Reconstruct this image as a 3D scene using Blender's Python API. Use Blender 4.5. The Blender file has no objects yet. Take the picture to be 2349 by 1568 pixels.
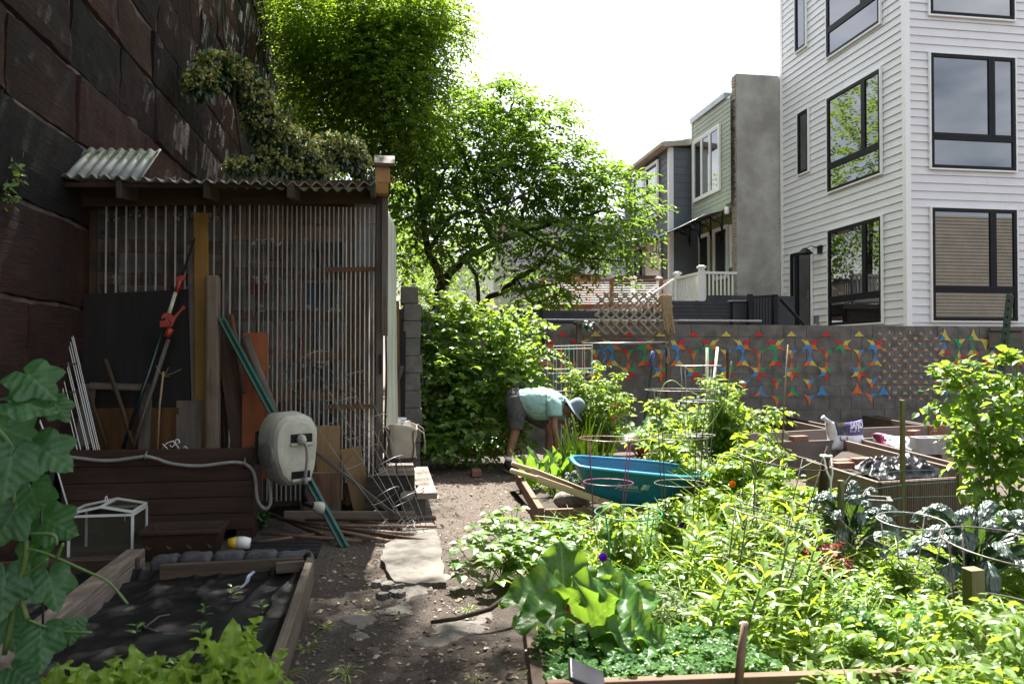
import bpy, bmesh, math, random
import numpy as np
from mathutils import Vector, Matrix, Quaternion, noise
R = math.radians
random.seed(7); np.random.seed(7)
S = bpy.context.scene
COL = S.collection
# ---------------------------------------------------------------- camera, world, sun, exposure
F, CX, CY, CAMZ = 1827.0, 1174.5, 784.0, 1.4          # photograph measured in a 2349 x 1568 frame
YAW, PITCH = R(8.9), R(0.97)
cam = bpy.data.cameras.new('camera'); camo = bpy.data.objects.new('camera', cam); COL.objects.link(camo)
cam.sensor_width = 36; cam.lens = F / 2349 * 36; cam.clip_end = 2000; cam.clip_start = .05
camo.location = (0, 0, CAMZ); camo.rotation_euler = (R(90) + PITCH, 0, -YAW)
cam.dof.use_dof = True; cam.dof.focus_distance = 8.5; cam.dof.aperture_fstop = 5.0
S.camera = camo
SUN_EL, SUN_AZ = R(58), R(5)                           # azimuth from +Y towards +X
w = bpy.data.worlds.new("World"); S.world = w; w.use_nodes = True
nt = w.node_tree; bg = nt.nodes['Background']
sky = nt.nodes.new('ShaderNodeTexSky'); sky.sky_type = 'NISHITA'; sky.sun_disc = False
sky.sun_elevation = SUN_EL; sky.sun_rotation = SUN_AZ; sky.dust_density = 3.5; sky.air_density = 1.0; sky.ozone_density = 1.0
tc = nt.nodes.new('ShaderNodeTexCoord'); mp = nt.nodes.new('ShaderNodeMapping'); mp.inputs['Scale'].default_value = (1.2, 1.2, 3.0)
nz = nt.nodes.new('ShaderNodeTexNoise'); nz.inputs['Scale'].default_value = 1.9; nz.inputs['Detail'].default_value = 7
cr = nt.nodes.new('ShaderNodeValToRGB'); cr.color_ramp.elements[0].position = .40; cr.color_ramp.elements[1].position = .62
mx = nt.nodes.new('ShaderNodeMix'); mx.data_type = 'RGBA'; mx.inputs[7].default_value = (11, 11.3, 12, 1)
nt.links.new(tc.outputs['Generated'], mp.inputs[0]); nt.links.new(mp.outputs[0], nz.inputs['Vector'])
nt.links.new(nz.outputs['Fac'], cr.inputs[0]); nt.links.new(cr.outputs[0], mx.inputs[0]); nt.links.new(sky.outputs[0], mx.inputs[6])
nt.links.new(mx.outputs[2], bg.inputs[0]); bg.inputs[1].default_value = 0.043
sl = bpy.data.lights.new('sun', 'SUN'); so = bpy.data.objects.new('sun', sl); COL.objects.link(so)
sl.energy = 5.0; sl.angle = R(.53); sl.color = (1, .95, .87)
SUND = Vector((math.sin(SUN_AZ) * math.cos(SUN_EL), math.cos(SUN_AZ) * math.cos(SUN_EL), math.sin(SUN_EL)))
so.rotation_euler = SUND.to_track_quat('Z', 'Y').to_euler(); so.location = (10, 30, 40)
S.view_settings.view_transform = 'Standard'; S.view_settings.look = 'None'; S.view_settings.exposure = 2.25; S.view_settings.gamma = 1
S.cycles.max_bounces = 8; S.cycles.transparent_max_bounces = 14; S.cycles.transmission_bounces = 6; S.cycles.diffuse_bounces = 3; S.cycles.glossy_bounces = 3
S.cycles.sample_clamp_indirect = 6; S.cycles.caustics_reflective = False; S.cycles.caustics_refractive = False
try: S.cycles.use_denoising = True
except Exception: pass
# ---------------------------------------------------------------- rays through the photograph, met with real planes
def ray(u, v):
    x, y, z = (u - CX) / F, 1.0, -(v - CY) / F
    y, z = y * math.cos(PITCH) - z * math.sin(PITCH), y * math.sin(PITCH) + z * math.cos(PITCH)
    return Vector((x * math.cos(YAW) + y * math.sin(YAW), -x * math.sin(YAW) + y * math.cos(YAW), z))
O = Vector((0, 0, CAMZ))
def PY(u, v, Y): d = ray(u, v); return O + d * (Y / d.y)
def PX(u, v, X): d = ray(u, v); return O + d * (X / d.x)
def PZ(u, v, Z=0.0): d = ray(u, v); return O + d * ((Z - CAMZ) / d.z)
def PD(u, v, dep): return O + ray(u, v) * dep
def K(ox, oy):                                        # enlargement of the photograph -> frame units
    return lambda x, y: ((ox + x / 2.1355) * .57349, (oy + y / 2.1355) * .57349)
V = Vector
rr = random.uniform
# ---------------------------------------------------------------- things, parts, meshes
def wl(o):
    p = V((0, 0, 0))
    while o: p = p + o.location; o = o.parent
    return p
def tag(o, label=None, cat=None, group=None, kind=None):
    if label: o['label'] = label
    if cat: o['category'] = cat
    if group: o['group'] = group
    if kind: o['kind'] = kind
    return o
def thing(name, label, cat, loc, group=None):
    o = bpy.data.objects.new(name, None); COL.objects.link(o); o.location = V(loc); o.empty_display_size = .1
    return tag(o, label, cat, group)
def link(name, me, mats, parent=None, loc=None):
    o = bpy.data.objects.new(name, me); COL.objects.link(o)
    for m in (mats if isinstance(mats, (list, tuple)) else [mats]): me.materials.append(m)
    if parent: o.parent = parent
    elif loc is not None: o.location = loc
    return o
class MB:
    def __init__(s): s.v = []; s.f = []; s.uv = []; s.mi = []; s.sm = []
    def add(s, vs, fs, uvs=None, mi=0, sm=False):
        b = len(s.v); s.v += [tuple(p) for p in vs]
        for k, f in enumerate(fs):
            s.f.append([b + i for i in f]); s.mi.append(mi); s.sm.append(sm)
            s.uv += (uvs[k] if uvs else [(vs[i][0] + vs[i][1], vs[i][2]) for i in f])
        return s
    def obox(s, c, a, b, d, mi=0):                    # centre and three half vectors; grain runs along the longest
        c, a, b, d = V(c), V(a), V(b), V(d); H = [a, b, d]
        if a.cross(b).dot(d) < 0: H[2] = -d
        L = [h.length for h in H]; lg = L.index(max(L)); ou, ov = rr(0, 50), rr(0, 50)
        sg = [(-1, -1, -1), (1, -1, -1), (1, 1, -1), (-1, 1, -1), (-1, -1, 1), (1, -1, 1), (1, 1, 1), (-1, 1, 1)]
        vs = [c + H[0] * x + H[1] * y + H[2] * z for x, y, z in sg]
        fs = [(0, 3, 2, 1), (4, 5, 6, 7), (0, 1, 5, 4), (1, 2, 6, 5), (2, 3, 7, 6), (3, 0, 4, 7)]; ax = [2, 2, 1, 0, 1, 0]; uvs = []
        for f, n in zip(fs, ax):
            o2 = [i for i in range(3) if i != n]
            i1, i2 = (o2 if o2[0] == lg or lg == n else o2[::-1])
            if lg == n: i1, i2 = o2
            uvs.append([(ou + sg[i][i1] * L[i1] + n * 3.1, ov + sg[i][i2] * L[i2] + n * 1.7) for i in f])
        return s.add(vs, fs, uvs, mi)
    def box(s, lo, hi, mi=0):
        lo, hi = V(lo), V(hi); h = (hi - lo) / 2
        return s.obox((lo + hi) / 2, (h.x, 0, 0), (0, h.y, 0), (0, 0, h.z), mi)
    def board(s, p0, p1, wd, th, up=(0, 0, 1), mi=0):
        p0, p1 = V(p0), V(p1); d = p1 - p0; e = d.normalized(); u = V(up); u = (u - e * u.dot(e)).normalized(); n = e.cross(u)
        return s.obox((p0 + p1) / 2, d / 2, u * wd / 2, n * th / 2, mi)
    def tube(s, pts, r, seg=6, mi=0, cap=True, flat=None):
        pts = [V(p) for p in pts]; n = len(pts); rs = r if isinstance(r, (list, tuple)) else [r] * n
        up = V((0, 0, 1)); vs = []; pu = None
        for i, p in enumerate(pts):
            t = (pts[min(i + 1, n - 1)] - pts[max(i - 1, 0)]).normalized()
            if pu is None: a = t.cross(up if abs(t.z) < .9 else V((1, 0, 0))).normalized()
            else: a = (pu - t * pu.dot(t)).normalized()
            pu = a; b = t.cross(a); q = rs[i]; qa, qb = q if isinstance(q, (tuple, list)) else (q, q)
            for k in range(seg):
                g = 2 * math.pi * k / seg; vs.append(p + a * math.cos(g) * qa + b * math.sin(g) * qb)
        fs = []; uvs = []; L = 0; o1 = rr(0, 9)
        for i in range(n - 1):
            l2 = L + (pts[i + 1] - pts[i]).length
            for k in range(seg):
                k2 = (k + 1) % seg; fs.append((i * seg + k, i * seg + k2, (i + 1) * seg + k2, (i + 1) * seg + k))
                uvs.append([(o1 + L, k * .02), (o1 + L, k * .02 + .02), (o1 + l2, k * .02 + .02), (o1 + l2, k * .02)])
            L = l2
        if cap:
            fs += [tuple(range(seg))[::-1], tuple((n - 1) * seg + k for k in range(seg))]; uvs += [[(0, 0)] * seg] * 2
        return s.add(vs, fs, uvs, mi, seg > 4)
    def ring(s, c, rad, r, seg=24, nrm=(0, 0, 1), tseg=5, mi=0, mod=None):
        n = V(nrm).normalized(); a = n.orthogonal().normalized(); b = n.cross(a)
        pts = [V(c) + (a * math.cos(2 * math.pi * k / seg) + b * math.sin(2 * math.pi * k / seg)) * (rad * (mod(k / seg) if mod else 1)) for k in range(seg + 1)]
        return s.tube(pts, r, tseg, mi, False)
    def lathe(s, c, prof, seg=16, axis=(0, 0, 1), mi=0, sm=True, sx=1.0):
        q = V((0, 0, 1)).rotation_difference(V(axis)); vs = []; n = len(prof)
        for (rad, z) in prof:
            for k in range(seg):
                g = 2 * math.pi * k / seg; vs.append(V(c) + q @ V((rad * math.cos(g) * sx, rad * math.sin(g), z)))
        fs = [(i * seg + k, i * seg + (k + 1) % seg, (i + 1) * seg + (k + 1) % seg, (i + 1) * seg + k) for i in range(n - 1) for k in range(seg)]
        return s.add(vs, fs, None, mi, sm)
    def prism(s, out, o, ex, ey, th, mi=0):           # flat outline given real thickness
        o, ex, ey = V(o), V(ex), V(ey); nn = ex.cross(ey).normalized() * th / 2; n = len(out)
        vs = [o + ex * x + ey * y - nn for x, y in out] + [o + ex * x + ey * y + nn for x, y in out]
        fs = [tuple(range(n))[::-1], tuple(range(n, 2 * n))] + [(i, (i + 1) % n, n + (i + 1) % n, n + i) for i in range(n)]
        return s.add(vs, fs, None, mi)
    def grid(s, fn, nu, nv, mi=0, sm=True, uvs=None, uvf=None):
        g_ = uvf or (lambda a, c: (a, c))
        vs = [fn(i / nu, j / nv) for j in range(nv + 1) for i in range(nu + 1)]; q = nu + 1
        fs = [(j * q + i, j * q + i + 1, (j + 1) * q + i + 1, (j + 1) * q + i) for j in range(nv) for i in range(nu)]
        U = [[g_(i / nu, j / nv), g_((i + 1) / nu, j / nv), g_((i + 1) / nu, (j + 1) / nv), g_(i / nu, (j + 1) / nv)] for j in range(nv) for i in range(nu)]
        return s.add(vs, fs, U, mi, sm)
    def build(s, name, mats, parent=None, loc=None, bevel=0, solid=0, sub=0, org=None):
        base = wl(parent) if parent else (V(loc) if loc is not None else V((0, 0, 0)))
        me = bpy.data.meshes.new(name); A = np.array(s.v, dtype=np.float64) - np.array(base)
        me.from_pydata(A.tolist(), [], s.f); me.polygons.foreach_set('material_index', s.mi); me.polygons.foreach_set('use_smooth', s.sm)
        l = me.uv_layers.new(name='UVMap'); l.data.foreach_set('uv', np.array(s.uv, dtype=np.float32).ravel())
        o = link(name, me, mats, parent, base if not parent else None)
        if sub: m = o.modifiers.new('s', 'SUBSURF'); m.levels = m.render_levels = sub
        if solid: m = o.modifiers.new('t', 'SOLIDIFY'); m.thickness = solid; m.offset = 0
        if bevel:
            m = o.modifiers.new('b', 'BEVEL'); m.width = bevel; m.segments = 2; m.limit_method = 'ANGLE'; m.angle_limit = R(40)
        return o
    def solo(s, name, mats, label, cat, group=None, **k):
        c = np.array(s.v); k.setdefault('loc', (float(c[:, 0].mean()), float(c[:, 1].mean()), float(c[:, 2].min())))
        return tag(s.build(name, mats, **k), label, cat, group)
# ---------------------------------------------------------------- leaves, many at a time
def tpl(vs, fs): return np.array(vs, float), fs
def ovate(wd=.3, fold=.07, droop=.15, b=.3):
    z = lambda y: -droop * y * y
    vs = [(0, 0, 0), (0, .35, z(.35)), (0, .7, z(.7)), (0, 1, z(1)), (wd, b, z(b) + fold), (wd * .82, .66, z(.66) + fold), (-wd, b, z(b) + fold), (-wd * .82, .66, z(.66) + fold)]
    return tpl(vs, [(0, 4, 1), (1, 4, 5, 2), (2, 5, 3), (0, 1, 6), (1, 2, 7, 6), (2, 3, 7)])
def far_leaf(wd=.27): return tpl([(0, 0, 0), (wd, .45, .07), (0, 1, -.08), (-wd, .45, .07)], [(0, 1, 2), (0, 2, 3)])
def lobed(n=5, depth=.35, wd=.55):
    vs = [(0, .18, 0)]; out = []
    K_ = 4 * n
    for k in range(K_):
        a = math.pi * (.06 + 1.88 * k / (K_ - 1)) + math.pi / 2 + math.pi
        q = .5 * (1 - depth * (.5 + .5 * math.cos(k * math.pi / 2 + math.pi))) ; out.append((math.cos(a) * q * wd * 2, .45 - math.sin(-a) * q * 1.05, .05 * math.sin(k * 1.7)))
    vs += out
    return tpl(vs, [(0, 1 + k, 2 + k) for k in range(K_ - 1)])
def blade(wd=.04, curl=.5, n=4):
    vs = []; 
    for i in range(n + 1):
        t = i / n; q = wd * (1 - t ** 2) + .002; a = curl * t * 1.8
        y = math.sin(a) / (curl * 1.8 + 1e-6) if curl > .01 else t; z = -(1 - math.cos(a)) / (curl * 1.8 + 1e-6) if curl > .01 else 0
        vs += [(-q, y, z + .3 * q), (0, y, z), (q, y, z + .3 * q)]
    fs = []
    for i in range(n): b = i * 3; fs += [(b, b + 1, b + 4, b + 3), (b + 1, b + 2, b + 5, b + 4)]
    return tpl(vs, fs)
def nrmz(a): return a / (np.linalg.norm(a, axis=-1, keepdims=True) + 1e-9)
class LM:
    def __init__(s): s.V = []; s.lv = []; s.lt = []; s.rn = []; s.mi = []; s.n = 0
    def add(s, T, P, Dr, N, size, mi=0, rnd=None):
        P = np.asarray(P, float).reshape(-1, 3); n = len(P)
        if n == 0: return s
        tv, tf = T; Dr = nrmz(np.broadcast_to(np.asarray(Dr, float), (n, 3))); N = np.broadcast_to(np.asarray(N, float), (n, 3))
        N = nrmz(N - (N * Dr).sum(1, keepdims=True) * Dr + 1e-6); X = np.cross(Dr, N); sz = np.broadcast_to(np.asarray(size, float), (n,))
        W = P[:, None] + sz[:, None, None] * (tv[None, :, 0:1] * X[:, None] + tv[None, :, 1:2] * Dr[:, None] + tv[None, :, 2:3] * N[:, None])
        m = len(tv); li = np.concatenate([np.array(f) for f in tf]); lt = np.array([len(f) for f in tf])
        s.V.append(W.reshape(-1, 3)); s.lv.append((li[None] + (np.arange(n) * m)[:, None] + s.n).ravel()); s.lt.append(np.tile(lt, n))
        rn = np.random.rand(n) if rnd is None else np.asarray(rnd); s.rn.append(np.repeat(rn, m)); s.mi.append(np.full(n * len(tf), mi)); s.n += n * m
        return s
    def build(s, name, mats, parent=None, loc=None):
        base = wl(parent) if parent else (V(loc) if loc is not None else V((0, 0, 0)))
        A = np.concatenate(s.V) - np.array(base); lv = np.concatenate(s.lv).astype(np.int32); lt = np.concatenate(s.lt).astype(np.int32)
        me = bpy.data.meshes.new(name); me.vertices.add(len(A)); me.vertices.foreach_set('co', A.astype(np.float32).ravel())
        me.loops.add(len(lv)); me.loops.foreach_set('vertex_index', lv); me.polygons.add(len(lt))
        ls = np.concatenate([[0], np.cumsum(lt)[:-1]]).astype(np.int32); me.polygons.foreach_set('loop_start', ls)
        me.polygons.foreach_set('material_index', np.concatenate(s.mi).astype(np.int32)); me.update(calc_edges=True); me.validate()
        at = me.attributes.new('rnd', 'FLOAT', 'POINT'); at.data.foreach_set('value', np.concatenate(s.rn).astype(np.float32))
        me.polygons.foreach_set('use_smooth', np.zeros(len(me.polygons), bool))
        return link(name, me, mats, parent, base if not parent else None)
def smooth(pts, k=4):
    o_ = []
    for i in range(len(pts) - 1):
        p0, p1, p2, p3 = pts[max(i - 1, 0)], pts[i], pts[i + 1], pts[min(i + 2, len(pts) - 1)]
        for s_ in range(k): t_ = s_ / k; o_.append(.5 * ((2 * p1) + (p2 - p0) * t_ + (2 * p0 - 5 * p1 + 4 * p2 - p3) * t_ ** 2 + (3 * p1 - p0 - 3 * p2 + p3) * t_ ** 3))
    return o_ + [pts[-1]]
def rv(n, s=1.0): return np.random.normal(0, s, (n, 3))
# ---------------------------------------------------------------- materials
def newm(name):
    m = bpy.data.materials.new(name); m.use_nodes = True; t = m.node_tree; return m, t, t.nodes['Principled BSDF'], t.nodes['Material Output']
def N(t, ty, **k):
    n = t.nodes.new(ty)
    for a, b in k.items():
        if a in n.inputs: n.inputs[a].default_value = b
        else: setattr(n, a, b)
    return n
def rgba(c): return (c[0], c[1], c[2], 1)
def mixc(t, fac, a, b):
    m = N(t, 'ShaderNodeMix', data_type='RGBA')
    for s, x in ((0, fac), (6, a), (7, b)):
        if isinstance(x, (int, float)): m.inputs[s].default_value = x
        elif isinstance(x, tuple): m.inputs[s].default_value = rgba(x)
        else: t.links.new(x, m.inputs[s])
    return m.outputs[2]
def ramp(t, fac, lo, hi):
    r = N(t, 'ShaderNodeMapRange'); r.inputs[1].default_value = lo; r.inputs[2].default_value = hi; t.links.new(fac, r.inputs[0]); return r.outputs[0]
def nois(t, co, scale, detail=4, rough=.6, sc3=None):
    n = N(t, 'ShaderNodeTexNoise', Scale=scale, Detail=detail, Roughness=rough)
    if sc3: q = N(t, 'ShaderNodeMapping'); q.inputs['Scale'].default_value = sc3; t.links.new(co, q.inputs[0]); co = q.outputs[0]
    t.links.new(co, n.inputs['Vector']); return n.outputs['Fac']
def bumpn(t, p, h, st, dist=.02):
    b = N(t, 'ShaderNodeBump', Strength=st, Distance=dist); t.links.new(h, b.inputs['Height']); t.links.new(b.outputs[0], p.inputs['Normal'])
def mat(name, c1, c2=None, rough=.6, metal=0, scale=6, bump=0, bscale=60, spec=.5, lo=.35, hi=.65, grit=0):
    m, t, p, o = newm(name); co = N(t, 'ShaderNodeTexCoord').outputs['Object']
    p.inputs['Roughness'].default_value = rough; p.inputs['Metallic'].default_value = metal; p.inputs['Specular IOR Level'].default_value = spec
    c2 = c2 or tuple(x * .78 for x in c1); col = mixc(t, ramp(t, nois(t, co, scale), lo, hi), c1, c2)
    if grit: col = mixc(t, ramp(t, nois(t, co, scale * 9, 3), .55, .75), col, tuple(x * (1 - grit) for x in c1))
    t.links.new(col, p.inputs['Base Color'])
    if bump: bumpn(t, p, nois(t, co, bscale, 5), bump)
    return m
def wood(name, c1, c2, rough=.8, along=1.6, across=34, bump=.35, stain=.0):
    m, t, p, o = newm(name); uv = N(t, 'ShaderNodeTexCoord').outputs['UV']; p.inputs['Roughness'].default_value = rough; p.inputs['Specular IOR Level'].default_value = .3
    g = nois(t, uv, 1, 5, .65, (along, across, 1)); g2 = nois(t, uv, 1, 2, .5, (along * .6, across * .25, 1)); k = nois(t, uv, 2.2, 3)
    c = mixc(t, ramp(t, g, .36, .66), c1, c2); c = mixc(t, ramp(t, g2, .45, .75), c, tuple(x * .72 for x in c1)); c = mixc(t, ramp(t, k, .5, .8), c, tuple(x * .6 for x in c2))
    if stain: c = mixc(t, ramp(t, nois(t, uv, 5, 4), .6, .68), c, (stain * .9, stain, stain * .85))
    t.links.new(c, p.inputs['Base Color']); bumpn(t, p, g, bump, .01)
    return m
def leafm(name, c, c2, trans=.45, gl=.06, tr=None, rough=.35):
    m, t, p, o = newm(name); t.nodes.remove(p); a = N(t, 'ShaderNodeAttribute', attribute_name='rnd').outputs['Fac']
    co = N(t, 'ShaderNodeTexCoord').outputs['Object']; f = N(t, 'ShaderNodeMath', operation='ADD'); t.links.new(a, f.inputs[0])
    s2 = N(t, 'ShaderNodeMath', operation='MULTIPLY'); s2.inputs[1].default_value = .35; t.links.new(ramp(t, nois(t, co, 2.5, 2), .3, .7), s2.inputs[0]); t.links.new(s2.outputs[0], f.inputs[1])
    col = mixc(t, ramp(t, f.outputs[0], .1, 1.2), c, c2); tcol = mixc(t, 1.0, col, tr) if tr else col
    if tr: tcol = mixc(t, .65, col, tr)
    d = N(t, 'ShaderNodeBsdfDiffuse'); T = N(t, 'ShaderNodeBsdfTranslucent'); g = N(t, 'ShaderNodeBsdfGlossy', Roughness=rough)
    t.links.new(col, d.inputs[0]); t.links.new(tcol, T.inputs[0]); g.inputs[0].default_value = (1, 1, 1, 1)
    m1 = N(t, 'ShaderNodeMixShader'); m1.inputs[0].default_value = trans; t.links.new(d.outputs[0], m1.inputs[1]); t.links.new(T.outputs[0], m1.inputs[2])
    m2 = N(t, 'ShaderNodeMixShader'); m2.inputs[0].default_value = gl; t.links.new(m1.outputs[0], m2.inputs[1]); t.links.new(g.outputs[0], m2.inputs[2]); t.links.new(m2.outputs[0], o.inputs[0])
    return m
def glassm(name, tint=(.02, .025, .03), refl=.16, rough=.01, see=0.0):
    m, t, p, o = newm(name); t.nodes.remove(p); d = N(t, 'ShaderNodeBsdfDiffuse'); d.inputs[0].default_value = rgba(tint)
    g = N(t, 'ShaderNodeBsdfGlossy', Roughness=rough); g.inputs[0].default_value = (1, 1, 1, 1); fr = N(t, 'ShaderNodeLayerWeight', Blend=refl)
    src = d.outputs[0]
    if see:
        tr = N(t, 'ShaderNodeBsdfTransparent'); tr.inputs[0].default_value = (.93, .96, .95, 1); q = N(t, 'ShaderNodeMixShader'); q.inputs[0].default_value = see
        t.links.new(src, q.inputs[1]); t.links.new(tr.outputs[0], q.inputs[2]); src = q.outputs[0]
    a = N(t, 'ShaderNodeMath', operation='ADD', use_clamp=True); a.inputs[1].default_value = refl * .6; t.links.new(fr.outputs['Fresnel'], a.inputs[0])
    x = N(t, 'ShaderNodeMixShader'); t.links.new(a.outputs[0], x.inputs[0]); t.links.new(src, x.inputs[1]); t.links.new(g.outputs[0], x.inputs[2]); t.links.new(x.outputs[0], o.inputs[0])
    return m
# shared materials
m_siding = mat('white vinyl', (.68, .68, .68), (.64, .64, .645), .45, scale=1.2, bump=.03, bscale=30)
m_trim = mat('white trim', (.8, .8, .78), (.76, .76, .74), .45, scale=2)
m_blackframe = mat('black window frame', (.006, .0065, .009), (.008, .0085, .011), .5, scale=3, spec=.2)
m_glass = glassm('window glass', (.006, .008, .01), .3); m_glass2 = glassm('clear window glass', (.1, .1, .1), .22)
m_wire = mat('galvanised wire', (.3, .3, .3), (.2, .2, .2), .45, .8, scale=20)
m_darkwire = mat('weathered steel wire', (.13, .12, .11), (.08, .07, .06), .5, .7, scale=20)
m_brick = mat('red brick', (.28, .13, .09), (.2, .1, .075), .9, scale=9, bump=.4, bscale=50, grit=.4)
m_conc = mat('concrete block', (.17, .16, .145), (.09, .086, .08), .95, scale=5, bump=.6, bscale=70, grit=.5)
m_graywood = wood('weathered grey wood', (.16, .135, .115), (.075, .06, .05))
m_brownwood = wood('brown wood', (.085, .052, .035), (.042, .026, .018))
m_tanwood = wood('new tan lumber', (.36, .24, .13), (.26, .165, .085), bump=.15)
m_greenpost = mat('green steel', (.006, .035, .02), (.004, .022, .014), .4, scale=12, bump=.1)
m_rope = mat('sisal rope', (.34, .25, .15), (.24, .17, .1), .9, scale=40)
# ================================================================ ground
def soil_h(x, y):
    h = .02 * noise.noise((x * 1.3, y * 1.3, 3)) + .012 * noise.noise((x * 5, y * 5, 1)) + .006 * noise.noise((x * 17, y * 17, 1))
    return h
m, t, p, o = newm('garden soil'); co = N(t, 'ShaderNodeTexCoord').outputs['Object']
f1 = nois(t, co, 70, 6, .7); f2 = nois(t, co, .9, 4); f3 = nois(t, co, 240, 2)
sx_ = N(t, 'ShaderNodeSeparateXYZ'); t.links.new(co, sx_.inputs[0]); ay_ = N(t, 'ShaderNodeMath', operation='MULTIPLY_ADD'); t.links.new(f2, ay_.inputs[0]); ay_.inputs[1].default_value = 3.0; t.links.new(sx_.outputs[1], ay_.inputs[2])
c = mixc(t, ramp(t, f1, .35, .68), (.02, .015, .012), (.095, .07, .054)); dry_lit = mixc(t, ramp(t, f1, .35, .68), (.045, .035, .028), (.16, .125, .098)); c = mixc(t, ramp(t, ay_.outputs[0], 5.9, 7.3), c, dry_lit); c = mixc(t, ramp(t, f3, .66, .74), c, (.34, .28, .22))  # beyond mid-path: drier soil, with the sunlit patch's brightness put into the colour
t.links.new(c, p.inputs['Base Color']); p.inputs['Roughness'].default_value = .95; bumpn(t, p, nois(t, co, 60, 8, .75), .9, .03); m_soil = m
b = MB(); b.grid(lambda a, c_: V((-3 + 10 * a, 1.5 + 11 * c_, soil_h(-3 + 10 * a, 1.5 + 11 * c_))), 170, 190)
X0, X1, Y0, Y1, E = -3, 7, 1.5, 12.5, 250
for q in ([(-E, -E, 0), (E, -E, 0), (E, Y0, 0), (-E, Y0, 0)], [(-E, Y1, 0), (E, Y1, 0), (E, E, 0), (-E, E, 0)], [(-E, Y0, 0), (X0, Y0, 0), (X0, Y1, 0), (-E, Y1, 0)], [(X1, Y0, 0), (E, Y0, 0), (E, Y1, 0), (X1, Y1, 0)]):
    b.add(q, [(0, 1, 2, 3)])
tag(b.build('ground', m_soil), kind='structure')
# concrete path slab with a broken front edge, and the worn lumps before it
m_slab = mat('old concrete', (.2, .182, .16), (.085, .075, .065), .95, scale=4, bump=.7, bscale=90, grit=.45)
b = MB()
def slab(out, z0, z1):
    n = len(out); b.add([(x, y, z0) for x, y in out] + [(x + rr(-.004, .004), y, z1 + rr(-.004, .004)) for x, y in out], [tuple(range(n, 2 * n))] + [(i, (i + 1) % n, n + (i + 1) % n, n + i) for i in range(n)])
def rough_poly(pts, k=5, j=.02):
    o_ = []
    for i, p_ in enumerate(pts):
        q = pts[(i + 1) % len(pts)]
        for s_ in range(k): o_.append((p_[0] + (q[0] - p_[0]) * s_ / k + rr(-j, j), p_[1] + (q[1] - p_[1]) * s_ / k + rr(-j, j)))
    return o_
slab(rough_poly([tuple(PZ(*q, .04).xy) for q in ((875, 1283), (905, 1333), (955, 1338), (1022, 1336), (1012, 1262), (980, 1140), (905, 1150), (930, 1225), (882, 1250))], 6, .012), -.05, .045)
def worn(i_, j_):
    x, y = -.32 + 1.2 * i_, 3.1 + 2.1 * j_; e = max(0, 1 - ((x - .12 - .12 * math.sin(y * 3)) / .42) ** 2); n_ = noise.noise((x * 2.6, y * 2.1, 4)) * .05 + noise.noise((x * 8, y * 8, 6)) * .022 + noise.noise((x * 26, y * 26, 6)) * .006
    return V((x, y, -.049 + .045 * e ** .5 + n_ - .02 * max(0, 4.2 - y)))
b.grid(worn, 110, 190)
for cx, cy, r_ in ((890, 1352, .05), (905, 1350, .07), (930, 1347, .06), (878, 1372, .04), (866, 1345, .035), (912, 1366, .05)):
    g = PZ(cx, cy); slab(rough_poly([(g.x + r_ * math.cos(a) * rr(.7, 1.1), g.y + r_ * math.sin(a) * rr(.7, 1.1)) for a in np.linspace(0, 5.6, 9)], 3, .008), -.05, .03 + soil_h(g.x, g.y))
tag(b.build('concrete_path', m_slab), kind='structure')
# litter of wood chips and pebbles: nobody would count it
n = 9000; P_ = np.stack([np.random.uniform(-.5, 2.2, n) , np.random.uniform(2.2, 10.5, n) ** 1.0, np.zeros(n)], 1)
keep = (P_[:, 0] < .6 + .9 * (P_[:, 1] > 5.9)) & (P_[:, 0] > -.42 - 0 * P_[:, 1]); P_ = P_[keep]; P_[:, 2] = [soil_h(x, y) + .004 for x, y, _ in P_]
chip = tpl([(-.3, 0, 0), (.3, .05, 0), (.25, 1, .05), (-.2, .9, .1), (0, .5, .3)], [(0, 1, 4), (1, 2, 4), (2, 3, 4), (3, 0, 4)])
ang = np.random.rand(len(P_)) * 6.28; D_ = np.stack([np.cos(ang), np.sin(ang), np.random.normal(0, .25, len(P_))], 1)
l = LM(); m_chip = leafm('wood chips', (.06, .045, .035), (.34, .27, .2), 0, .02); l.add(chip, P_, D_, [0, 0, 1], np.random.lognormal(-4.1, .5, len(P_)).clip(.006, .05), 0, np.random.rand(len(P_)) ** 2.2 * 1.2)
tag(l.build('wood_chips', m_chip), kind='stuff')
# ================================================================ great stone wall on the left
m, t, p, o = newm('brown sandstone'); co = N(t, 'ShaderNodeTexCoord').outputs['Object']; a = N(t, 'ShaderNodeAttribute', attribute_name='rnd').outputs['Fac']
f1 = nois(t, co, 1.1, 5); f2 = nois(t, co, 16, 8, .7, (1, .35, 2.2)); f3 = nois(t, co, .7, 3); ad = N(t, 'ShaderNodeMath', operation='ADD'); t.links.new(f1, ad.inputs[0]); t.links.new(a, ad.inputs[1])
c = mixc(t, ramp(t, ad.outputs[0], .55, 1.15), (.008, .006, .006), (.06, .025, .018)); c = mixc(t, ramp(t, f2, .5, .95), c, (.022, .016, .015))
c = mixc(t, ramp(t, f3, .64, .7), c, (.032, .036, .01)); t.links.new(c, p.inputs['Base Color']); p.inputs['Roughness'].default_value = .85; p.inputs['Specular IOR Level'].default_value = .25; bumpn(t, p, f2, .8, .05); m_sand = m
m_mortar = mat('pale mortar', (.2, .145, .12), (.06, .045, .037), .95, scale=3, bump=.6, bscale=50)
WX = -2.5; WT = 9.6
wall = thing('stone_wall', 'towering dark brown sandstone block wall rising behind the shed at left', 'stone wall', (WX, 10, 0))
b = MB(); b.box((WX - 1.2, -2, 0), (WX + .002, 34, WT - .1)); b.build('mortar', m_mortar, wall)
bv, bf, brn = [], [], []; z = 0; ci = 0
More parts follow.
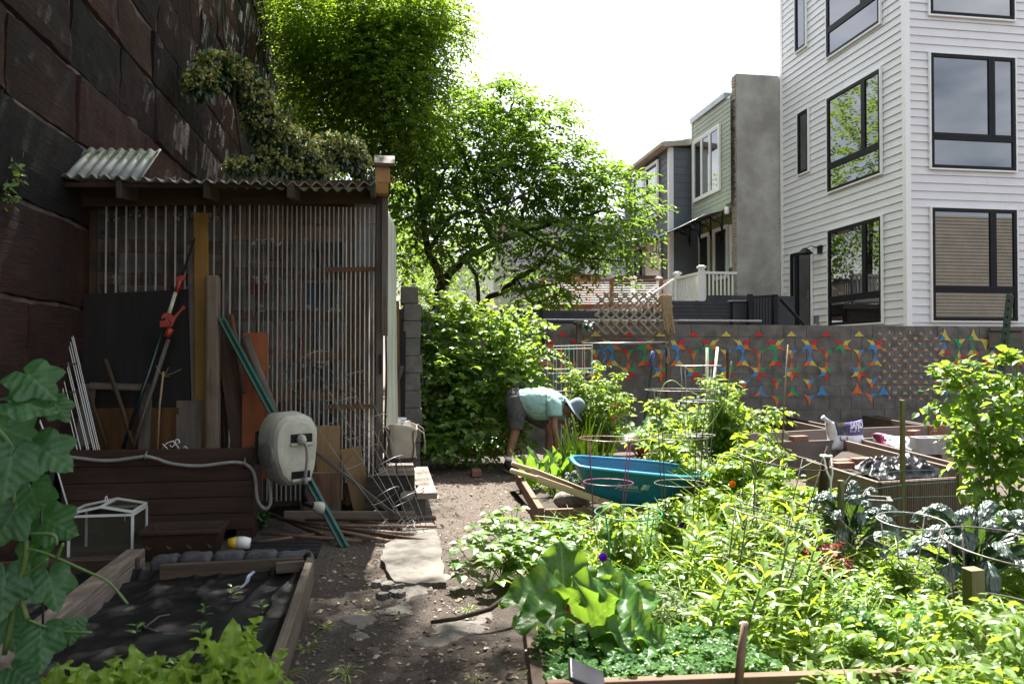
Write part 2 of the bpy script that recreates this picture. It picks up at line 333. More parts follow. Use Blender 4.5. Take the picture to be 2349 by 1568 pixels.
while z < WT:
    hh = rr(.5, .68); y = -2 - rr(0, .8)
    while y < 34:
        L_ = rr(.9, 2.0); near = y < 13; st = .075 if near else .2
        ny, nz_ = max(4, int(L_ / st)), max(4, int(hh / st)); out = rr(.008, .03); g = rr(.003, .011); rn_ = rr(0, .55); base = len(bv); tilt = rr(-.03, .03)
        fys = [0, .014 / L_] + [.014 / L_ + (1 - .028 / L_) * q / (ny - 2) for q in range(1, ny - 1)] + [1]; fzs = [0, .014 / hh] + [.014 / hh + (1 - .028 / hh) * q / (nz_ - 2) for q in range(1, nz_ - 1)] + [1]
        for j in range(nz_ + 1):
            for i in range(ny + 1):
                fy, fz = fys[i], fzs[j]; ed = min(fy, 1 - fy) * L_; ez = min(fz, 1 - fz) * hh; e = min(ed, ez)
                yy, zz = y + g + fy * (L_ - 2 * g), z + g + fz * (hh - 2 * g)
                d = out + tilt * (fz - .5) + .022 * min(1, e / .05) ** .5 - (.04 if e < 1e-6 else 0) + .022 * noise.noise((yy * 1.6, zz * 2.4, ci * .7)) + .016 * noise.noise((yy * 4, zz * 10, 2)) + (.012 * noise.noise((yy * 14, zz * 25, 5)) if near else 0)
                bv.append((WX + d, yy + .012 * noise.noise((zz * 7, y, 0)), zz + .018 * noise.noise((yy * 5, z, 9)))); brn.append(rn_)
        q = ny + 1; bf += [(base + j * q + i, base + j * q + i + 1, base + (j + 1) * q + i + 1, base + (j + 1) * q + i) for j in range(nz_) for i in range(ny)]
        y += L_; ci += 1
    z += hh
me = bpy.data.meshes.new('stone_blocks'); me.from_pydata((np.array(bv) - np.array(wall.location)).tolist(), [], bf); at = me.attributes.new('rnd', 'FLOAT', 'POINT'); at.data.foreach_set('value', brn)
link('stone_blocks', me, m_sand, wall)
b = MB(); b.add([(-60, -2, WT - .15), (WX - .05, -2, WT - .15), (WX - .05, 34, WT - .15), (-60, 34, WT - .15)], [(0, 1, 2, 3)])
tag(b.build('embankment', m_soil), kind='structure')
# ================================================================ concrete block wall with the painted stars
YW = 12.3; zt = PY(1700, 745, YW).z; xl, xr = PY(960, 745, YW).x, 11.5
bw = thing('block_wall', 'grey concrete block wall painted with bright star pattern across the garden back', 'block wall', ((xl + xr) / 2, YW, 0))
m_mort2 = mat('grey mortar', (.24, .225, .2), (.16, .15, .14), .95, scale=6, bump=.4)
b = MB(); b.box((xl, YW + .012, 0), (xr, YW + .2, zt - .01)); b.build('mortar', m_mort2, bw)
b = MB(); H = .2; r_ = 0; z1 = zt
while z1 > 0:
    x = xl - (.2 if r_ % 2 else 0)
    while x < xr:
        x0, x1 = max(x + .004, xl), min(x + .396, xr)
        if x1 - x0 > .03: b.box((x0, YW + rr(-.003, .002), max(z1 - H + .004, -.05)), (x1, YW + .19, z1 - .003 + rr(-.002, .002) + (.004 if r_ == 0 else 0)))
        x += .4
    z1 -= H; r_ += 1
b.build('block_courses', m_conc, bw)
PC = {'R': (.5, .03, .03), 'O': (.62, .15, .03), 'Y': (.58, .48, .1), 'B': (.05, .24, .5), 'G': (.02, .3, .12)}
m_p = [mat('wall paint ' + k_, c_, tuple(x * .8 for x in c_), .8, scale=30, grit=.35) for k_, c_ in zip(('red', 'orange', 'yellow', 'blue', 'green'), PC.values())]
ci_ = dict(zip('ROYBG', range(5)))
b = MB()
def star(cx, cz, r, n, cols, inner, rot=90, only=None):   # concave star of n points, each point split from its neighbours by colour
    for k in range(n):
        a0 = R(rot + 360 / n * k); a1 = R(rot + 360 / n * (k + .5)); am = R(rot + 360 / n * (k - .5)); i_ = inner
        f = lambda a, q: V((cx + math.cos(a) * q, YW - .006 - .0006 * k, cz + math.sin(a) * q))
        if only and k not in only: continue
        mid1 = f(a0 + (a1 - a0) * .42, r * (.5 * inner + .30)); mid0 = f(a0 + (am - a0) * .42, r * (.5 * inner + .30))
        b.add([f(0, 0), f(am, r * i_), mid0, f(a0, r), mid1, f(a1, r * i_)], [(0, 5, 4, 3, 2, 1)], None, ci_[cols[k % len(cols)]])
km = lambda x, y: (2600 + x / 1.5702) * .57349, 
def mk(x, y): q = PY((2600 + x / 1.5702) * .57349, (1280 + y / 1.5702) * .57349, YW); return q.x, q.z
px = PY(1800, 800, YW).x - PY(1799, 800, YW).x; s_ = .57349 / 1.5702 * px            # metres per enlarged pixel
def hexa(x, y, c, r=62, only=None): X_, Z_ = mk(x, y); star(X_, Z_, r * s_ * .98, 6, c, .46, 90, only)
def trio(x, y, c, r=42, up=False, only=None): X_, Z_ = mk(x, y); star(X_, Z_, r * s_, 3, c, .36, 90 if up else 270, only)
sp = 205
for k in range(-4, 7):
    x = 170 + sp * k + (14 if k > 3 else 0)
    if x < 1450:
        hexa(x, 155, ('R' if k % 2 else 'Y') + 'RBOGY' if 0 else ('YYBBOR' if k % 2 == 0 else 'RRGGOY'), 70, (1, 2, 3, 4, 5))
        if k not in (5,): trio(x, 262, 'BO' 'Y' if k % 2 == 0 else 'GOR', 52, True, (0, 1, 2))
    x2 = x + sp / 2
    if x2 < 1500:
        X_, Z_ = mk(x2, 88)
        w_ = 32 * s_; hgt = 20 * s_; b.add([(X_ - w_, YW - .006, Z_ - hgt * .6), (X_ + w_, YW - .006, Z_ - hgt * .6), (X_ + w_ * .3, YW - .006, Z_ + hgt * .4), (X_, YW - .006, Z_ + hgt), (X_ - w_ * .3, YW - .006, Z_ + hgt * .4)], [(0, 1, 2, 3, 4)], None, ci_['R' if k % 2 == 0 else 'Y'])
        trio(x2, 205, 'OGR' if k % 2 == 0 else 'OBY', 44)
        if x2 < 1320: hexa(x2, 325, 'OYBRRG' if k % 2 == 0 else 'OBYORG', 66, (0, 1, 2, 3, 5) if k in (4,) else None)
for x, y, c, u_ in ((590, 395, 'OBY', 0), (795, 390, 'OGR', 0), (998, 392, 'OBY', 0), (1390, 388, 'OBY', 0), (693, 455, 'BOB', 1), (895, 455, 'GOG', 1), (1080, 450, 'BBB', 1), (1300, 440, 'OOO', 1), (1465, 448, 'BBB', 1)): trio(x, y, c, 46, bool(u_), None if not u_ else (0, 1, 2))
for x, y, c in ((795, 495, 'OGOG'), (1000, 490, 'OBOB'), (1385, 480, 'OBOB')): X_, Z_ = mk(x, y); star(X_, Z_, 44 * s_, 3, c, .3, 270)
for j in range(13):                                                                   # the small fine-grained panel
    for i in range(7):
        x, y = 1438 + i * 65 + (33 if j % 2 else 0), 82 + j * 34
        if x > 1830 or (j > 10 and (i < 1 or i > 5)): continue
        if j % 4 in (1, 3) and i % 1 == 0: hexa(x, y, 'OBYOYB' if (i + j) % 2 else 'BYOBOY', 21)
        else: trio(x, y, 'YBO' if (i + j) % 2 else 'BOY', 18, j % 4 == 0)
for x, y, c, u_ in ((1850, 105, 'YB', 1), (2030, 105, 'YG', 1), (1940, 140, 'GY', 0), (2105, 140, 'YY', 0), (1848, 190, 'BYR', 1), (2028, 195, 'GYO', 1), (2160, 200, 'BYR', 1), (1930, 385, 'BYR', 1), (1860, 430, 'BBR', 0), (2005, 430, 'RRO', 0)): trio(x, y, c, 52, bool(u_))
for x, y, c in ((1940, 245, 'YGOOBR'), (2125, 255, 'BROOYY'), (1850, 330, 'BOBOBO'), (2300, 260, 'ROBROY')): hexa(x, y, c, 62)
b.build('star_mural', m_p, bw)
# ---------------------------------------------------------------- dark painted brick wall beyond, and its rail
m_dark = mat('charcoal painted brick', (.016, .019, .026), (.026, .03, .038), .7, scale=3, bump=.35, bscale=25)
def brickface(bb, x0, x1, y, z0, z1):
    bb.box((x0, y, z0), (x1, y + .22, z1)); zz = z1
    while zz > z0 + .05:
        bb.board((x0, y - .003, zz - .035), (x1, y - .003, zz - .035), .058, .012); zz -= .075
Yd = 13.6
dw = thing('dark_brick_wall', 'low charcoal painted brick wall running beyond the block wall', 'brick wall', (3, Yd, 0))
b = MB(); xa, xb = PY(890, 725, Yd).x, PY(1542, 725, Yd).x; brickface(b, xa, xb, Yd, 0, PY(1200, 711, Yd).z); b.build('wall_body', m_dark, dw)
b = MB(); zz = PY(1300, 734, Yd).z; b.tube([(xa + .1, Yd - .12, zz), (PY(1740, 734, Yd).x, Yd - .12, zz)], .018, 8)
for x in (2.2, 4.2): b.tube([(x, Yd - .12, zz), (x, Yd + .02, zz)], .012)
b.build('steel_rail', m_wire, dw)
Ye = 15.0
dw2 = thing('dark_deck_wall', 'taller charcoal painted wall with square pier under the white railing', 'deck wall', (6, Ye, 0))
b = MB(); brickface(b, PY(1540, 700, Ye).x, PY(1676, 700, Ye).x, Ye, 0, PY(1600, 690, Ye).z); b.build('wall_body', m_dark, dw2)
b = MB(); b.box((PY(1676, 700, Ye).x, Ye - .1, 0), (PY(1722, 700, Ye).x, Ye + .35, PY(1700, 694, Ye).z)); b.box((PY(1674, 700, Ye).x, Ye - .13, PY(1700, 694, Ye).z), (PY(1724, 700, Ye).x, Ye + .38, PY(1700, 690, Ye).z)); b.build('pier', m_dark, dw2, bevel=.01)
b = MB(); b.box((PY(1672, 700, Ye).x, Ye + .9, 0), (PY(1812, 700, 16.1).x, Ye + 1.15, PY(1740, 678, 15.9).z)); b.build('rear_wall', m_dark, dw2)
# black metal fence panel and stair rail
fg = thing('metal_stair_rail', 'black metal railing with upright bars beside the house door', 'stair rail', PY(1760, 740, 14.6) - V((0, 0, 1.95)))
b = MB(); Yf = 14.7
zt_, zb_ = PY(1760, 682, Yf).z, PY(1760, 752, Yf).z - .5; xs = [PY(u, 700, Yf).x for u in (1722, 1776)]
for z in (zt_, zb_ + .1): b.board((xs[0], Yf, z), (xs[1], Yf, z + .03), .05, .03)
for k in range(9): x = xs[0] + (xs[1] - xs[0]) * k / 8; b.board((x, Yf, zb_), (x, Yf, zt_), .022, .022, (1, 0, 0))
b.build('railing_panel', m_blackframe, fg)
b = MB()
for u in (1720, 1778): x = PY(u, 700, Yf).x; b.board((x, Yf, zb_ - .5), (x, Yf, zt_ + .06), .09, .09, (1, 0, 0))
b.build('post', m_blackframe, fg)
b = MB(); b.board(PY(1790, 686, Yf), PY(1845, 746, Yf - .3), .06, .04); b.build('handrail', m_blackframe, fg)
# ================================================================ white house
def lap(bb, o, ex, L_, z0, z1, ex_h, nrm_, lip=.018):      # lapped siding along ex from o, horizontal courses
    o, ex, nn = V(o), V(ex).normalized(), V(nrm_).normalized(); z = z0
    while z < z1 - .01:
        zt2 = min(z + ex_h, z1); a, c_ = o + ex * 0, o + ex * L_
        cut = [0.] ; q = rr(.8, 3.6)
        while q < L_ - .4: cut.append(q); q += rr(2.4, 3.8)
        cut.append(L_)
        for s0, s1 in zip(cut[:-1], cut[1:]):
            lp_ = lip + rr(-.0015, .0015); a, c_ = o + ex * s0, o + ex * (s1 - (.004 if s1 < L_ else 0)); sg_ = rr(-.003, .003)
            pts = [a + V((0, 0, z)), c_ + V((0, 0, z)), a + nn * lp_ + V((0, 0, z)), c_ + nn * lp_ + V((0, 0, z + sg_)), a + nn * lp_ * .75 + V((0, 0, z + ex_h * .12)), c_ + nn * lp_ * .75 + V((0, 0, z + ex_h * .12)), a + nn * .0015 + V((0, 0, zt2)), c_ + nn * .0015 + V((0, 0, zt2))]
            bb.add(pts, [(0, 1, 3, 2), (2, 3, 5, 4), (4, 5, 7, 6), (1, 7, 5, 3)])
        z = zt2
def window(par, o, ex, nn, w_, h_, panes, fr=.07, trimw=.03, mf=None, mg=None, proud=.05, mt=None, name='window'):
    """window lying on a wall: o lower-left corner, ex along, panes = list of (x0,x1,z0,z1) fractions; frame, glass, trim"""
    o, ex, nn, ez = V(o), V(ex).normalized(), V(nn).normalized(), V((0, 0, 1)); mf = mf or m_blackframe
    f = MB(); xs = sorted({0., 1.} | {x for p_ in panes for x in p_[:2]})
    def bar(x0, x1, z0, z1, d0, d1): f.obox(o + ex * (x0 + x1) / 2 + ez * (z0 + z1) / 2 + nn * (d0 + d1) / 2, ex * (x1 - x0) / 2, ez * (z1 - z0) / 2, nn * (d1 - d0) / 2)
    g = MB()
    for (a, b_, c_, d_) in panes:
        x0, x1, z0, z1 = a * w_, b_ * w_, c_ * h_, d_ * h_
        bar(x0, x0 + fr, z0, z1, 0, proud); bar(x1 - fr, x1, z0, z1, 0, proud); bar(x0 + fr, x1 - fr, z0, z0 + fr, 0, proud); bar(x0 + fr, x1 - fr, z1 - fr, z1, 0, proud)
        c2 = [(x0 + fr, z0 + fr), (x1 - fr, z0 + fr), (x1 - fr, z1 - fr), (x0 + fr, z1 - fr)]
        g.add([o + ex * x + ez * z + nn * .022 for x, z in c2], [(0, 1, 2, 3)])
    wnd = f.build(name, mf, par, bevel=.004); g.build('pane', mg or m_glass, wnd)
    if trimw:
        tr_ = MB()
        for (x0, x1, z0, z1) in ((-trimw, 0, -trimw, h_ + trimw), (w_, w_ + trimw, -trimw, h_ + trimw), (0, w_, -trimw, 0), (0, w_, h_, h_ + trimw)):
            tr_.obox(o + ex * (x0 + x1) / 2 + ez * (z0 + z1) / 2 + nn * .03, ex * (x1 - x0) / 2, ez * (z1 - z0) / 2, nn * .03)
        tr_.build('trim', mt or m_trim, wnd)
    return wnd
HX, HY, HH = 10.7, 15.1, 12.6
wh = thing('white_house', 'tall modern white clapboard house with large black framed windows', 'house', (HX + 3, HY + 3, 0))
b = MB(); b.box((HX + .01, HY + .01, 0), (HX + 8, 20.4, HH)); lap(b, (HX, 20.35, 0), (0, -1, 0), 5.2, 0, HH, .172, (-1, 0, 0), .03); lap(b, (HX + .05, HY, 0), (1, 0, 0), 7.9, .03, HH, .172, (0, -1, 0), .028); b.build('wall', m_siding, wh)
b = MB(); b.box((HX - .03, HY - .03, 0), (HX + .09, HY + .09, HH)); b.box((HX - .035, 20.3, 0), (HX + .02, 20.42, HH)); b.build('corner_trim', m_trim, wh)
b = MB(); b.box((HX - .1, HY - .1, HH), (HX + 8.1, 20.5, HH + .2)); b.build('roof', m_trim, wh)
PAN = [(0, .72, .28, 1), (.72, 1, .28, 1), (0, 1, 0, .28)]; PANL = [(0, .70, .27, 1), (.70, 1, .27, 1), (0, 1, 0, .27)]
A_ = PY(2134, 607, HY); B_ = PY(2328, 607, HY)
for vt, vb in ((478, 736), (128, 390), (-200, 42)):
    z1_, z0_ = PY(2225, vt + 2, HY).z, PY(2225, vb, HY).z
    window(wh, (A_.x, HY - .02, z0_), (1, 0, 0), (0, -1, 0), B_.x - A_.x, z1_ - z0_, PAN, .075)
yl, yr_ = PX(1905, 600, HX).y, PX(2028, 600, HX).y
for (ul, vl0, vl1, ) in ((1905, 530, 747), (1901, 229, 443), (1897, -90, 138)):
    z1_, z0_ = PX(ul, vl0, HX).z, PX(ul, vl1, HX).z
    window(wh, (HX - .025, yl, z0_), (0, -1, 0), (-1, 0, 0), yl - yr_, z1_ - z0_, PANL, .075)
for (ul, ur, v0, v1) in ((1835, 1859, 262, 402), (1829, 1853, -60, 122)):
    ya, yb = PX(ul, v1, HX).y, PX(ur, v1, HX).y
    window(wh, (HX - .02, ya, PX(ul, v1, HX).z), (0, -1, 0), (-1, 0, 0), ya - yb, PX(ul, v0, HX).z - PX(ul, v1, HX).z, [(0, 1, 0, 1)], .07)
ya, yb = PX(1818, 700, HX).y, PX(1866, 700, HX).y; zd = PX(1818, 583, HX).z
dr = window(wh, (HX - .02, ya, .9), (0, -1, 0), (-1, 0, 0), ya - yb, zd - .9, [(0, .3, 0, 1), (.3, 1, 0, 1)], .07, name='door', mt=m_trim)
b = MB(); q = PX(1862, 676, HX); b.board(q + V((-.1, 0, -.1)), q + V((-.1, 0, .12)), .03, .02, (0, 1, 0)); b.build('handle', m_wire, dr)
lamp = MB(); q = PX(1884, 572, HX); lamp.obox(q + V((-.03, 0, 0)), (.03, 0, 0), (0, .09, 0), (0, 0, .1)); lamp.tube([q + V((-.05, 0, .03)), q + V((-.22, .1, .1)), q + V((-.3, .15, .06))], .014); lamp.lathe(q + V((-.34, .17, -.1)), [(.02, .16), (.06, .14), (.2, .01), (.2, 0), (.19, 0), (.05, .12)], 18)
lp = lamp.build('wall_lamp', mat('dark bronze', (.02, .018, .02), None, .35, .6), wh)
b = MB(); q = PX(1877, 733, HX); b.box(q + V((-.09, -.06, -.1)), q + V((-.02, .06, .1))); b.build('outdoor_socket', m_wire, wh)
b = MB(); q = PX(1812, 590, HX); b.tube(smooth([PX(1811 + 3 * math.sin(k * 1.6), 625 + k * 14, HX - .03) for k in range(5)]), .012, 5); b.build('loose_cable', m_trim, wh)
# ================================================================ grey party wall, green house, blue house, far house
GY, GX = 20.45, 9.24
pw = thing('party_wall', 'bare grey stuccoed party wall with rough brick edge between two houses', 'party wall', (10, GY, 0))
m_stucco = mat('grey stucco', (.45, .43, .39), (.27, .256, .232), .95, scale=1.1, bump=.35, bscale=26, grit=.3, lo=.36, hi=.64)
xs0, xs1, zt_ = PY(1690, 400, GY).x, HX - .02, PY(1740, 172, GY).z
b = MB(); b.box((xs0, GY, 0), (xs1 + .3, GY + .3, zt_)); b.build('stucco_face', m_stucco, pw)
b = MB(); z = .3
while z < zt_ - .05: b.box((xs0 - rr(.02, .05), GY + .02, z), (xs0 - .004, GY + .24, z + rr(.05, .062))); z += .075
b.build('brick_edge', mat('old crumbling brick', (.32, .27, .22), (.4, .35, .29), .95, scale=12, bump=.6), pw)
b = MB(); q0, q1 = PY(1787, 523, GY), PY(1803, 501, GY)
for k in range(5): z = q0.z + k * (q1.z - q0.z) / 5; b.box((q0.x + (.05 if k % 2 else 0), GY - .02, z), (q0.x + .16, GY - .003, z + .035)); b.box((q0.x + .17, GY - .02, z), (min(q1.x, xs1), GY - .003, z + .035))
b.build('exposed_brick', m_brick, pw)
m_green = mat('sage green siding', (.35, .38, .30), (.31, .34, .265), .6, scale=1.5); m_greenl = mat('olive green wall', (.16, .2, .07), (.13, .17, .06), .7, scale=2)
GE = PX(1588, 400, GX).y; gz = PX(1588, 277, GX).z; gb = PX(1588, 512, GX).z
gh = thing('green_house', 'sage green clapboard house with triple window above an awning', 'house', (GX + 2, 22, 0))
b = MB(); b.box((GX + .012, GY + .3, gb), (GX + 4, GE, gz - .05)); lap(b, (GX, GE - .1, 0), (0, -1, 0), GE - .1 - GY, gb + .12, gz - .12, .125, (-1, 0, 0), .014); b.build('upper_wall', m_green, gh)
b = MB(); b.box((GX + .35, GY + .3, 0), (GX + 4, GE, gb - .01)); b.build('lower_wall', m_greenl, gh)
b = MB(); b.box((GX - .02, GE - .1, gb), (GX + .05, GE + .015, gz)); b.box((GX - .02, GY + .3, gb), (GX + .02, GE - .1, gb + .12)); b.build('corner_trim', m_green, gh)
b = MB(); b.box((GX - .06, GY + .28, gz - .1), (GX + 4, GE + .02, gz + .06)); b.build('roof_edge', mat('pale metal flashing', (.45, .48, .5), None, .4, .3), gh)
ya, yb = PX(1595, 400, GX).y, PX(1653, 400, GX).y; z0_, z1_ = PX(1595, 461, GX).z, PX(1595, 329, GX).z
window(gh, (GX - .015, ya, z0_), (0, -1, 0), (-1, 0, 0), ya - yb, z1_ - z0_, [(0, .32, 0, 1), (.33, .65, 0, 1), (.66, 1, 0, 1)], .05, .06, m_trim)
gx2 = GX + .35
for (ul, ur, v0, v1, pn, nm) in ((1606, 1629, 545, 628, [(0, 1, 0, 1)], 'window'), (1642, 1672, 530, 640, [(0, 1, 0, 1)], 'door'), (1681, 1691, 520, 610, [(0, 1, 0, .55), (0, 1, .55, 1)], 'window')):
    ya, yb = PX(ul, v1, gx2).y, PX(ur, v1, gx2).y; window(gh, (gx2 - .02, ya, PX(ul, v1, gx2).z), (0, -1, 0), (-1, 0, 0), max(.25, ya - yb), PX(ul, v0, gx2).z - PX(ul, v1, gx2).z, pn, .05, .05, m_trim, name=nm)
b = MB(); q = PX(1671, 483, GX); b.lathe(q + V((-.05, 0, -.1)), [(.0, 0), (.05, .0), (.06, .03), (.06, .17), (.04, .2), (0, .2)], 10); b.build('outdoor_sensor', m_trim, gh)
b = MB(); q = PX(1582, 566, gx2)
for k in (-1, 1): b.lathe(q + V((-.12, .08 * k, -.02)), [(0, 0), (.05, .0), (.06, .05), (.04, .16), (0, .18)], 10, (-.8, .3 * k, -.5))
b.obox(q, (.03, 0, 0), (0, .06, 0), (0, 0, .08)); b.build('flood_light', m_trim, gh)
aw = thing('awning', 'thin curved grey awning on black scrolled brackets at the green house', 'awning', (GX - .5, 22, gb - .4), None)
b = MB(); za = gb - .05; b.grid(lambda i, j: V((GX - .02 - 1.15 * j, GY + .35 + (GE + .4 - GY - .35) * i, za - .42 * j ** 1.6)), 12, 6); b.build('canopy', mat('smoked polycarbonate', (.34, .35, .36), None, .2), aw, solid=.012)
for k in range(4):
    b = MB(); y = GY + .5 + (GE - GY - .2) * k / 3.2; b.tube([(GX - .03, y, za - .01), (GX - .6, y, za - .13), (GX - 1.1, y, za - .42)], .02); b.tube([(GX - .03, y, za - .6), (GX - .1, y, za - .3), (GX - .5, y, za - .16)], .016); b.tube([(GX - .03, y, za), (GX - .03, y, za - .65)], .02)
    b.ring((GX - .24, y, za - .2), .09, .012, 12, (0, 1, 0)); b.ring((GX - .5, y, za - .2), .05, .012, 12, (0, 1, 0)); b.build('bracket', m_blackframe, aw)
# blue house
m_blue = mat('slate blue siding', (.115, .13, .15), (.095, .11, .128), .6, scale=1.5); m_blue2 = mat('shaded slate siding', (.075, .08, .095), (.065, .07, .085), .6, scale=1.5)
BY = GE + .25; bX = PY(1536, 500, BY).x; bz = PY(1536, 338, BY).z; BE = PX(1443, 450, bX).y + .5
bh = thing('blue_house', 'slate blue clapboard house with white corner boards and sloping roof', 'house', (bX + 2, 25, 0))
b = MB(); b.box((bX + .012, BY + .012, 0), (bX + 5, BE, bz)); lap(b, (bX, BE, 0), (0, -1, 0), BE - BY, 0, bz, .19, (-1, 0, 0), .014); lap(b, (bX + .1, BY, 0), (1, 0, 0), 3.5, .04, bz, .24, (0, -1, 0), .014); b.build('wall', [m_blue], bh)
b = MB(); b.box((bX - .03, BY - .03, 0), (bX + .12, BY + .1, bz)); b.box((bX - .03, BE - .1, 0), (bX + .05, BE + .03, bz)); b.build('corner_trim', m_trim, bh)
b = MB(); b.board((bX - .25, BY - .15, bz + .05), (bX + 2.6, BY - .15, bz + .35), .16, .05); b.add([(bX - .32, BY - .18, bz + .1), (bX + 5, BY - .18, bz + .55), (bX + 5, BE + .2, bz + .55), (bX - .32, BE + .2, bz + .1), (bX - .32, BY - .18, bz), (bX + 5, BY - .18, bz + .45), (bX + 5, BE + .2, bz + .45), (bX - .32, BE + .2, bz)], [(0, 1, 2, 3), (7, 6, 5, 4), (0, 4, 5, 1), (3, 2, 6, 7), (0, 3, 7, 4)])
rf = b.build('roof', mat('cream eave', (.42, .38, .31), None, .7), bh)
b = MB(); q = PY(1578, 322, BY + 2); b.lathe((q.x, BY + 2, bz + .2), [(.12, 0), (.12, .5), (.2, .5), (.2, .62), (.0, .68)], 14); b.build('roof_vent', m_wire, rf)
for (ul, ur, v0, v1, pn, nm, mtp) in ((1488, 1512, 391, 502, [(0, 1, 0, .5), (0, 1, .5, 1)], 'window', 0), (1459, 1481, 413, 507, [(0, 1, 0, .5), (0, 1, .5, 1)], 'window', 0), (1460, 1487, 576, 648, [(0, .5, 0, 1), (.5, 1, 0, 1)], 'window', 0), (1491, 1517, 565, 648, [(.1, .9, .62, .85), (.1, .9, .3, .52)], 'door', 1)):
    ya, yb = PX(ul, v1, bX).y, PX(ur, v1, bX).y; wd = ya - yb; h_ = PX(ul, v0, bX).z - PX(ul, v1, bX).z
    if nm == 'door': d_ = MB(); d_.obox((bX - .03, (ya + yb) / 2, PX(ul, v1, bX).z + h_ / 2), (.02, 0, 0), (0, wd / 2, 0), (0, 0, h_ / 2)); d_.build('door_leaf', m_trim, bh)
    window(bh, (bX - .035, ya, PX(ul, v1, bX).z), (0, -1, 0), (-1, 0, 0), wd, h_, pn, .06, .1, m_blackframe if not mtp else m_trim, name=nm)
b = MB(); q = PX(1505, 560, bX)
for u_ in (1441 - 20, 1519):
    q = PX(max(1436, u_), 560 if u_ > 1500 else 580, bX + (0 if u_ > 1500 else 0)); lb = MB(); c0 = q + V((-.25, 0, 0))
    for k in range(4): a = R(45 + 90 * k); lb.tube([c0 + V((.1 * math.cos(a), .1 * math.sin(a), .12)), c0 + V((.14 * math.cos(a), .14 * math.sin(a), -.3))], .012, 4)
    lb.lathe(c0 + V((0, 0, .12)), [(.15, 0), (.15, .02), (.03, .1), (.02, .16), (0, .16)], 4); lb.lathe(c0 + V((0, 0, -.32)), [(0, 0), (.2, 0), (.2, .03), (0, .03)], 4); lb.tube([q, q + V((-.25, 0, .28)), c0 + V((0, 0, .12))], .014); lb.build('wall_lantern', m_blackframe, bh)
b = MB(); q = PX(1510, 545, bX); b.obox(q + V((-.15, 0, .05)), (.1, 0, .06), (0, .12, 0), (-.02, 0, .04)); b.obox(q + V((-.15, .25, -.05)), (.1, 0, .06), (0, .12, 0), (-.02, 0, .04)); b.build('flood_light', m_trim, bh)
b = MB(); q0, q1 = PX(1450, 537, bX), PX(1500, 545, bX); b.add([q0, q1, q1 + V((-.9, 0, -.15)), q0 + V((-.9, 0, -.15))], [(0, 1, 2, 3)]); b.build('door_canopy', m_blackframe, bh, solid=.05)
# far pale houses beyond the tree
m_pale = mat('pale grey siding', (.56, .56, .56), (.5, .5, .5), .6, scale=1)
def pale(name, label, u0, u1, v0, Y, zb=0, cap=True):
    q0, q1 = PY(u0, v0, Y), PY(u1, v0, Y); h_ = thing(name, label, 'house', ((q0.x + q1.x) / 2, Y, 0)); b = MB(); b.box((q0.x, Y + .02, 0), (q1.x, Y + 5, q0.z)); lap(b, (q0.x, Y, 0), (1, 0, 0), q1.x - q0.x, 0, q0.z, .2, (0, -1, 0), .02); b.build('wall', m_pale, h_)
    b = MB(); b.box((q0.x - .2, Y - .2, q0.z), (q1.x + .2, Y + 5.2, q0.z + .25)); b.build('roof', m_trim, h_); return h_
h_ = pale('far_house', 'pale grey clapboard house with small window behind the tree, beside the blue house', 1172, 1446, 510, 30)
q0, q1 = PY(1348, 623, 30), PY(1395, 596, 30); window(h_, (q0.x, 29.97, q0.z), (1, 0, 0), (0, -1, 0), q1.x - q0.x, q1.z - q0.z, [(0, .5, 0, 1), (.5, 1, 0, 1)], .06, .12, m_trim)
b = MB()
for k in range(8): x = PY(1400 + k * 6, 600, 29.6).x; b.tube([(x, 29.6, PY(1400, 604, 29.6).z), (x, 29.6, PY(1400, 571, 29.6).z)], .018, 4)
for v_ in (571, 585, 603): b.tube([PY(1398, v_, 29.6), PY(1445, v_, 29.6)], .022, 4)
for v_ in (512, 540): b.tube([PY(1425, v_, 29.6), PY(1447, v_, 29.6)], .022, 4)
b.build('balcony_railing', m_blackframe, h_)
pale('far_house', 'distant low white house seen through the tree left of its trunk', 1030, 1150, 612, 42)
pale('far_house', 'small faint white building glimpsed beside the shed through bright leaves', 925, 1000, 566, 50)
# ================================================================ decks
m_white = mat('white railing vinyl', (.8, .8, .78), (.77, .77, .75), .4, scale=2)
wr = thing('white_deck_railing', 'white baluster railing with stairs on the deck of the green house', 'railing', (8.4, 21, 1.9))
Yr = 19.6; zr1, zr0 = PY(1650, 624, Yr).z, PY(1650, 694, Yr).z; xa, xb = PY(1609, 640, Yr).x, PY(1689, 640, Yr).x; Y2_ = 22.6
def rail(bb, a, c_, z1, z0, n):
    a, c_ = V(a), V(c_); bb.board(a + V((0, 0, z1)), c_ + V((0, 0, z1)), .06, .09); bb.board(a + V((0, 0, z0 + .1)), c_ + V((0, 0, z0 + .1)), .06, .05)
    for k in range(1, n): q = a.lerp(c_, k / n); bb.board(q + V((0, 0, z0 + .1)), q + V((0, 0, z1)), .035, .035, (1, 0, 0))
b = MB(); rail(b, (xa, Yr, 0), (xb, Yr, 0), zr1 - .02, zr0, 9); b.build('front_rail', m_white, wr)
b = MB(); rail(b, (xa, Yr, 0), (xa - .1, Y2_, 0), zr1 - .02, zr0, 26); b.build('side_rail', m_white, wr)
for (x, y) in ((xa, Yr), (xa - .05, 21.2), (xa - .1, Y2_), (xa - .9, Y2_)):
    b = MB(); b.board((x, y, 0), (x, y, zr1 + .1), .13, .13, (1, 0, 0)); b.obox((x, y, zr1 + .12), (.1, 0, 0), (0, .1, 0), (0, 0, .025)); b.obox((x, y, zr1 + .155), (.06, 0, 0), (0, .06, 0), (0, 0, .02)); b.build('post', m_white, wr, bevel=.006)
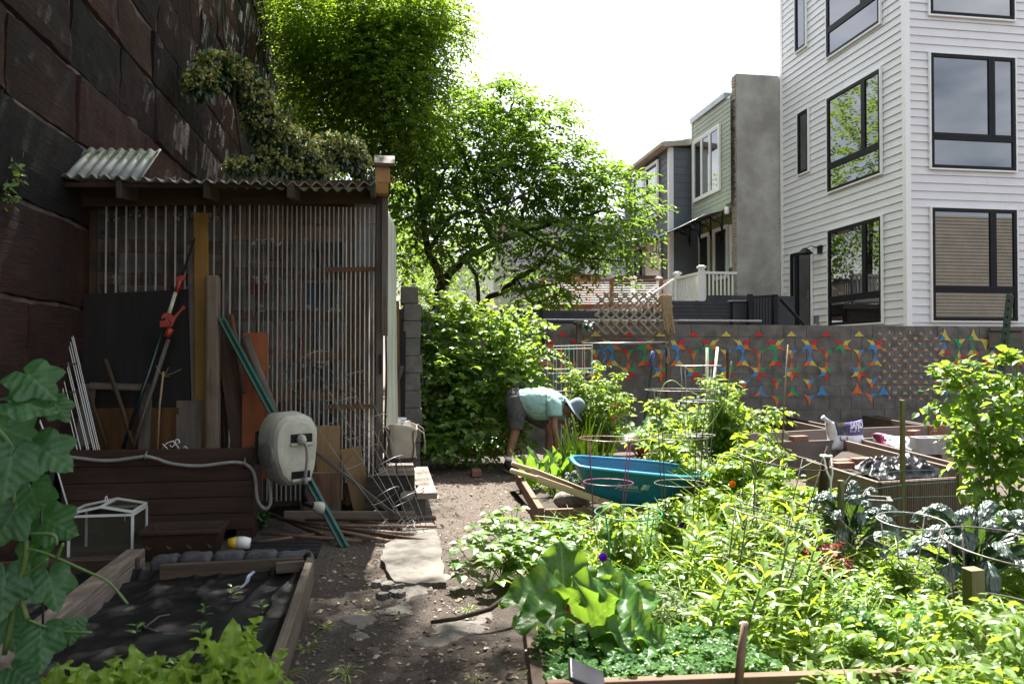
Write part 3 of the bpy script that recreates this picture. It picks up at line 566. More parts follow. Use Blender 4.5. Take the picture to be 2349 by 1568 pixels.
for y in (21.4, 22.5):
    b = MB(); s0, s1 = V((xa - .1, y, zr1 - .05)), V((xa - 1.75, y, zr1 - 1.15))
    b.board(s0, s1, .06, .09); b.board(s0 - V((0, 0, .75)), s1 - V((0, 0, .75)), .06, .05)
    for k in range(1, 9): q = s0.lerp(s1, k / 9); b.board(q - V((0, 0, .75)), q, .035, .035, (1, 0, 0))
    b.build('stair_rail', m_white, wr)
b = MB(); b.box((xa - .12, Yr, zr0 - .12), (xb + .3, 23.2, zr0)); b.box((xa, Yr + .3, 0), (xb, Yr + .45, zr0 - .12)); b.build('deck_floor', wood('deck boards', (.2, .17, .14), (.13, .11, .09)), wr)
m_redwood = wood('orange stained cedar', (.33, .13, .055), (.22, .085, .035), .6)
Yo = 22.0; od = thing('cable_deck', 'orange cedar deck railing with thin horizontal white cables', 'deck railing', PY(1380, 700, Yo) - V((0, 0, .3)))
zt_, zb_ = PY(1380, 642, Yo).z, PY(1380, 704, Yo).z
b = MB(); b.board(PY(1242, 644, Yo), PY(1524, 641, Yo), .045, .1); b.board(PY(1242, 704, Yo), PY(1524, 701, Yo), .12, .05); b.build('top_rail', m_redwood, od)
for u in (1246, 1402, 1516): b = MB(); x = PY(u, 670, Yo).x; b.board((x, Yo - .03, 0), (x, Yo - .03, zt_), .1, .1, (1, 0, 0)); b.build('post', m_redwood, od)
b = MB()
for k in range(10): v_ = 648 + k * 5.3; b.tube([PY(1248, v_ + 1, Yo), PY(1518, v_, Yo)], .012, 4)
b.build('cable', m_white, od)
b = MB(); b.box((PY(1242, 670, Yo).x, Yo, zb_ - .2), (PY(1524, 670, Yo).x, Yo + 3, zb_ - .12)); b.build('deck_floor', m_redwood, od)
gr = thing('covered_grill', 'barbecue under a black cover standing on the cedar deck', 'barbecue', PY(1460, 700, Yo + 1)); q = PY(1460, 700, Yo + 1)
b = MB(); zg = PY(1460, 634, Yo + 1).z - q.z; b.grid(lambda i, j: q + V(((.75 + .06 * math.sin(j * 9)) * max(-1, min(1, 1.5 * math.cos(i * 6.283))) * (1 - .35 * max(0, j - .6)), .35 * max(-1, min(1, 1.5 * math.sin(i * 6.283))), zg * min(1, j * 1.15) + (.0 if j < .99 else .0))), 28, 10); b.add([q + V((x, y, zg - .002)) for x, y in ((-.64, -.3), (.64, -.3), (.64, .3), (-.64, .3))], [(0, 1, 2, 3)]); b.build('cover', mat('black vinyl cover', (.02, .02, .024), None, .45, bump=.3, bscale=8), gr)
b = MB(); b.box(q + V((-.6, -.28, -.1)), q + V((.6, .28, .02))); b.build('cart', m_blackframe, gr)
for u, dy in ((1330, .5), (1302, .9), (1366, 1.1)):
    q = PY(u, 703, Yo + dy); ch = thing('wooden_chair', {1330: 'cedar slat chair on the deck, middle of three', 1302: 'cedar slat chair on the deck, leftmost of three', 1366: 'cedar slat chair on the deck nearest the grill'}[u], 'chair', q, 'cedar chairs on the deck')
    b = MB(); b.box(q + V((-.25, -.25, .4)), q + V((.25, .25, .45))); b.build('seat', m_redwood, ch)
    b = MB()
    for k in range(5): b.board(q + V((-.2 + .1 * k, .22, .45)), q + V((-.2 + .1 * k, .3, 1.0)), .07, .02, (1, 0, 0))
    b.board(q + V((-.25, .29, .95)), q + V((.25, .29, .95)), .07, .03); b.build('backrest', m_redwood, ch)
    for sx in (-1, 1):
        for sy in (-1, 1): b = MB(); b.board(q + V((.22 * sx, .22 * sy, -.1)), q + V((.22 * sx, .22 * sy, .4)), .05, .05, (1, 0, 0)); b.build('leg', m_redwood, ch)
# utility pole beyond
q = PY(930, 690, 24); b = MB(); b.tube([V((q.x, 24, 0)), V((q.x, 24, PY(930, 545, 24).z))], [.14, .12], 10); b.solo('utility_pole', m_brownwood, 'brown wooden utility pole among bright leaves beyond the shed', 'utility pole')

# the house behind the photographer, mirrored in the lower windows
rh_ = thing('rear_house', 'grey clapboard house behind the camera mirrored in the white house windows', 'house', (20, -12, 0)); b = MB(); b.box((8, -18, 0), (40, -12, 9.6)); lap(b, (8, -11.98, 0), (1, 0, 0), 32, .1, 9.6, .2, (0, 1, 0), .03); b.build('wall', mat('taupe siding', (.14, .125, .105), (.11, .1, .085), .6, scale=1), rh_)
for x in (14, 18.5, 24, 29): window(rh_, (x, -11.93, 5.6), (1, 0, 0), (0, 1, 0), 1.1, 1.7, [(0, 1, 0, .5), (0, 1, .5, 1)], .07, .12, m_trim)
# ================================================================ potting shed
SY, SX0, SX1 = 7.05, -2.4, -.05
shed = thing('garden_shed', 'lean-to shed of clear corrugated plastic sheets on a dark timber frame', 'shed', (-1.2, 8, 0))
def clearp(name, cl=.975, tint=(.95, .92, .87), gl=.14):
    m, t, p, o = newm(name); t.nodes.remove(p); co = N(t, 'ShaderNodeTexCoord').outputs['Object']
    d = N(t, 'ShaderNodeBsdfTranslucent'); d.inputs[0].default_value = rgba(tint); d2 = N(t, 'ShaderNodeBsdfDiffuse'); d2.inputs[0].default_value = rgba(tint)
    q = N(t, 'ShaderNodeMixShader'); q.inputs[0].default_value = .4; t.links.new(d.outputs[0], q.inputs[1]); t.links.new(d2.outputs[0], q.inputs[2]); q.inputs[0].default_value = .62
    T = N(t, 'ShaderNodeBsdfTransparent'); T.inputs[0].default_value = (.93, .92, .9, 1)
    f = N(t, 'ShaderNodeMapRange'); f.inputs[1].default_value = .3; f.inputs[2].default_value = .75; f.inputs[3].default_value = cl + .12; f.inputs[4].default_value = cl - .1; t.links.new(nois(t, co, 3, 5, .7, (4, 1, .6)), f.inputs[0])
    lw = N(t, 'ShaderNodeLayerWeight', Blend=.5); ed_ = ramp(t, lw.outputs['Facing'], .33, .21); mu = N(t, 'ShaderNodeMath', operation='MULTIPLY'); t.links.new(f.outputs[0], mu.inputs[0]); t.links.new(ed_, mu.inputs[1]); a = N(t, 'ShaderNodeMixShader'); t.links.new(mu.outputs[0], a.inputs[0]); t.links.new(q.outputs[0], a.inputs[1]); t.links.new(T.outputs[0], a.inputs[2])
    g = N(t, 'ShaderNodeBsdfGlossy', Roughness=.12); g.inputs[0].default_value = (1, 1, 1, 1); fr = N(t, 'ShaderNodeLayerWeight', Blend=gl)
    x = N(t, 'ShaderNodeMixShader'); t.links.new(fr.outputs['Fresnel'], x.inputs[0]); t.links.new(a.outputs[0], x.inputs[1]); t.links.new(g.outputs[0], x.inputs[2]); t.links.new(x.outputs[0], o.inputs[0]); return m
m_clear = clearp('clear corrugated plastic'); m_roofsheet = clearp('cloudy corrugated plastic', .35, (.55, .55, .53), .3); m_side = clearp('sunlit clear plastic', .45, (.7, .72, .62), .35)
def corr(bb, a, ex, L_, ez, H_, pitch=.078, amp=.013, nv=3, wob=.0025, per=12):
    a, ex, ez = V(a), V(ex).normalized(), V(ez).normalized(); nn = ex.cross(ez); n = int(L_ / pitch * per); s0 = rr(0, 9)
    def f(i, j):
        x, z = i * L_, j * H_; ph = x / pitch * 2 * math.pi; c_ = math.copysign(abs(math.cos(ph)) ** .66, math.cos(ph))
        return a + ex * (x + wob * noise.noise((z * 1.5, s0, x * 3))) + ez * z + nn * (amp * c_ + wob * noise.noise((x * 2, z * 2, s0)))
    bb.grid(f, n, nv)
zt0 = PY(300, 462, SY).z; xm = PY(521, 600, SY).x; xd = PY(790, 600, SY).x
b = MB(); corr(b, (SX0 + .03, SY, PY(218, 900, SY).z), (1, 0, 0), xm - SX0, (0, 0, 1), zt0 - PY(218, 900, SY).z, nv=8); b.build('corrugated_sheet', m_clear, shed)
b = MB(); corr(b, (xm - .03, SY - .012, .16), (1, 0, 0), xd - xm + .05, (0, 0, 1), zt0 - .16, nv=8); b.build('corrugated_sheet', m_clear, shed)
b = MB(); corr(b, (xd, SY - .02, .3), (1, 0, 0), SX1 - xd, (0, 0, 1), zt0 - .3, nv=8); b.build('corrugated_door_sheet', m_clear, shed)
b = MB(); b.grid(lambda i, j: V((SX1 + .035 + .12 * math.sin(min(1, i * 1.2) * 1.6) * (1 - .25 * j) + .012 * math.cos(i * 1.75 / .078 * 6.283) + .012 * noise.noise((i * 3, j * 4, 2)), SY + 1.75 * i, .38 + 2.3 * j)), 130, 10); b.build('side_sheet', m_side, shed)
# frame behind the sheets
m_frame = wood('dark shed timber', (.075, .044, .028), (.035, .021, .014)); m_frame2 = wood('ruddy shed board', (.15, .08, .045), (.085, .045, .026))
Yb = SY + .06
def hb(u0, u1, v0, v1, m, th=.04, y=Yb):
    b = MB(); q0, q1 = PY(u0, v1, y), PY(u1, v0, y); b.box((q0.x, y, q0.z), (q1.x, y + th, q1.z)); return b.build('rail', m, shed)
for v0, v1 in ((462, 494), (553, 577), (628, 652), (742, 770)): hb(207, 520, v0, v1, m_frame)
for v0, v1, m in ((466, 512, m_frame), (515, 550, m_frame2), (616, 639, m_frame), (713, 735, m_frame), (800, 828, m_frame2), (893, 922, m_frame2), (1000, 1040, m_frame)): hb(520, 812, v0, v1, m)
for u0, u1, m in ((205, 222, m_frame), (380, 396, m_frame), (508, 532, m_frame), (674, 686, m_frame), (794, 807, m_frame2), (861, 876, m_frame2)):
    b = MB(); x0, x1 = PY(u0, 700, Yb).x, PY(u1, 700, Yb).x; b.box((x0, Yb - .02 + .001 * u0 / 100, .1), (x1, Yb + .09, zt0 + .1)); b.build('stud', m, shed)
# pale clapboards of the back wall, and things stored inside
m_clap = mat('grimy clapboard', (.30, .27, .235), (.17, .15, .13), .8, scale=2.5)
b = MB(); lap(b, (SX0, SY + .62, 0), (1, 0, 0), SX1 - SX0 - .05, .05, 2.9, .13, (0, -1, 0), .014); b.box((SX0, SY + .63, 0), (SX1 - .06, SY + .68, 2.9)); b.build('back_wall', m_clap, shed)
m_paint = mat('white caulk', (.36, .36, .34), (.26, .26, .25), .8)
b = MB()
for v_, us in ((497, (245, 268, 292, 314, 342, 411, 424, 436, 478, 495)), (553, (585, 605, 622, 640, 700, 780)), (640, (585, 612, 640, 258)), (706, (600, 705, 727, 760, 775)), (742, (250, 300, 350)), (833, (700, 735, 742, 780, 612))):
    for u_ in us:
        for _ in range(4): q = PY(u_ + rr(-7, 7), v_ + rr(-6, 9), Yb - .002); b.lathe(q, [(0, -.005), (rr(.008, .018), -.001), (0, .003)], 6, (0, -1, 0))
b.build('caulk', m_paint, shed)
tools = [((430, 30), (.10, .02, .02)), ((590, 240), (.03, .04, .1)), ((612, 250), (.2, .03, .03)), ((720, 60), (.03, .05, .12)), ((745, 70), (.02, .02, .02)), ((758, 50), (.015, .015, .015)), ((660, 55), (.12, .03, .02))]
for k, (u_, c_) in enumerate(((585, (.16, .03, .03)), (643, (.2, .03, .03)), (716, (.03, .06, .16)), (738, (.02, .02, .025)), (757, (.02, .02, .025)), (700, (.2, .1, .05)))):
    y = SY + .4; b = MB(); p0, p1 = PY(u_, 1000, y), PY(u_ + (-6 if k % 2 else 8), 575 + 22 * (k % 3) + (90 if k in (0, 2) else 0), y); b.tube([V((p0.x, y, .1)), p1], .02)
    if k % 2: 
        for d in range(4): b.tube([p1 + V((-.06 + .04 * d, 0, 0)), p1 + V((-.06 + .04 * d, .02, .16))], .006)
        b.tube([p1 + V((-.07, 0, 0)), p1 + V((.07, 0, 0))], .008)
    else: b.obox(p1 + V((0, 0, .1)), (.09, 0, 0), (0, .008, 0), (0, 0, .14))
    b.solo('garden_tool', mat('tool paint', c_, None, .6), ['dark red handled spade inside the shed, left of the door', 'red handled fork hanging inside the shed', 'blue handled spade inside the shed near the door', 'black handled rake inside the shed by its door', 'black spade inside the shed beside the door', 'brown handled fork inside the shed right of the red one'][k], 'garden tool', 'tools stored inside the shed')
b = MB(); x0 = PY(815, 700, SY + .25).x; b.board((x0 - .01, SY + .25, .1), (x0 + .03, SY + .3, PY(845, 605, SY).z), .16, .015, (1, 0, 0)); b.solo('plywood_offcut', m_frame2, 'tan plywood strip leaning inside the shed behind its clear door', 'plywood')
b = MB(); q = PY(862, 600, SY + .45); b.box((PY(815, 0, SY + .4).x, SY + .42, PY(830, 600, SY).z), (SX1 - .08, SY + .55, PY(840, 500, SY).z)); b.build('inner_panel', mat('grey door panel', (.2, .21, .22), (.15, .16, .17), .5), shed)
# eaves
ze = PY(500, 412, SY - .55).z
b = MB(); b.grid(lambda i, j: V((PY(118, 412, SY - .55).x + i * (PY(862, 412, SY - .55).x - PY(118, 412, SY - .55).x), SY - .55 + j * 2.6, ze - .012 + .3 * j + .017 * math.cos(i * 2.6 / .1 * 6.283) + .012 * noise.noise((i * 4, j * 2, 0)) + .03 * max(0, i - .9) * 10 * (1 - j))), 230, 4); b.build('corrugated_roof', m_roofsheet, shed, solid=.004)
b = MB(); m_moss = wood('mossy rafter', (.07, .055, .04), (.03, .023, .017), stain=.05)
b.board(PY(130, 424, SY - .47), PY(862, 424, SY - .47), .035, .03); b.board(PY(130, 446, SY - .08), PY(868, 440, SY - .08), .2, .04); b.board(PY(150, 428, SY - .3), PY(862, 424, SY - .3), .02, .09); b.build('fascia', m_frame, shed)
for u, d in ((135, 0), (272, .02), (472, 0), (666, .04), (855, 0)):
    q = PY(u, 434, SY - .5 - d); b = MB(); b.board(q, q + V((0, 1.3, .16)), .135 if u != 855 else .11, .045 if u != 666 else .06); b.build('rafter', m_moss, shed, bevel=.004)
b = MB(); a0, a1, a2 = PY(108, 350, SY - .3), PY(122, 404, SY - .5), PY(250, 412, SY - .4)
corr(b, a1 + V((.02, 0, 0)), (1, .05, .02), .62, V((-.0, .5, .34)), .62, .076, .012, 2); b.build('flashing_sheet', m_roofsheet, shed, solid=.003)
for v_ in (613, 927): b = MB(); b.board(PY(745, v_ + 5, SY - .045), PY(872, v_ + 4, SY - .045), .035, .012); b.build('door_batten', m_frame2, shed)
b = MB(); b.board((SX1 - .015, SY - .03, .3), (SX1 - .015, SY - .03, zt0 + .12), .06, .06, (1, 0, 0)); b.build('corner_post', m_graywood, shed)
b = MB(); q = PY(873, 812, SY - .08); b.board(q, q + V((0, 0, -.17)), .03, .02, (0, 1, 0)); b.build('door_handle', m_blackframe, shed)
# ================================================================ nest box on its post
nb = thing('nest_box', 'wooden nest box with grey sloping lid above the shed corner', 'nest box', PY(878, 446, SY - .2)); q = PY(878, 446, SY - .2); h_ = PY(878, 388, SY - .2).z - q.z
b = MB(); b.box(q + V((-.06, -.06, 0)), q + V((.06, .08, h_ * .42))); b.build('lower_front', wood('amber board', (.35, .19, .06), (.25, .13, .04)), nb); b = MB(); b.box(q + V((-.062, -.062, h_ * .43)), q + V((.05, .08, h_ + .02))); b.board(q + V((.055, 0, 0)), q + V((.055, 0, h_)), .12, .012, (0, 1, 0)); b.build('body', wood('birdbox pine', (.44, .25, .12), (.34, .18, .08)), nb)
b = MB(); b.obox(q + V((.015, -.01, h_ + .07)), (.085, 0, 0), (0, .1, .055), (0, -.006, .012)); b.build('lid', m_graywood, nb)
b = MB(); b.tube([q + V((.06, 0, h_ * .5)), q + V((.1, -.02, h_ * .5))], .01); b.board(q + V((.07, 0, h_ * .75)), q + V((.1, 0, h_ * .6)), .06, .01, (0, 1, 0)); b.build('perch', m_tanwood, nb)
b = MB(); b.board(q + V((.02, .09, -1.2)), q + V((.02, .09, .1)), .05, .05, (1, 0, 0)); b.build('post', m_graywood, nb)
# ================================================================ block pier wall beside the shed
CYB = 9.2; bp = thing('block_pier', 'weathered column of stacked grey blocks between shed and bramble', 'block column', PZ(946, 1088)); z = 0; k = 0
x0, x1 = PY(927, 900, CYB).x, PY(967, 900, CYB).x
while z < PY(945, 690, CYB).z:
    b = MB(); s_ = rr(-.02, .015) - (.045 if z > 1.8 else 0); b.box((x0 + s_, CYB, z), (x1 + s_, CYB + .4, z + .193)); b.box((x0 + s_ + .03, CYB - .004, z + .03), (x1 + s_ - .03, CYB, z + .16)) if 0 else None
    b.build('block', m_conc, bp, bevel=.008); z += .2
b = MB(); b.box((x0 + .02, CYB + .02, 0), (x1 - .02, CYB + 2.2, 1.9)); b.build('wall_body', m_conc, bp)
# scrap stood between shed and pier
b = MB(); b.board(PY(907, 1000, 8.9) + V((0, 0, -.4)), PY(902, 690, 8.95), .13, .03, (1, 0, 0)); b.solo('fence_picket', m_frame2, 'ruddy fence picket standing between the shed and the block column', 'fence picket', loc=PY(907, 1000, 8.9))
b = MB(); b.board(PY(918, 1000, 9.0) + V((0, 0, -.3)), PY(921, 760, 9.0), .1, .03, (1, 0, 0)); b.solo('black_bracket', m_blackframe, 'black metal bracket rail standing against the block column', 'bracket')
b = MB(); b.tube([PY(900, 905, 8.8), PY(922, 838, 8.8)], .03, 7); b.solo('wood_pole', m_brownwood, 'short brown pole leaning between the shed and the block column', 'pole')
b = MB(); b.box((SX1 + .03, 9.25, 0), (x0 - .03, 9.3, PY(910, 720, 9.2).z)); b.solo('scrap_panel', m_frame, 'dark timber panel closing the gap behind the shed', 'panel')
q = PY(914, 962, 8.6); b = MB(); b.lathe(q + V((0, 0, -.12)), [(.0, 0), (.06, 0), (.075, .12), (.085, .12), (.085, .14), (.07, .14), (.06, .03), (0, .03)], 20, sx=1.0); b.solo('white_tub', m_trim, 'white plastic tub behind the canvas bag beside the shed', 'tub')
# ================================================================ step platform with the canvas bag
BYf = 6.75; gx0, gx1 = PY(866, 1090, BYf).x, PY(953, 1090, BYf).x; zb_ = PY(910, 1079, BYf).z
pl = thing('step_platform', 'dark weathered plank platform beside the shed holding the canvas bag', 'plank platform', ((gx0 + gx1) / 2, 7.4, 0)); m_bleach = wood('bleached plank', (.27, .23, .19), (.10, .08, .065))
for k in range(2): w_ = (gx1 - gx0) / 2; b = MB(); b.board((gx0 + w_ * (k + .5), BYf, zb_ - .02), (gx0 + w_ * (k + .5), 8.3, zb_ - .02), w_ - .012, .045, (1, 0, 0)); b.build('plank', m_bleach, pl, bevel=.004)
b = MB(); z2 = PY(960, 1131, BYf - .1).z; b.board((gx1 + .09, BYf - .12, z2 - .02), (gx1 + .09, 8.2, z2 - .02), .17, .05, (1, 0, 0)); b.board((gx1 - .08, BYf - .125, z2 - .02), (gx1, BYf + .3, z2 - .02), .1, .05, (1, 0, 0)); b.build('lower_plank', m_bleach, pl, bevel=.004)
b = MB(); b.box((gx0 - .1, BYf + .02, .12), (gx1 - .04, BYf + .06, zb_ - .05)); b.box((gx1 - .045, BYf + .01, z2), (gx1 - .005, 8.2, zb_ - .045)); b.build('riser', wood('shade dark board', (.05, .04, .03), (.025, .02, .016)), pl)  # front boards near black: their shade is put into the wood colour
b = MB(); q = PY(950, 1185, BYf - .02); b.box((q.x - .11, BYf, -.03), (q.x + .1, BYf + .38, z2 - .05)); b.solo('support_block', m_conc, 'grey concrete block carrying the outer plank of the step platform', 'concrete block', bevel=.008)
bag = thing('canvas_bag', 'cream canvas tote with brown straps standing on the plank platform', 'tote bag', PY(921, 1058, 7.0)); q = PY(921, 1058, 7.0); m_canvas = mat('cream canvas', (.42, .37, .3), (.32, .28, .22), .9, scale=9, bump=.25, bscale=150); m_strap = mat('brown webbing', (.04, .025, .025), None, .9, scale=40)
bh_ = PY(921, 975, 7.0).z - q.z
def bagf(i, j, gr=0):
    a = i * 2 * math.pi; ax, ay = .115 + .012 * j, .085 + .0 * j; e = .55; c_, s_ = math.cos(a), math.sin(a)
    return q + V(((ax + gr) * math.copysign(abs(c_) ** e, c_) + .008 * math.sin(j * 8 + i * 20), (ay + gr) * math.copysign(abs(s_) ** e, s_) + .01 * noise.noise((i * 6, j * 4, 1)), bh_ * j * (1 - .06 * math.cos(a * 2 + 1) * j)))
b = MB(); b.grid(lambda i, j: bagf(i, j), 40, 10); b.build('bag_body', m_canvas, bag, solid=.004); b = MB(); b.grid(lambda i, j: bagf(i, j * .13, .005), 40, 2); b.build('bag_base', m_strap, bag, solid=.004)
for k, (i0, i1) in enumerate(((.64, .86), (.14, .36))):
    b = MB(); L_ = []
    for i_ in (i0, i1):
        for j in np.linspace(.05, .86, 5): L_.append(bagf(i_, j, .008))
        if i_ == i0: pts1 = L_; L_ = []
    d = -1 if k == 0 else 1
    for pts, sx in ((pts1, -1), (L_, 1)): b.tube(pts, [(.012, .004)] * 5, 6, 0)
    b.build('strap', m_strap, bag)
    for sx, p_ in ((-1, pts1[-1]), (1, L_[-1])):
        b = MB(); sx = 1 if p_.x > q.x else -1; top = p_ + V((sx * .04, 0, .03)); b.tube([p_, top, top + V((sx * .05, .01, -.04)), top + V((sx * .065, .02, -.15)), top + V((sx * .06, .02, -.22))], [(.014, .004)] * 5, 6); b.build('handle', m_canvas, bag)
b = MB(); b.grid(lambda i, j: q + V((.02 + .075 * (i - .5) * 2 * (1 - .3 * j), .04 * math.sin(i * 9) * .6, bh_ * (.8 + .32 * j) + .02 * noise.noise((i * 5, j * 5, 4)))), 12, 8); b.build('plastic_liner', mat('thin white plastic', (.75, .74, .74), (.6, .55, .6), .35), bag, solid=.002)
# ================================================================ timber box with the hose
PBY = 6.3; x0, x1 = PY(137, 1130, PBY).x, PY(580, 1130, PBY).x; zt_ = PY(360, 1030, PBY).z; zb_ = PY(560, 1213, PBY).z
pb = thing('timber_planter', 'tall dark timber planter box of broad planks with a hose clipped on it', 'planter box', ((x0 + x1) / 2, PBY + .2, 0)); nP = 5; m_planks = wood('dark cedar plank', (.062, .034, .023), (.03, .017, .012), .75)
for k in range(nP):
    b = MB(); h_ = (zt_ - zb_) / nP; z = zb_ + h_ * k; b.box((x0 + rr(0, .01), PBY - rr(0, .004), z + .002), (x1, PBY + .035, z + h_ - .002)); b.build('plank', m_planks, pb, bevel=.004)
b = MB(); b.box((x0, PBY + .035, .05), (x0 + .04, PBY + .5, zt_ - .01)); b.build('side', m_planks, pb); b = MB(); b.box((x1 - .045, PBY + .036, .0), (x1 - .005, PBY + .5, zt_ - .012)); b.build('side', m_planks, pb)
b = MB(); b.box((x0 + .04, PBY + .04, .1), (x1 - .05, PBY + .45, zt_ - .12)); b.build('soil', m_soil, pb); b = MB(); b.box((x1 - .12, PBY + .01, -.02), (x1 - .02, PBY + .05, zb_)); b.build('leg', m_planks, pb)
b = MB(); kk = K(0, 1400); m_hose = mat('cream hose', (.3, .29, .27), (.22, .21, .2), .5, scale=8)
hp = [PY(*kk(x, y), PBY - .03) for x, y in ((590, 912), (700, 925), (830, 940), (960, 942), (1100, 925), (1240, 908), (1330, 925), (1450, 965), (1600, 985), (1750, 985), (1900, 965), (2010, 957), (2100, 975), (2160, 1030), (2185, 1120), (2190, 1230), (2215, 1310), (2270, 1355), (2310, 1300), (2305, 1180), (2285, 1050))]
hs = thing('garden_hose', 'cream garden hose clipped in waves along the timber planter', 'hose', hp[0]); b = MB(); b.tube(smooth(hp), .0135, 8); b.build('hose_pipe', m_hose, hs)
for x, y in ((583, 905), (1247, 908), (2090, 965)): b = MB(); q = PY(*kk(x, y), PBY - .02); b.tube([q + V((0, .01, -.045)), q + V((0, -.012, -.016)), q + V((0, -.03, 0)), q + V((0, -.012, .016)), q + V((0, .01, .045))], [(.01, .003)] * 5, 6); b.build('hose_clip', m_wire, hs)
# ================================================================ hose reel
hr = thing('hose_reel', 'cream wall mounted hose reel box with slot and spray nozzle', 'hose reel', PY(660, 1027, 6.2)); cq = PY(660, 1027, 6.2); sc = .00345
m_cream = mat('aged cream plastic', (.5, .48, .42), (.36, .34, .29), .5, scale=6, bump=.06, bscale=120, grit=.3); m_tan = mat('grey beige plastic', (.24, .225, .2), None, .5)
out = [(-48, 66), (-30, 78), (20, 80), (48, 70), (66, 45), (66, 10), (60, -40), (48, -72), (30, -80), (-20, -80), (-46, -60), (-62, -20), (-66, 20), (-60, 50)]
def shell(y0, y1, s0, s1, mi=0):
    n = len(out); b.add([cq + V((x * sc * s0, y0, y_ * sc * s0)) for x, y_ in out] + [cq + V((x * sc * s1, y1, y_ * sc * s1)) for x, y_ in out], [(i, (i + 1) % n, n + (i + 1) % n, n + i) for i in range(n)], None, mi, True)
b = MB(); prof = [(-.13, .72), (-.125, .84), (-.10, .93), (-.05, .985), (.02, 1), (.09, .97), (.12, .86)]
for (a, c_), (d, e) in zip(prof[:-1], prof[1:]): shell(a, d, c_, e)
n = len(out); b.add([cq + V((x * sc * .72, -.13, y_ * sc * .72)) for x, y_ in out], [tuple(range(n))]); b.build('case', m_cream, hr, bevel=.004)
for q_, hx, hz in ((V((.035, -.131, .085)), .105, .032), (V((.03, -.131, -.185)), .09, .028)): b = MB(); b.obox(cq + q_, (hx, 0, 0), (0, .006, 0), (0, 0, hz)); b.build('slot', m_blackframe, hr, bevel=.004)
for q_, hx in ((V((.035, -.135, .042)), .11), (V((.03, -.135, -.222)), .09)): b = MB(); b.obox(cq + q_, (hx, 0, 0), (0, .012, 0), (0, 0, .011)); b.build('lip', m_cream, hr, bevel=.005)
b = MB(); b.lathe(cq + V((-.206, .0, -.03)), [(0, .022), (.085, .02), (.1, .01), (.1, -.02)], 24, (-1, 0, .02), sx=1.0); b.build('hub_disc', m_tan, hr)
b = MB(); b.lathe(cq + V((.02, -.15, .075)), [(0, -.042), (.03, -.03), (.042, 0), (.03, .03), (0, .042)], 14); b.build('hose_stop', m_cream, hr)
b = MB(); hq = [cq + V((.02, -.17, .06)), cq + V((.035, -.19, .03)), cq + V((.045, -.19, -.05)), cq + V((.045, -.18, -.13)), cq + V((.04, -.17, -.2))]; b.tube(smooth(hq), .013, 8); b.build('hose_end', m_hose, hr)
nz2 = MB(); p_ = hq[-1]; nz2.tube([p_, p_ + V((0, 0, -.05))], .024, 10); nz2.build('connector', m_tan, hr)
nz2 = MB(); nz2.tube([p_ + V((0, 0, -.05)), p_ + V((-.005, 0, -.13)), p_ + V((0, 0, -.17))], [.018, .02, .022], 10); nz2.tube([p_ + V((-.02, 0, -.18)), p_ + V((.07, -.02, -.21))], [.02, .026], 10); nz2.build('spray_grip', m_blackframe, hr)
nz2 = MB(); nz2.tube([p_ + V((.06, -.02, -.205)), p_ + V((.11, -.03, -.225)), p_ + V((.14, -.035, -.235))], [.026, .045, .048], 12); nz2.build('spray_head', m_cream, hr)
b = MB(); b.box(cq + V((-.25, .08, -.13)), cq + V((-.12, .14, .12))); b.build('wall_bracket', m_blackframe, hr)
b = MB()
for a, r_ in ((2.6, .17), (2.0, .2), (1.5, .2), (-2.6, .2), (-2.0, .21), (-1.0, .2), (-.5, .2), (.3, .19)): b.lathe(cq + V((r_ * math.cos(a), -.123, r_ * 1.15 * math.sin(a))), [(0, -.004), (.008, -.002), (.008, 0)], 8, (0, -1, 0))
b.build('screw_recess', m_tan, hr)

for o_ in [hr] + list(hr.children):                       # the reel is turned on its bracket, deeper than wide
    if o_.type == 'MESH' and o_.name.split('.')[0] != 'wall_bracket':
        A_, c0 = R(33), cq - hr.location
        for v_ in o_.data.vertices: q = v_.co - c0; q.x *= .82; q.y *= 1.25; v_.co = c0 + V((q.x * math.cos(A_) - q.y * math.sin(A_), q.x * math.sin(A_) + q.y * math.cos(A_), q.z))
# ================================================================ things leaning by the shed
kA, kB, kC, kD = K(0, 700), K(0, 1400), K(0, 2000), K(1000, 1400); kE = K(1000, 2000)
L7 = 6.95
def plank(name, label, cat, p0, p1, w_, th, m, up=(1, 0, 0), group=None, bev=.003):
    b = MB(); b.board(p0, p1, w_, th, up); return b.solo(name, m, label, cat, group, bevel=bev, loc=p0)
def pole(name, label, cat, pts, r, m, group=None, seg=8):
    b = MB(); b.tube(pts, r, seg); return b.solo(name, m, label, cat, group, loc=pts[0])
m_ply = wood('black plywood', (.02, .016, .015), (.011, .009, .008), .75, 2, 14, .1); m_ochre = wood('yellow ochre board', (.25, .135, .022), (.17, .085, .013), .6, 1.2, 14)
q0, q1 = PY(185, 1040, 6.97), PY(436, 1035, 6.97); b = MB(); zt_ = PY(186, 675, 7.02).z; zt2 = PY(433, 663, 7.02).z
b.add([(q0.x, 6.93, .15), (q1.x, 6.93, .15), (q1.x, 7.0, zt2), (q0.x, 7.0, zt_), (q0.x, 6.942, .15), (q1.x, 6.942, .15), (q1.x, 7.012, zt2), (q0.x, 7.012, zt_)], [(0, 1, 2, 3), (7, 6, 5, 4), (0, 4, 5, 1), (2, 6, 7, 3), (0, 3, 7, 4), (1, 5, 6, 2)], [[(0, 0), (0, 1), (1.4, 1), (1.4, 0)]] * 6)
b.solo('plywood_sheet', m_ply, 'large nearly black plywood sheet leaning against the shed', 'plywood')
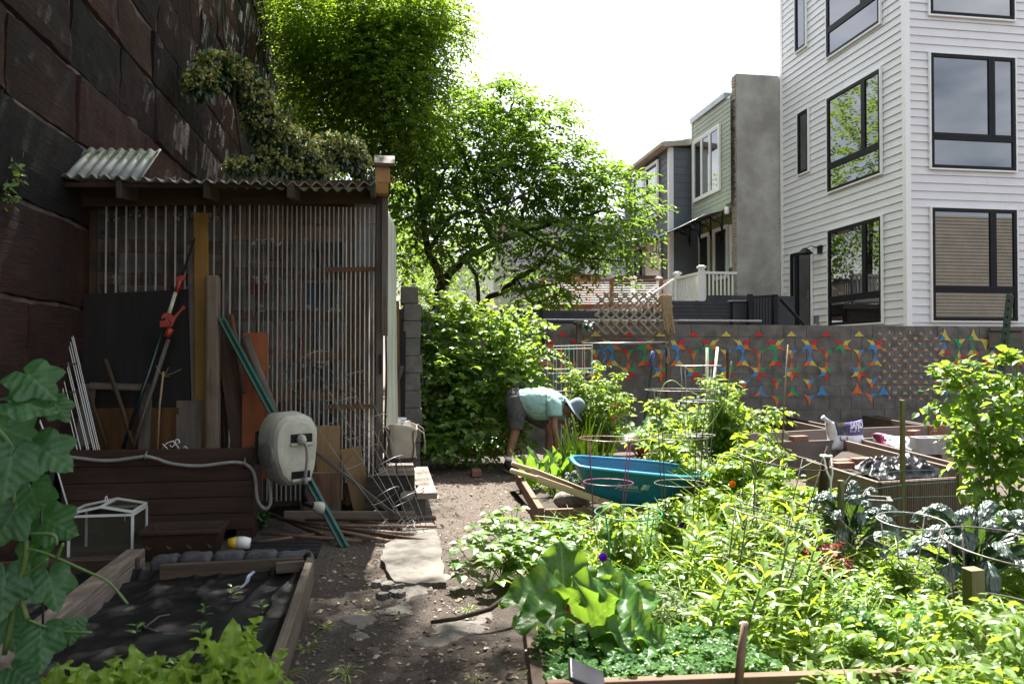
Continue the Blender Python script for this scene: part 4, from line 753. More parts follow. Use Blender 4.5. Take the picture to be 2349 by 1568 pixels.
q0 = PY(215, 1040, 6.9); q1 = PY(412, 934, 6.9); b = MB(); b.box((q0.x, 6.88, .2), (q1.x, 6.892, q1.z)); b.solo('plywood_sheet', wood('orange plywood', (.11, .05, .014), (.065, .03, .01)), 'low orange plywood strip in front of the black sheet', 'plywood')
def lean(u0, v0, u1, v1, y0, y1): return PY(u0, v0, y0), PY(u1, v1, y1)
P_ = [('grey_board', 'narrow grey weathered board behind the pruner, left of the yellow board', 456, 1040, 441, 562, 6.93, 7.0, .085, .02, m_graywood), ('yellow_board', 'tall yellow ochre board standing highest against the shed', 466, 1040, 461, 488, 6.9, 6.98, .115, .02, m_ochre),
      ('brown_plank', 'brown plank leaning behind the green steel post', 556, 1045, 513, 742, 6.85, 6.98, .15, .02, m_brownwood), ('dark_batten', 'thin dark batten leaning beside the orange board', 585, 1060, 533, 800, 6.8, 6.96, .04, .03, m_frame),
      ('orange_board', 'short orange red board leaning behind the hose reel', 583, 1100, 586, 763, 6.75, 6.95, .2, .02, wood('orange red board', (.26, .08, .025), (.18, .05, .017), .7, 1, 12)), ('grooved_board', 'short grey grooved board behind the timber planter', 433, 1045, 436, 918, 6.86, 6.9, .21, .02, m_graywood)]
for nm, lb, u0, v0, u1, v1, y0, y1, w_, th, m in P_: a, c_ = lean(u0, v0, u1, v1, y0, y1); plank(nm, lb, 'board', a, c_, w_, th, m, group='boards leaning on the shed')
a, c_ = lean(489, 1060, 489, 632, 6.8, 6.88); plank('old_fence_post', 'thick weathered fence post with a rotten pointed top', 'fence post', a, c_, .105, .1, wood('old post wood', (.24, .185, .14), (.12, .085, .06), .85, 2, 20, .6), bev=.02)
b = MB(); a, c_ = lean(790, 1252, 508, 730, 6.0, 6.85); e = (c_ - a).normalized(); b.board(a, c_, .05, .006, (1, .2, 0)); b.board(a + V((.026, -.018, 0)), c_ + V((.026, -.018, 0)), .04, .006, (.4, 1, 0)); b.board(a + V((-.026, -.018, 0)), c_ + V((-.026, -.018, 0)), .04, .006, (-.4, 1, 0)); b.solo('steel_fence_post', mat('turquoise painted steel', (.02, .14, .11), (.05, .08, .07), .5, .2, scale=14, grit=.4), 'turquoise steel channel post leaning diagonally behind the hose reel', 'fence post')
a, c_ = lean(645, 985, 562, 772, 6.6, 6.85); pole('wood_pole', 'round grey pole end leaning beside the turquoise post', 'pole', [a, c_], .033, m_graywood)
a, c_ = lean(560, 900, 530, 722, 6.7, 6.95); pole('wood_pole', 'thin brown pole top behind the turquoise post', 'pole', [a, c_], .022, m_frame2)
# pole pruner
pp = thing('pole_pruner', 'long pole pruner with red jaw and black saw blade against the shed', 'pole pruner', PY(284, 1028, 6.72)); y0, y1 = 6.7, 6.9
def pv(x, y, K_=kA): 
    u, v = K_(x, y); return PY(u, v, y1 + (y0 - y1) * max(0, (v - 545) / 480))
b = MB(); b.tube([pv(1050, 840, kB), pv(1390, 1330)], .016, 8); b.build('lower_pole', mat('dark green enamel', (.008, .022, .022), None, .25), pp)
b = MB(); b.tube([pv(1420, 1260), pv(1500, 1000)], .016, 8); b.build('upper_pole', mat('worn white enamel', (.55, .55, .45), (.4, .4, .3), .4, scale=9), pp)
m_red = mat('red cast fitting', (.38, .035, .018), (.25, .03, .02), .45, scale=12)
b = MB(); b.tube([pv(1505, 1000), pv(1545, 880)], .02, 6); b.obox(pv(1545, 885), (.03, 0, .01), (0, .015, 0), (-.006, 0, .02)); b.build('clamp', m_red, pp); b = MB(); b.obox(pv(1415, 1270), (.04, 0, 0), (0, .02, 0), (0, 0, .025)); b.tube([pv(1385, 1295), pv(1440, 1280)], .018, 6); b.build('clamp', m_red, pp)
b = MB(); b.prism([(0, 0), (.012, .02), (.1, .3), (.118, .335), (.128, .33), (.06, .1), (.03, 0)], pv(1530, 880), (1, 0, 0), (0, 0, 1), .004); b.build('saw_blade', m_blackframe, pp)
b = MB(); pts = [pv(x, y) for x, y in ((1385, 1215), (1410, 1180), (1460, 1180), (1490, 1210), (1530, 1170), (1575, 1115), (1590, 1140), (1560, 1160), (1510, 1220), (1480, 1290), (1460, 1300), (1470, 1260), (1445, 1220), (1410, 1220), (1395, 1235))]
n = len(pts); b.add([p_ + V((0, -.03, 0)) for p_ in pts] + [p_ + V((0, -.015, 0)) for p_ in pts], [tuple(range(n)), tuple(range(n, 2 * n))[::-1]] + [(i, (i + 1) % n, n + (i + 1) % n, n + i) for i in range(n)]); b.build('jaw', m_red, pp); b = MB(); b.tube([pv(1420, 1380), pv(1462, 1310)], .027, 8); b.build('socket', m_red, pp)
b = MB(); b.tube([pv(1060, 820, kB) + V((.06, .03, 0)), pv(1430, 1400) + V((0, .03, 0))], .017, 7); b.build('wooden_pole', m_graywood, pp)
# old frame, sticks, bamboo, scroll wire
sf = thing('timber_frame', 'grey weathered open timber frame standing behind the planter', 'timber_frame', PY(270, 1040, 6.85)); b = MB(); b.board(PY(207, 884, 6.86), PY(340, 888, 6.86), .05, .04); b.build('top_rail', m_graywood, sf)  # old open timber frame of unknown use: one rail, two legs
for u in (192, 333): b = MB(); b.board(PY(u - (6 if u < 200 else 2), 1045, 6.84), PY(u + (10 if u < 200 else 3), 880, 6.88), .09 if u > 200 else .12, .02, (1, 0, 0)); b.build('leg', m_graywood, sf)
pole('stick', 'rough grey stick leaning left of the pruner pole', 'stick', [PY(250, 1042, 6.8), PY(225, 960, 6.8), PY(199, 892, 6.82)], .014, m_brownwood, 'sticks behind the planter'); pole('stick', 'longer rough stick crossing the open timber frame', 'stick', [PY(306, 1025, 6.7), PY(278, 930, 6.74), PY(241, 824, 6.78)], .018, m_brownwood, 'sticks behind the planter')
b = MB(); b.tube([PY(361, 1040, 6.8), PY(366, 930, 6.8), PY(375, 852, 6.8)], .0085, 7)
for x, y in ((1330, 130), (1440, 145), (1550, 160), (1450, 220)): b.tube([PY(*kB(1395, 215), 6.8), PY(*kB((x + 1395) / 2, (y + 235) / 2), 6.79), PY(*kB(x, y), 6.78)], .0025, 4)
b.solo('bamboo_cane', mat('pale bamboo', (.38, .27, .14), (.28, .2, .1), .6, scale=10), 'single pale bamboo cane with twiggy top behind the planter', 'cane')
b = MB()
for pl_ in (((1385, 840), (1430, 790), (1480, 775), (1495, 800), (1470, 830), (1450, 810)), ((1390, 800), (1440, 850)), ((1480, 775), (1530, 840)), ((1530, 840), (1495, 790), (1500, 765), (1525, 762), (1535, 785), (1515, 795)), ((1565, 835), (1580, 820), (1600, 838))): b.tube([PY(*kB(*p_), 6.6) for p_ in pl_], .005, 5)
b.solo('scroll_wire', m_white, 'white scrolled wire ornament above the timber planter edge', 'wire ornament')
# folded trellis of white wire
fw = thing('wire_trellis', 'folded white wire trellis leaning against the stone wall', 'wire trellis', PY(195, 1030, 6.6)); b = MB()
for x0_, x1_ in ((430, 660), (455, 690), (510, 745), (525, 760), (570, 800), (590, 815), (612, 835), (625, 850)): b.tube([PY(*kB(x1_, 850), 6.45), PY(*kA(x0_, 1375), 6.75)], .0035, 4)
b.build('upright_wire', m_white, fw); b = MB(); b.tube([PY(*kA(405, 1380), 6.7), PY(*kA(635, 1370), 6.75)], .003, 4); b.build('cross_wire', m_darkwire, fw)
for y_, x0_, x1_ in ((125, 465, 690), (360, 525, 745), (590, 590, 800), (830, 650, 850)):
    b = MB(); b.tube([PY(*kB(x0_, y_ + 35), 6.5), PY(*kB(x0_, y_ + 8), 6.5), PY(*kB(x1_, y_ - 20), 6.7), PY(*kB(x1_, y_), 6.6)], .0035, 4); b.tube([PY(*kB(x0_ + 80, y_ + 30), 6.5), PY(*kB(x0_ + 82, y_ - 2), 6.55), PY(*kB(x1_, y_ - 8), 6.72)], .0035, 4); b.build('cross_wire', m_darkwire, fw)
pole('white_rod', 'thin white metal rod leaning left of the timber planter', 'metal rod', [PY(158, 1170, 6.1), PY(120, 1040, 6.15), PY(84, 945, 6.2)], .006, m_white)
# cast iron bench end
be = thing('cast_iron_bench_end', 'old dark cast iron bench end with scrolls in the shade', 'bench end', PY(118, 1200, 6.15)); b = MB(); m_rust = mat('dark rusted iron', (.035, .026, .022), (.02, .016, .014), .8, scale=20, bump=.3)
Q = lambda x, y: PY(*kB(x, y), 6.15)
b.tube([Q(420, 780), Q(440, 900), Q(440, 1050), Q(420, 1160), Q(440, 1300), Q(520, 1420), Q(540, 1560)], .022, 6); b.tube([Q(300, 800), Q(310, 960), Q(290, 1100), Q(330, 1330), Q(380, 1560)], .022, 6)
for x, y, r_ in ((350, 1200, 90), (340, 1280, 55), (410, 1380, 60), (360, 1060, 45)):
    q = Q(x, y); b.tube([q + V((math.cos(a) * r_ * .0009 * (1 - a / 11), 0, math.sin(a) * r_ * .0009 * (1 - a / 11))) for a in np.linspace(0, 9, 26)], .012, 5)
b.build('scroll_frame', m_rust, be)
# mini greenhouse
GYm = 5.95; mg = thing('mini_greenhouse', 'small white metal framed glass greenhouse with hinged roof on the bed edge', 'mini greenhouse', PY(230, 1262, GYm)); Q = lambda x, y, d=0: PY(*kC(x, y), GYm)
x0, x1 = PY(158, 1200, GYm).x, PY(304, 1200, GYm).x; z0, z1 = PY(230, 1268, GYm).z - .05, PY(300, 1180, GYm).z; zr = PY(230, 1162, GYm).z; D_ = .33; xm_ = (x0 + x1) / 2; r_ = .0075
b = MB(); C = [(x0, GYm), (x1, GYm), (x1, GYm + D_), (x0, GYm + D_)]
for x, y in C: b.board((x, y, z0), (x, y, z1), .016, .016, (1, 0, 0))
for z in (z0 + .01, z1):
    for (a, c_) in zip(C, C[1:] + C[:1]): b.board((*a, z), (*c_, z), .016, .014)
for y in (GYm, GYm + D_): b.board((x0, y, z1 + .02), (xm_, y, zr), .016, .016); b.board((xm_, y, zr), (x1, y, z1 + .02), .016, .016)
b.board((xm_, GYm, zr), (xm_, GYm + D_, zr), .016, .016); b.board((x0, GYm, z1 + .02), (x0, GYm + D_, z1 + .02), .016, .016); b.board((x1, GYm, z1 + .02), (x1, GYm + D_, z1 + .02), .016, .016); b.build('frame', m_trim, mg)
b = MB(); mgl = glassm('dusty glass', (.12, .11, .08), .12, .08, .62)
for f_ in ([(x0, GYm, z0), (x1, GYm, z0), (x1, GYm, z1), (x0, GYm, z1)], [(x1, GYm, z0), (x1, GYm + D_, z0), (x1, GYm + D_, z1), (x1, GYm, z1)], [(x0, GYm + D_, z0), (x1, GYm + D_, z0), (x1, GYm + D_, z1), (x0, GYm + D_, z1)], [(x0, GYm, z1 + .02), (xm_, GYm, zr), (xm_, GYm + D_, zr), (x0, GYm + D_, z1 + .02)], [(xm_, GYm, zr), (x1, GYm, z1 + .02), (x1, GYm + D_, z1 + .02), (xm_, GYm + D_, zr)]): b.add(f_, [(0, 1, 2, 3)])
b.build('pane', mgl, mg); b = MB(); b.ring((xm_ - .02, GYm + D_ / 2, zr + .02), .025, .004, 14, (1, 0, 0)); b.build('lifting_ring', m_trim, mg); b = MB(); b.tube([PY(*kC(1065, 120), GYm - .02), PY(*kC(1068, 215), GYm - .02)], .003, 5); b.build('latch_chain', m_wire, mg)
# rectangular brown trough
bt = thing('brown_trough', 'rectangular rust brown plastic trough planter beside the mini greenhouse', 'planter trough', PY(416, 1258, 5.75)); m_trough = mat('rust brown plastic', (.045, .02, .009), (.026, .012, .006), .6, scale=6, bump=.2, bscale=30); Yt = 5.7
a0, a1 = PY(316, 1220, Yt).x, PY(506, 1220, Yt).x; zt_, zb_ = PY(410, 1216, Yt).z, .0; b = MB()
def rectring(x0, x1, y0, y1, z): return [(x0, y0, z), (x1, y0, z), (x1, y1, z), (x0, y1, z)]
rs = [rectring(a0 + .05, a1 - .05, Yt + .04, Yt + .26, zb_), rectring(a0 + .015, a1 - .015, Yt + .01, Yt + .3, zt_ - .03), rectring(a0, a1, Yt - .01, Yt + .32, zt_ - .03), rectring(a0, a1, Yt - .01, Yt + .32, zt_), rectring(a0 + .03, a1 - .03, Yt + .02, Yt + .29, zt_), rectring(a0 + .05, a1 - .05, Yt + .05, Yt + .26, zt_ - .14)]
vs = sum(rs, []); fs = [(i * 4 + k, i * 4 + (k + 1) % 4, (i + 1) * 4 + (k + 1) % 4, (i + 1) * 4 + k) for i in range(5) for k in range(4)] + [(20, 21, 22, 23)]; b.add(vs, fs); b.build('trough', m_trough, bt, bevel=.006)
b = MB()
for k in range(4): x = a0 + (a1 - a0) * (k + .5) / 4; b = MB(); b.lathe((x, Yt + .02, zt_ - .09), [(0, -.01), (.03, -.004), (.045, 0)], 8, (0, -1, .1), sx=.6); b.build('relief', m_trough, bt)
# black rubber mat and lid cup
b = MB(); q = [PZ(*kE(x, y), .02) for x, y in ((-120, 345), (615, 345), (575, 470), (-150, 470))]; b.add([p_ for p_ in q] + [p_ - V((0, 0, .025)) for p_ in q], [(0, 3, 2, 1), (0, 1, 5, 4), (1, 2, 6, 5), (2, 3, 7, 6), (3, 0, 4, 7)])
for i in range(12):
    for j in range(4): p_ = q[0].lerp(q[1], (i + .5) / 12).lerp(q[3].lerp(q[2], (i + .5) / 12), (j + .5) / 4); b.box(p_ + V((-.025, -.03, 0)), p_ + V((.025, .03, .006)))
b.solo('rubber_mat', mat('black rubber', (.018, .018, .022), None, .5, scale=20, bump=.2), 'black moulded rubber mat lying behind the row of cobbles', 'rubber mat')
lc = thing('plastic_cup', 'small white plastic cup with yellow end lying behind the cobbles', 'plastic cup', PZ(540, 1262, .06)); q = PZ(541, 1266, .05) + V((0, .06, .05)); b = MB(); b.tube([q, q + V((.045, 0, 0)), q + V((.085, .0, -.005))], [.045, .043, .036], 14); b.build('cup_body', m_trim, lc); b = MB(); b.tube([q - V((.06, 0, 0)), q - V((.002, 0, 0))], [.034, .045], 14); b.build('cup_lid', mat('yellow plastic', (.6, .38, .02), None, .4), lc)
# cobbles
m_cob = mat('grey granite', (.085, .085, .095), (.04, .04, .047), .85, scale=18, bump=.6, bscale=80, grit=.3)
lab = ['leftmost rounded cobble under the brown trough', 'second cobble, pale topped, in front of the trough', 'third cobble, squarest, before the yellow ended cup', 'fourth, flat topped brownish cobble beside the rubber mat', 'fifth, broad low cobble by the rubber mat', 'rightmost long flat cobble by the bed corner']
for k, (u0, u1, vt, vb) in enumerate(((343, 408, 1265, 1297), (404, 484, 1261, 1297), (484, 560, 1256, 1292), (553, 633, 1257, 1294), (600, 634, 1258, 1280), (634, 718, 1270, 1291))):
    if k == 4: continue
    Yc = 5.15; q = PZ((u0 + u1) / 2, vb, .1); q.y = Yc; p0, p1 = PY(u0, vb, Yc).x, PY(u1, vb, Yc).x; w_ = (p1 - p0) / 2; h_ = (PY(0, vt, Yc).z - PY(0, vb, Yc).z) * .9 + .03; zb_ = .02; x_ = (p0 + p1) / 2; b = MB()
    def f(i, j): 
        a, c_ = i * 2 * math.pi, (j - .5) * math.pi; e = .45; s_ = lambda t_: math.copysign(abs(t_) ** e, t_); d = V((s_(math.cos(a)) * s_(math.cos(c_)), s_(math.sin(a)) * s_(math.cos(c_)), s_(math.sin(c_))))
        return V((x_, Yc + .06, zb_ + .07)) + V((d.x * w_, d.y * .07, d.z * (h_ / 2 + .03))) * (1 + .12 * noise.noise(d * 1.5 + V((k * 7, 0, 0))) + .06 * noise.noise(d * 4 + V((k * 3, 1, 0))))
    b.grid(f, 24, 14); b.solo('cobble', m_cob, lab[k], 'cobblestone', 'cobbles along the black bed')
# ================================================================ black fabric beds
fb = thing('fabric_covered_bed', 'timber edged bed covered with wrinkled black landscape fabric', 'garden bed', (-1, 4.1, 0)); XL, XR, YN, YF, ZT = -1.6, -.46, 3.05, 5.02, .15
m_edge = wood('grey bed edging', (.17, .135, .105), (.08, .06, .048))
b = MB(); b.board((XR + .02, YN - .1, ZT - .06), (XR + .0, YF, ZT - .06), .16, .045); b.build('edge_board', m_edge, fb, bevel=.004); b = MB(); b.board((XL + .27, YF, ZT - .065), (XR - .03, YF + .04, ZT - .065), .15, .04); b.build('edge_board', wood('dark edging', (.12, .085, .06), (.06, .045, .033)), fb, bevel=.004); b = MB(); b.board((XR - .2, YF - .03, ZT - .03), (XR - .03, YF - .0, ZT - .03), .06, .04); b.build('edge_block', m_edge, fb); b = MB(); b.board((-2.4, YN - .02, ZT - .08), (XR - .05, YN - .02, ZT - .08), .15, .045); b.build('edge_board', m_brownwood, fb)
b = MB(); b.board(PZ(312, 1266, ZT + .02), PZ(-20, 1530, ZT + .02), .045, .11, (0, 0, 1)); b.board(PZ(312, 1266, ZT + .02) + V((.03, 0, -.075)), PZ(-20, 1530, ZT + .02) + V((.03, 0, -.075)), .1, .05); b.build('edge_beam', wood('grained grey beam', (.25, .2, .165), (.10, .08, .066), .85, 2.2, 20, .6), fb, bevel=.006)
b = MB(); b.board((-2.42, YF + .12, ZT - .05), (XL + .12, YF + .1, ZT - .05), .16, .05); b.build('edge_board', m_brownwood, fb, bevel=.004)
def fabz(x, y):
    wx, wy = x + .12 * noise.noise((x * 2, y * 2, 7)), y + .12 * noise.noise((x * 2, y * 2, 11)); z_ = .05 + .02 * noise.noise((x * 1.2, y * 1.2, 0))
    for a, f_, st, am, pw, ox in ((1.15, 2.3, .28, .035, 5, 0), (.75, 3.6, .35, .02, 5, 4), (1.5, 5.5, .25, .016, 4, 9), (.2, 2.6, .4, .02, 6, 13), (1.0, 11, .3, .007, 3, 17)):
        p_, q_ = wx * math.sin(a) - wy * math.cos(a), wx * math.cos(a) + wy * math.sin(a); mod_ = max(0, .5 + 1.2 * noise.noise((x * .9, y * .9, ox + 30))); z_ += am * mod_ * (1 - min(1, 1.6 * abs(noise.noise((p_ * f_, q_ * f_ * st, ox))))) ** pw
    return z_
b = MB(); b.grid(lambda i, j: V((-2.42 + (XR + 2.42 - .0) * i, YN + .02 + (YF + .02 - YN) * j, fabz(-2.42 + (XR + 2.42) * i, YN + 1.97 * j) + (.06 * max(0, (i - .96) / .04)) + .05 * max(0, (j - .965) / .035))), 190, 170)
m, t, p, o = newm('black landscape fabric'); co = N(t, 'ShaderNodeTexCoord').outputs['Object']; t.links.new(mixc(t, ramp(t, nois(t, co, 2.5, 5), .6, .75), (.006, .006, .007), (.02, .017, .015)), p.inputs['Base Color']); p.inputs['Roughness'].default_value = .55; p.inputs['Specular IOR Level'].default_value = .22; bumpn(t, p, nois(t, co, 400, 2), .25, .002); b.build('landscape_fabric', m, fb)
b = MB(); q = [PZ(*kC(x, y), .16) for x, y in ((2165, 600), (2180, 610), (2140, 650), (2130, 690), (2070, 745), (2045, 742), (2090, 705), (2115, 640))]; b.add(q, [tuple(range(8))]); b.solo('plastic_tag', mat('pale blue plastic', (.3, .36, .45), None, .5), 'torn pale blue plastic strip on the black fabric', 'plastic strip', solid=.002)
seedl = leafm('seedling leaf', (.08, .17, .03), (.14, .26, .05), .4)
T_o = ovate(.24, .05, .25)
for k, (x, y, s_) in enumerate(((1980, 760, .06), (1720, 1110, .07), (2130, 1110, .07), (1170, 1140, .06), (1490, 1400, .07), (2230, 900, .06), (1740, 975, .05), (1960, 490, .05), (820, 575, .05), (1165, 1420, .1))):
    q = PZ(*kC(x, y), .1); q.z = fabz(q.x, q.y) - .005; l = LM(); a = np.arange(5) * 2.2 + k; D_ = np.stack([np.cos(a), np.sin(a), np.full(5, .5)], 1); l.add(T_o, np.tile(q, (5, 1)) + np.outer(np.arange(5), [0, 0, .012]) + [0, 0, .02], D_, [0, 0, 1], s_ * np.linspace(1.1, .7, 5)); o_ = thing('seedling', ['tiny green seedling near the blue plastic strip', 'pepper seedling in a soil hole of the black fabric', 'seedling near the right edging of the black bed', 'dark seedling in the middle of the black fabric', 'seedling near the lettuces, front of the black bed', 'seedling beside the spilled soil', 'small seedling left of the spilled soil', 'seedling in front of the third cobble', 'fern leaved seedling behind the grained beam', 'yellowish seedling before the front lettuces'][k], 'seedling', q, 'seedlings on the black fabric'); l.build('foliage', seedl, o_); b = MB(); b.tube([q, q + V((0, 0, .07))], .003, 5); b.build('stem', seedl, o_)
q = PZ(*kC(1230, 1080), .12); b = MB(); b.tube([PZ(*kC(*p_), fabz(PZ(*kC(*p_), .1).x, PZ(*kC(*p_), .1).y) + .012) for p_ in ((1500, 1140), (1400, 1145), (1300, 1105), (1235, 1085), (1220, 1040))], .005, 5); b.tube([PZ(*kC(*p_), .12) for p_ in ((1235, 1085), (1300, 1035), (1360, 990), (1450, 975))], .004, 5); b.solo('twig', m_graywood, 'forked bare twig lying on the black fabric', 'twig')
# ================================================================ right of the reel: loose boards, cages, poles on the ground
plank('light_board', 'pale new board leaning in front of the shed door', 'board', PZ(838, 1188), PY(803, 1027, 6.85), .17, .02, m_tanwood); plank('light_board', 'pale board standing behind the leaning cage wires', 'board', PZ(752, 1195) + V((0, .15, 0)), PY(752, 976, 6.95), .2, .02, m_tanwood)
plank('brown_plank', 'reddish short plank standing under the hose reel', 'board', PZ(737, 1195), PY(737, 1083, 6.75), .28, .025, wood('ruddy plank', (.23, .14, .1), (.14, .085, .06))); plank('grey_board', 'grey board end lying low under the reddish plank', 'board', PZ(690, 1197) + V((0, 0, .1)), PZ(782, 1197) + V((0, 0, .1)), .13, .03, m_graywood, (0, 0, 1)); plank('brown_plank', 'long weathered board lying on edge before the shed', 'board', PZ(655, 1200) + V((0, -.08, .05)), PZ(950, 1206) + V((0, 0, .05)), .14, .035, wood('weathered board', (.28, .22, .175), (.16, .12, .09)), (0, 0, 1))
plank('thin_lath', 'thin grey lath crossing diagonally before the shed door', 'lath', PY(905, 1180, 6.55), PY(722, 1035, 6.8), .03, .02, m_graywood, (0, 0, 1))
m_bam = mat('weathered bamboo', (.24, .15, .1), (.15, .095, .065), .65, scale=10)
sk = [((590, 1165), (755, 1235), .016, .1, .02), ((620, 1140), (700, 1100), .014, .12, .1), ((660, 1182), (1000, 1185), .011, .06, .05), ((700, 1192), (1000, 1190), .012, .09, .05), ((735, 1205), (1000, 1207), .013, .1, .06), ((720, 1183), (990, 1212), .012, .05, .03), ((640, 1190), (1000, 1243), .013, .12, .03), ((690, 1200), (930, 1248), .013, .1, .02), ((600, 1222), (830, 1240), .013, .05, .02), ((770, 1225), (1000, 1236), .011, .03, .03), ((590, 1243), (740, 1222), .012, .02, .03), ((760, 1210), (950, 1225), .014, .07, .05)]
lb_ = ['thick bamboo pole end pointing down before the reel', 'short bamboo piece under the reel', 'topmost thin stick of the bundle', 'thin wired stick second from the top of the bundle', 'dark stick in the middle of the bundle', 'stick crossing the bundle diagonally', 'long bamboo reaching nearest the slab edge', 'bamboo with a pale cut end in the bundle', 'stick lying low at the left of the bundle', 'thin stick resting on the concrete slab', 'orange brown cane at the left on the ground', 'blackened thick stick wrapped with wire']
for k, (a, c_, r_, za, zc) in enumerate(sk): pole('garden_cane', lb_[k], 'cane', [PZ(*a, za) , PZ((a[0] + c_[0]) / 2, (a[1] + c_[1]) / 2, (za + zc) / 2 + .01), PZ(*c_, zc)], r_, m_bam if k % 3 else m_brownwood, 'canes piled on the ground before the shed', 7)
b = MB()
for _ in range(26): q = PZ(rr(850, 960), rr(1192, 1222), .06); b.tube([q, q + V((rr(-.03, .03), rr(-.05, 0), .04)), q + V((rr(-.05, .05), -.05, .01)), q + V((rr(-.04, .04), -.03, -.04))], .0022, 4)
b.solo('tie_wire', m_wire, 'tangle of short silvery tie wires on the cane bundle', 'wire')
def cage(name, label, c, top, base, rings, m, r=.0035, legs=4, lean_=(0, 0), tilt=(0, 0, 1), group='tomato cages'):
    """cone shaped wire cage: rings [(height, radius)], standing at c"""
    c = V(c); o_ = thing(name, label, 'tomato cage', c, group); ax = V(tilt).normalized(); qn = V((0, 0, 1)).rotation_difference(ax)
    for h_, R_ in rings: b = MB(); b.ring(c + qn @ V((0, 0, h_)), R_, r, 30, ax, 5, mod=lambda f_: 1 + .04 * math.sin(f_ * 6.28 * 2 + R_ * 20)); b.build('ring', m, o_)
    for k in range(legs):
        a = 2 * math.pi * (k + .35) / legs; d = V((math.cos(a), math.sin(a), 0)); b = MB(); b.tube([c + qn @ (d * R_ + V((0, 0, h_))) for h_, R_ in rings] + [c + qn @ (d * base + V((0, 0, -.03)))], r, 5); b.build('leg', m, o_)
    return o_
for k, (p0, p1, rs_, lb) in enumerate(((PZ(945, 1238), PY(705, 800 + 40, 6.75), (.2, .19, .16, .12), 'silver wire cage toppled against the shed, longer one'), (PZ(975, 1232), PY(790, 885, 6.65), (.21, .18, .15, .11), 'silver wire cage leaning in front of the pale board'))):
    ax = (p1 - p0).normalized(); L_ = (p1 - p0).length; cage('tomato_cage', lb, p0, 0, .05, [(L_, rs_[0]), (L_ * .72, rs_[1]), (L_ * .46, rs_[2]), (L_ * .24, rs_[3])], m_wire, .0026, 3, tilt=ax)
# ================================================================ trees
m_bark = mat('dark bark', (.045, .035, .028), (.022, .017, .014), .95, scale=14, bump=.7, bscale=40)
lf_cherry = leafm('cherry leaf', (.022, .068, .012), (.06, .128, .021), .5, .025, (.30, .48, .035), .45)
lf_big = leafm('oak leaf', (.04, .105, .014), (.11, .19, .025), .52, .025, (.40, .58, .03), .45)
lf_far = leafm('far leaf', (.07, .16, .02), (.13, .24, .04), .5, .04, (.36, .5, .05))
T_far, T_nar, T_o6 = far_leaf(.27), far_leaf(.2), ovate(.27, .06, .2)
def blob_pts(c, r, n, shell=.35):
    d = nrmz(rv(n)); q = (shell + (1 - shell) * np.random.rand(n, 1) ** .6); return np.array(c) + d * q * np.array(r), d
def sprays(l, P, D_, ln, k, size, T=T_far, mi=0, droop=.5, fan=.9, twigs=None):
    """leafy twigs: k leaves set alternately along each twig from P along D_"""
    n = len(P); D_ = nrmz(D_); up = np.array([0, 0, 1.]); side = nrmz(np.cross(D_, up) + 1e-3); ln = np.broadcast_to(ln, (n,))
    for i in range(k):
        t_ = (i + .5) / k; pos = P + D_ * (ln * t_)[:, None] - up * (droop * ln * t_ * t_ * .5)[:, None]
        s_ = (1 if i % 2 else -1) * side * fan; d = D_ * (.5 + .5 * (i == k - 1)) + s_ + rv(n, .25) - up * droop * .6
        nn = up + rv(n, .35); l.add(T, pos, d, nn, size * np.random.uniform(.65, 1.2, n) * (1 - .25 * t_), mi)
    if twigs is not None:
        for j in np.random.choice(n, min(n, twigs[1]), False):
            p0 = V(P[j]); d = V(D_[j]); L_ = float(ln[j]); twigs[0].tube([p0, p0 + d * L_ * .5 - V((0, 0, droop * L_ * .12)), p0 + d * L_ - V((0, 0, droop * L_ * .5))], [.008, .006, .003], 4)
def limb(b, pts, r0, r1, seg=9, wob=.03):
    pts = smooth([V(p_) for p_ in pts], 3); n = len(pts)
    for p_ in pts[1:-1]: p_ += V((rr(-wob, wob), rr(-wob, wob), rr(-wob, wob)))
    b.tube(pts, [r0 + (r1 - r0) * (i / (n - 1)) ** .8 for i in range(n)], seg); return pts
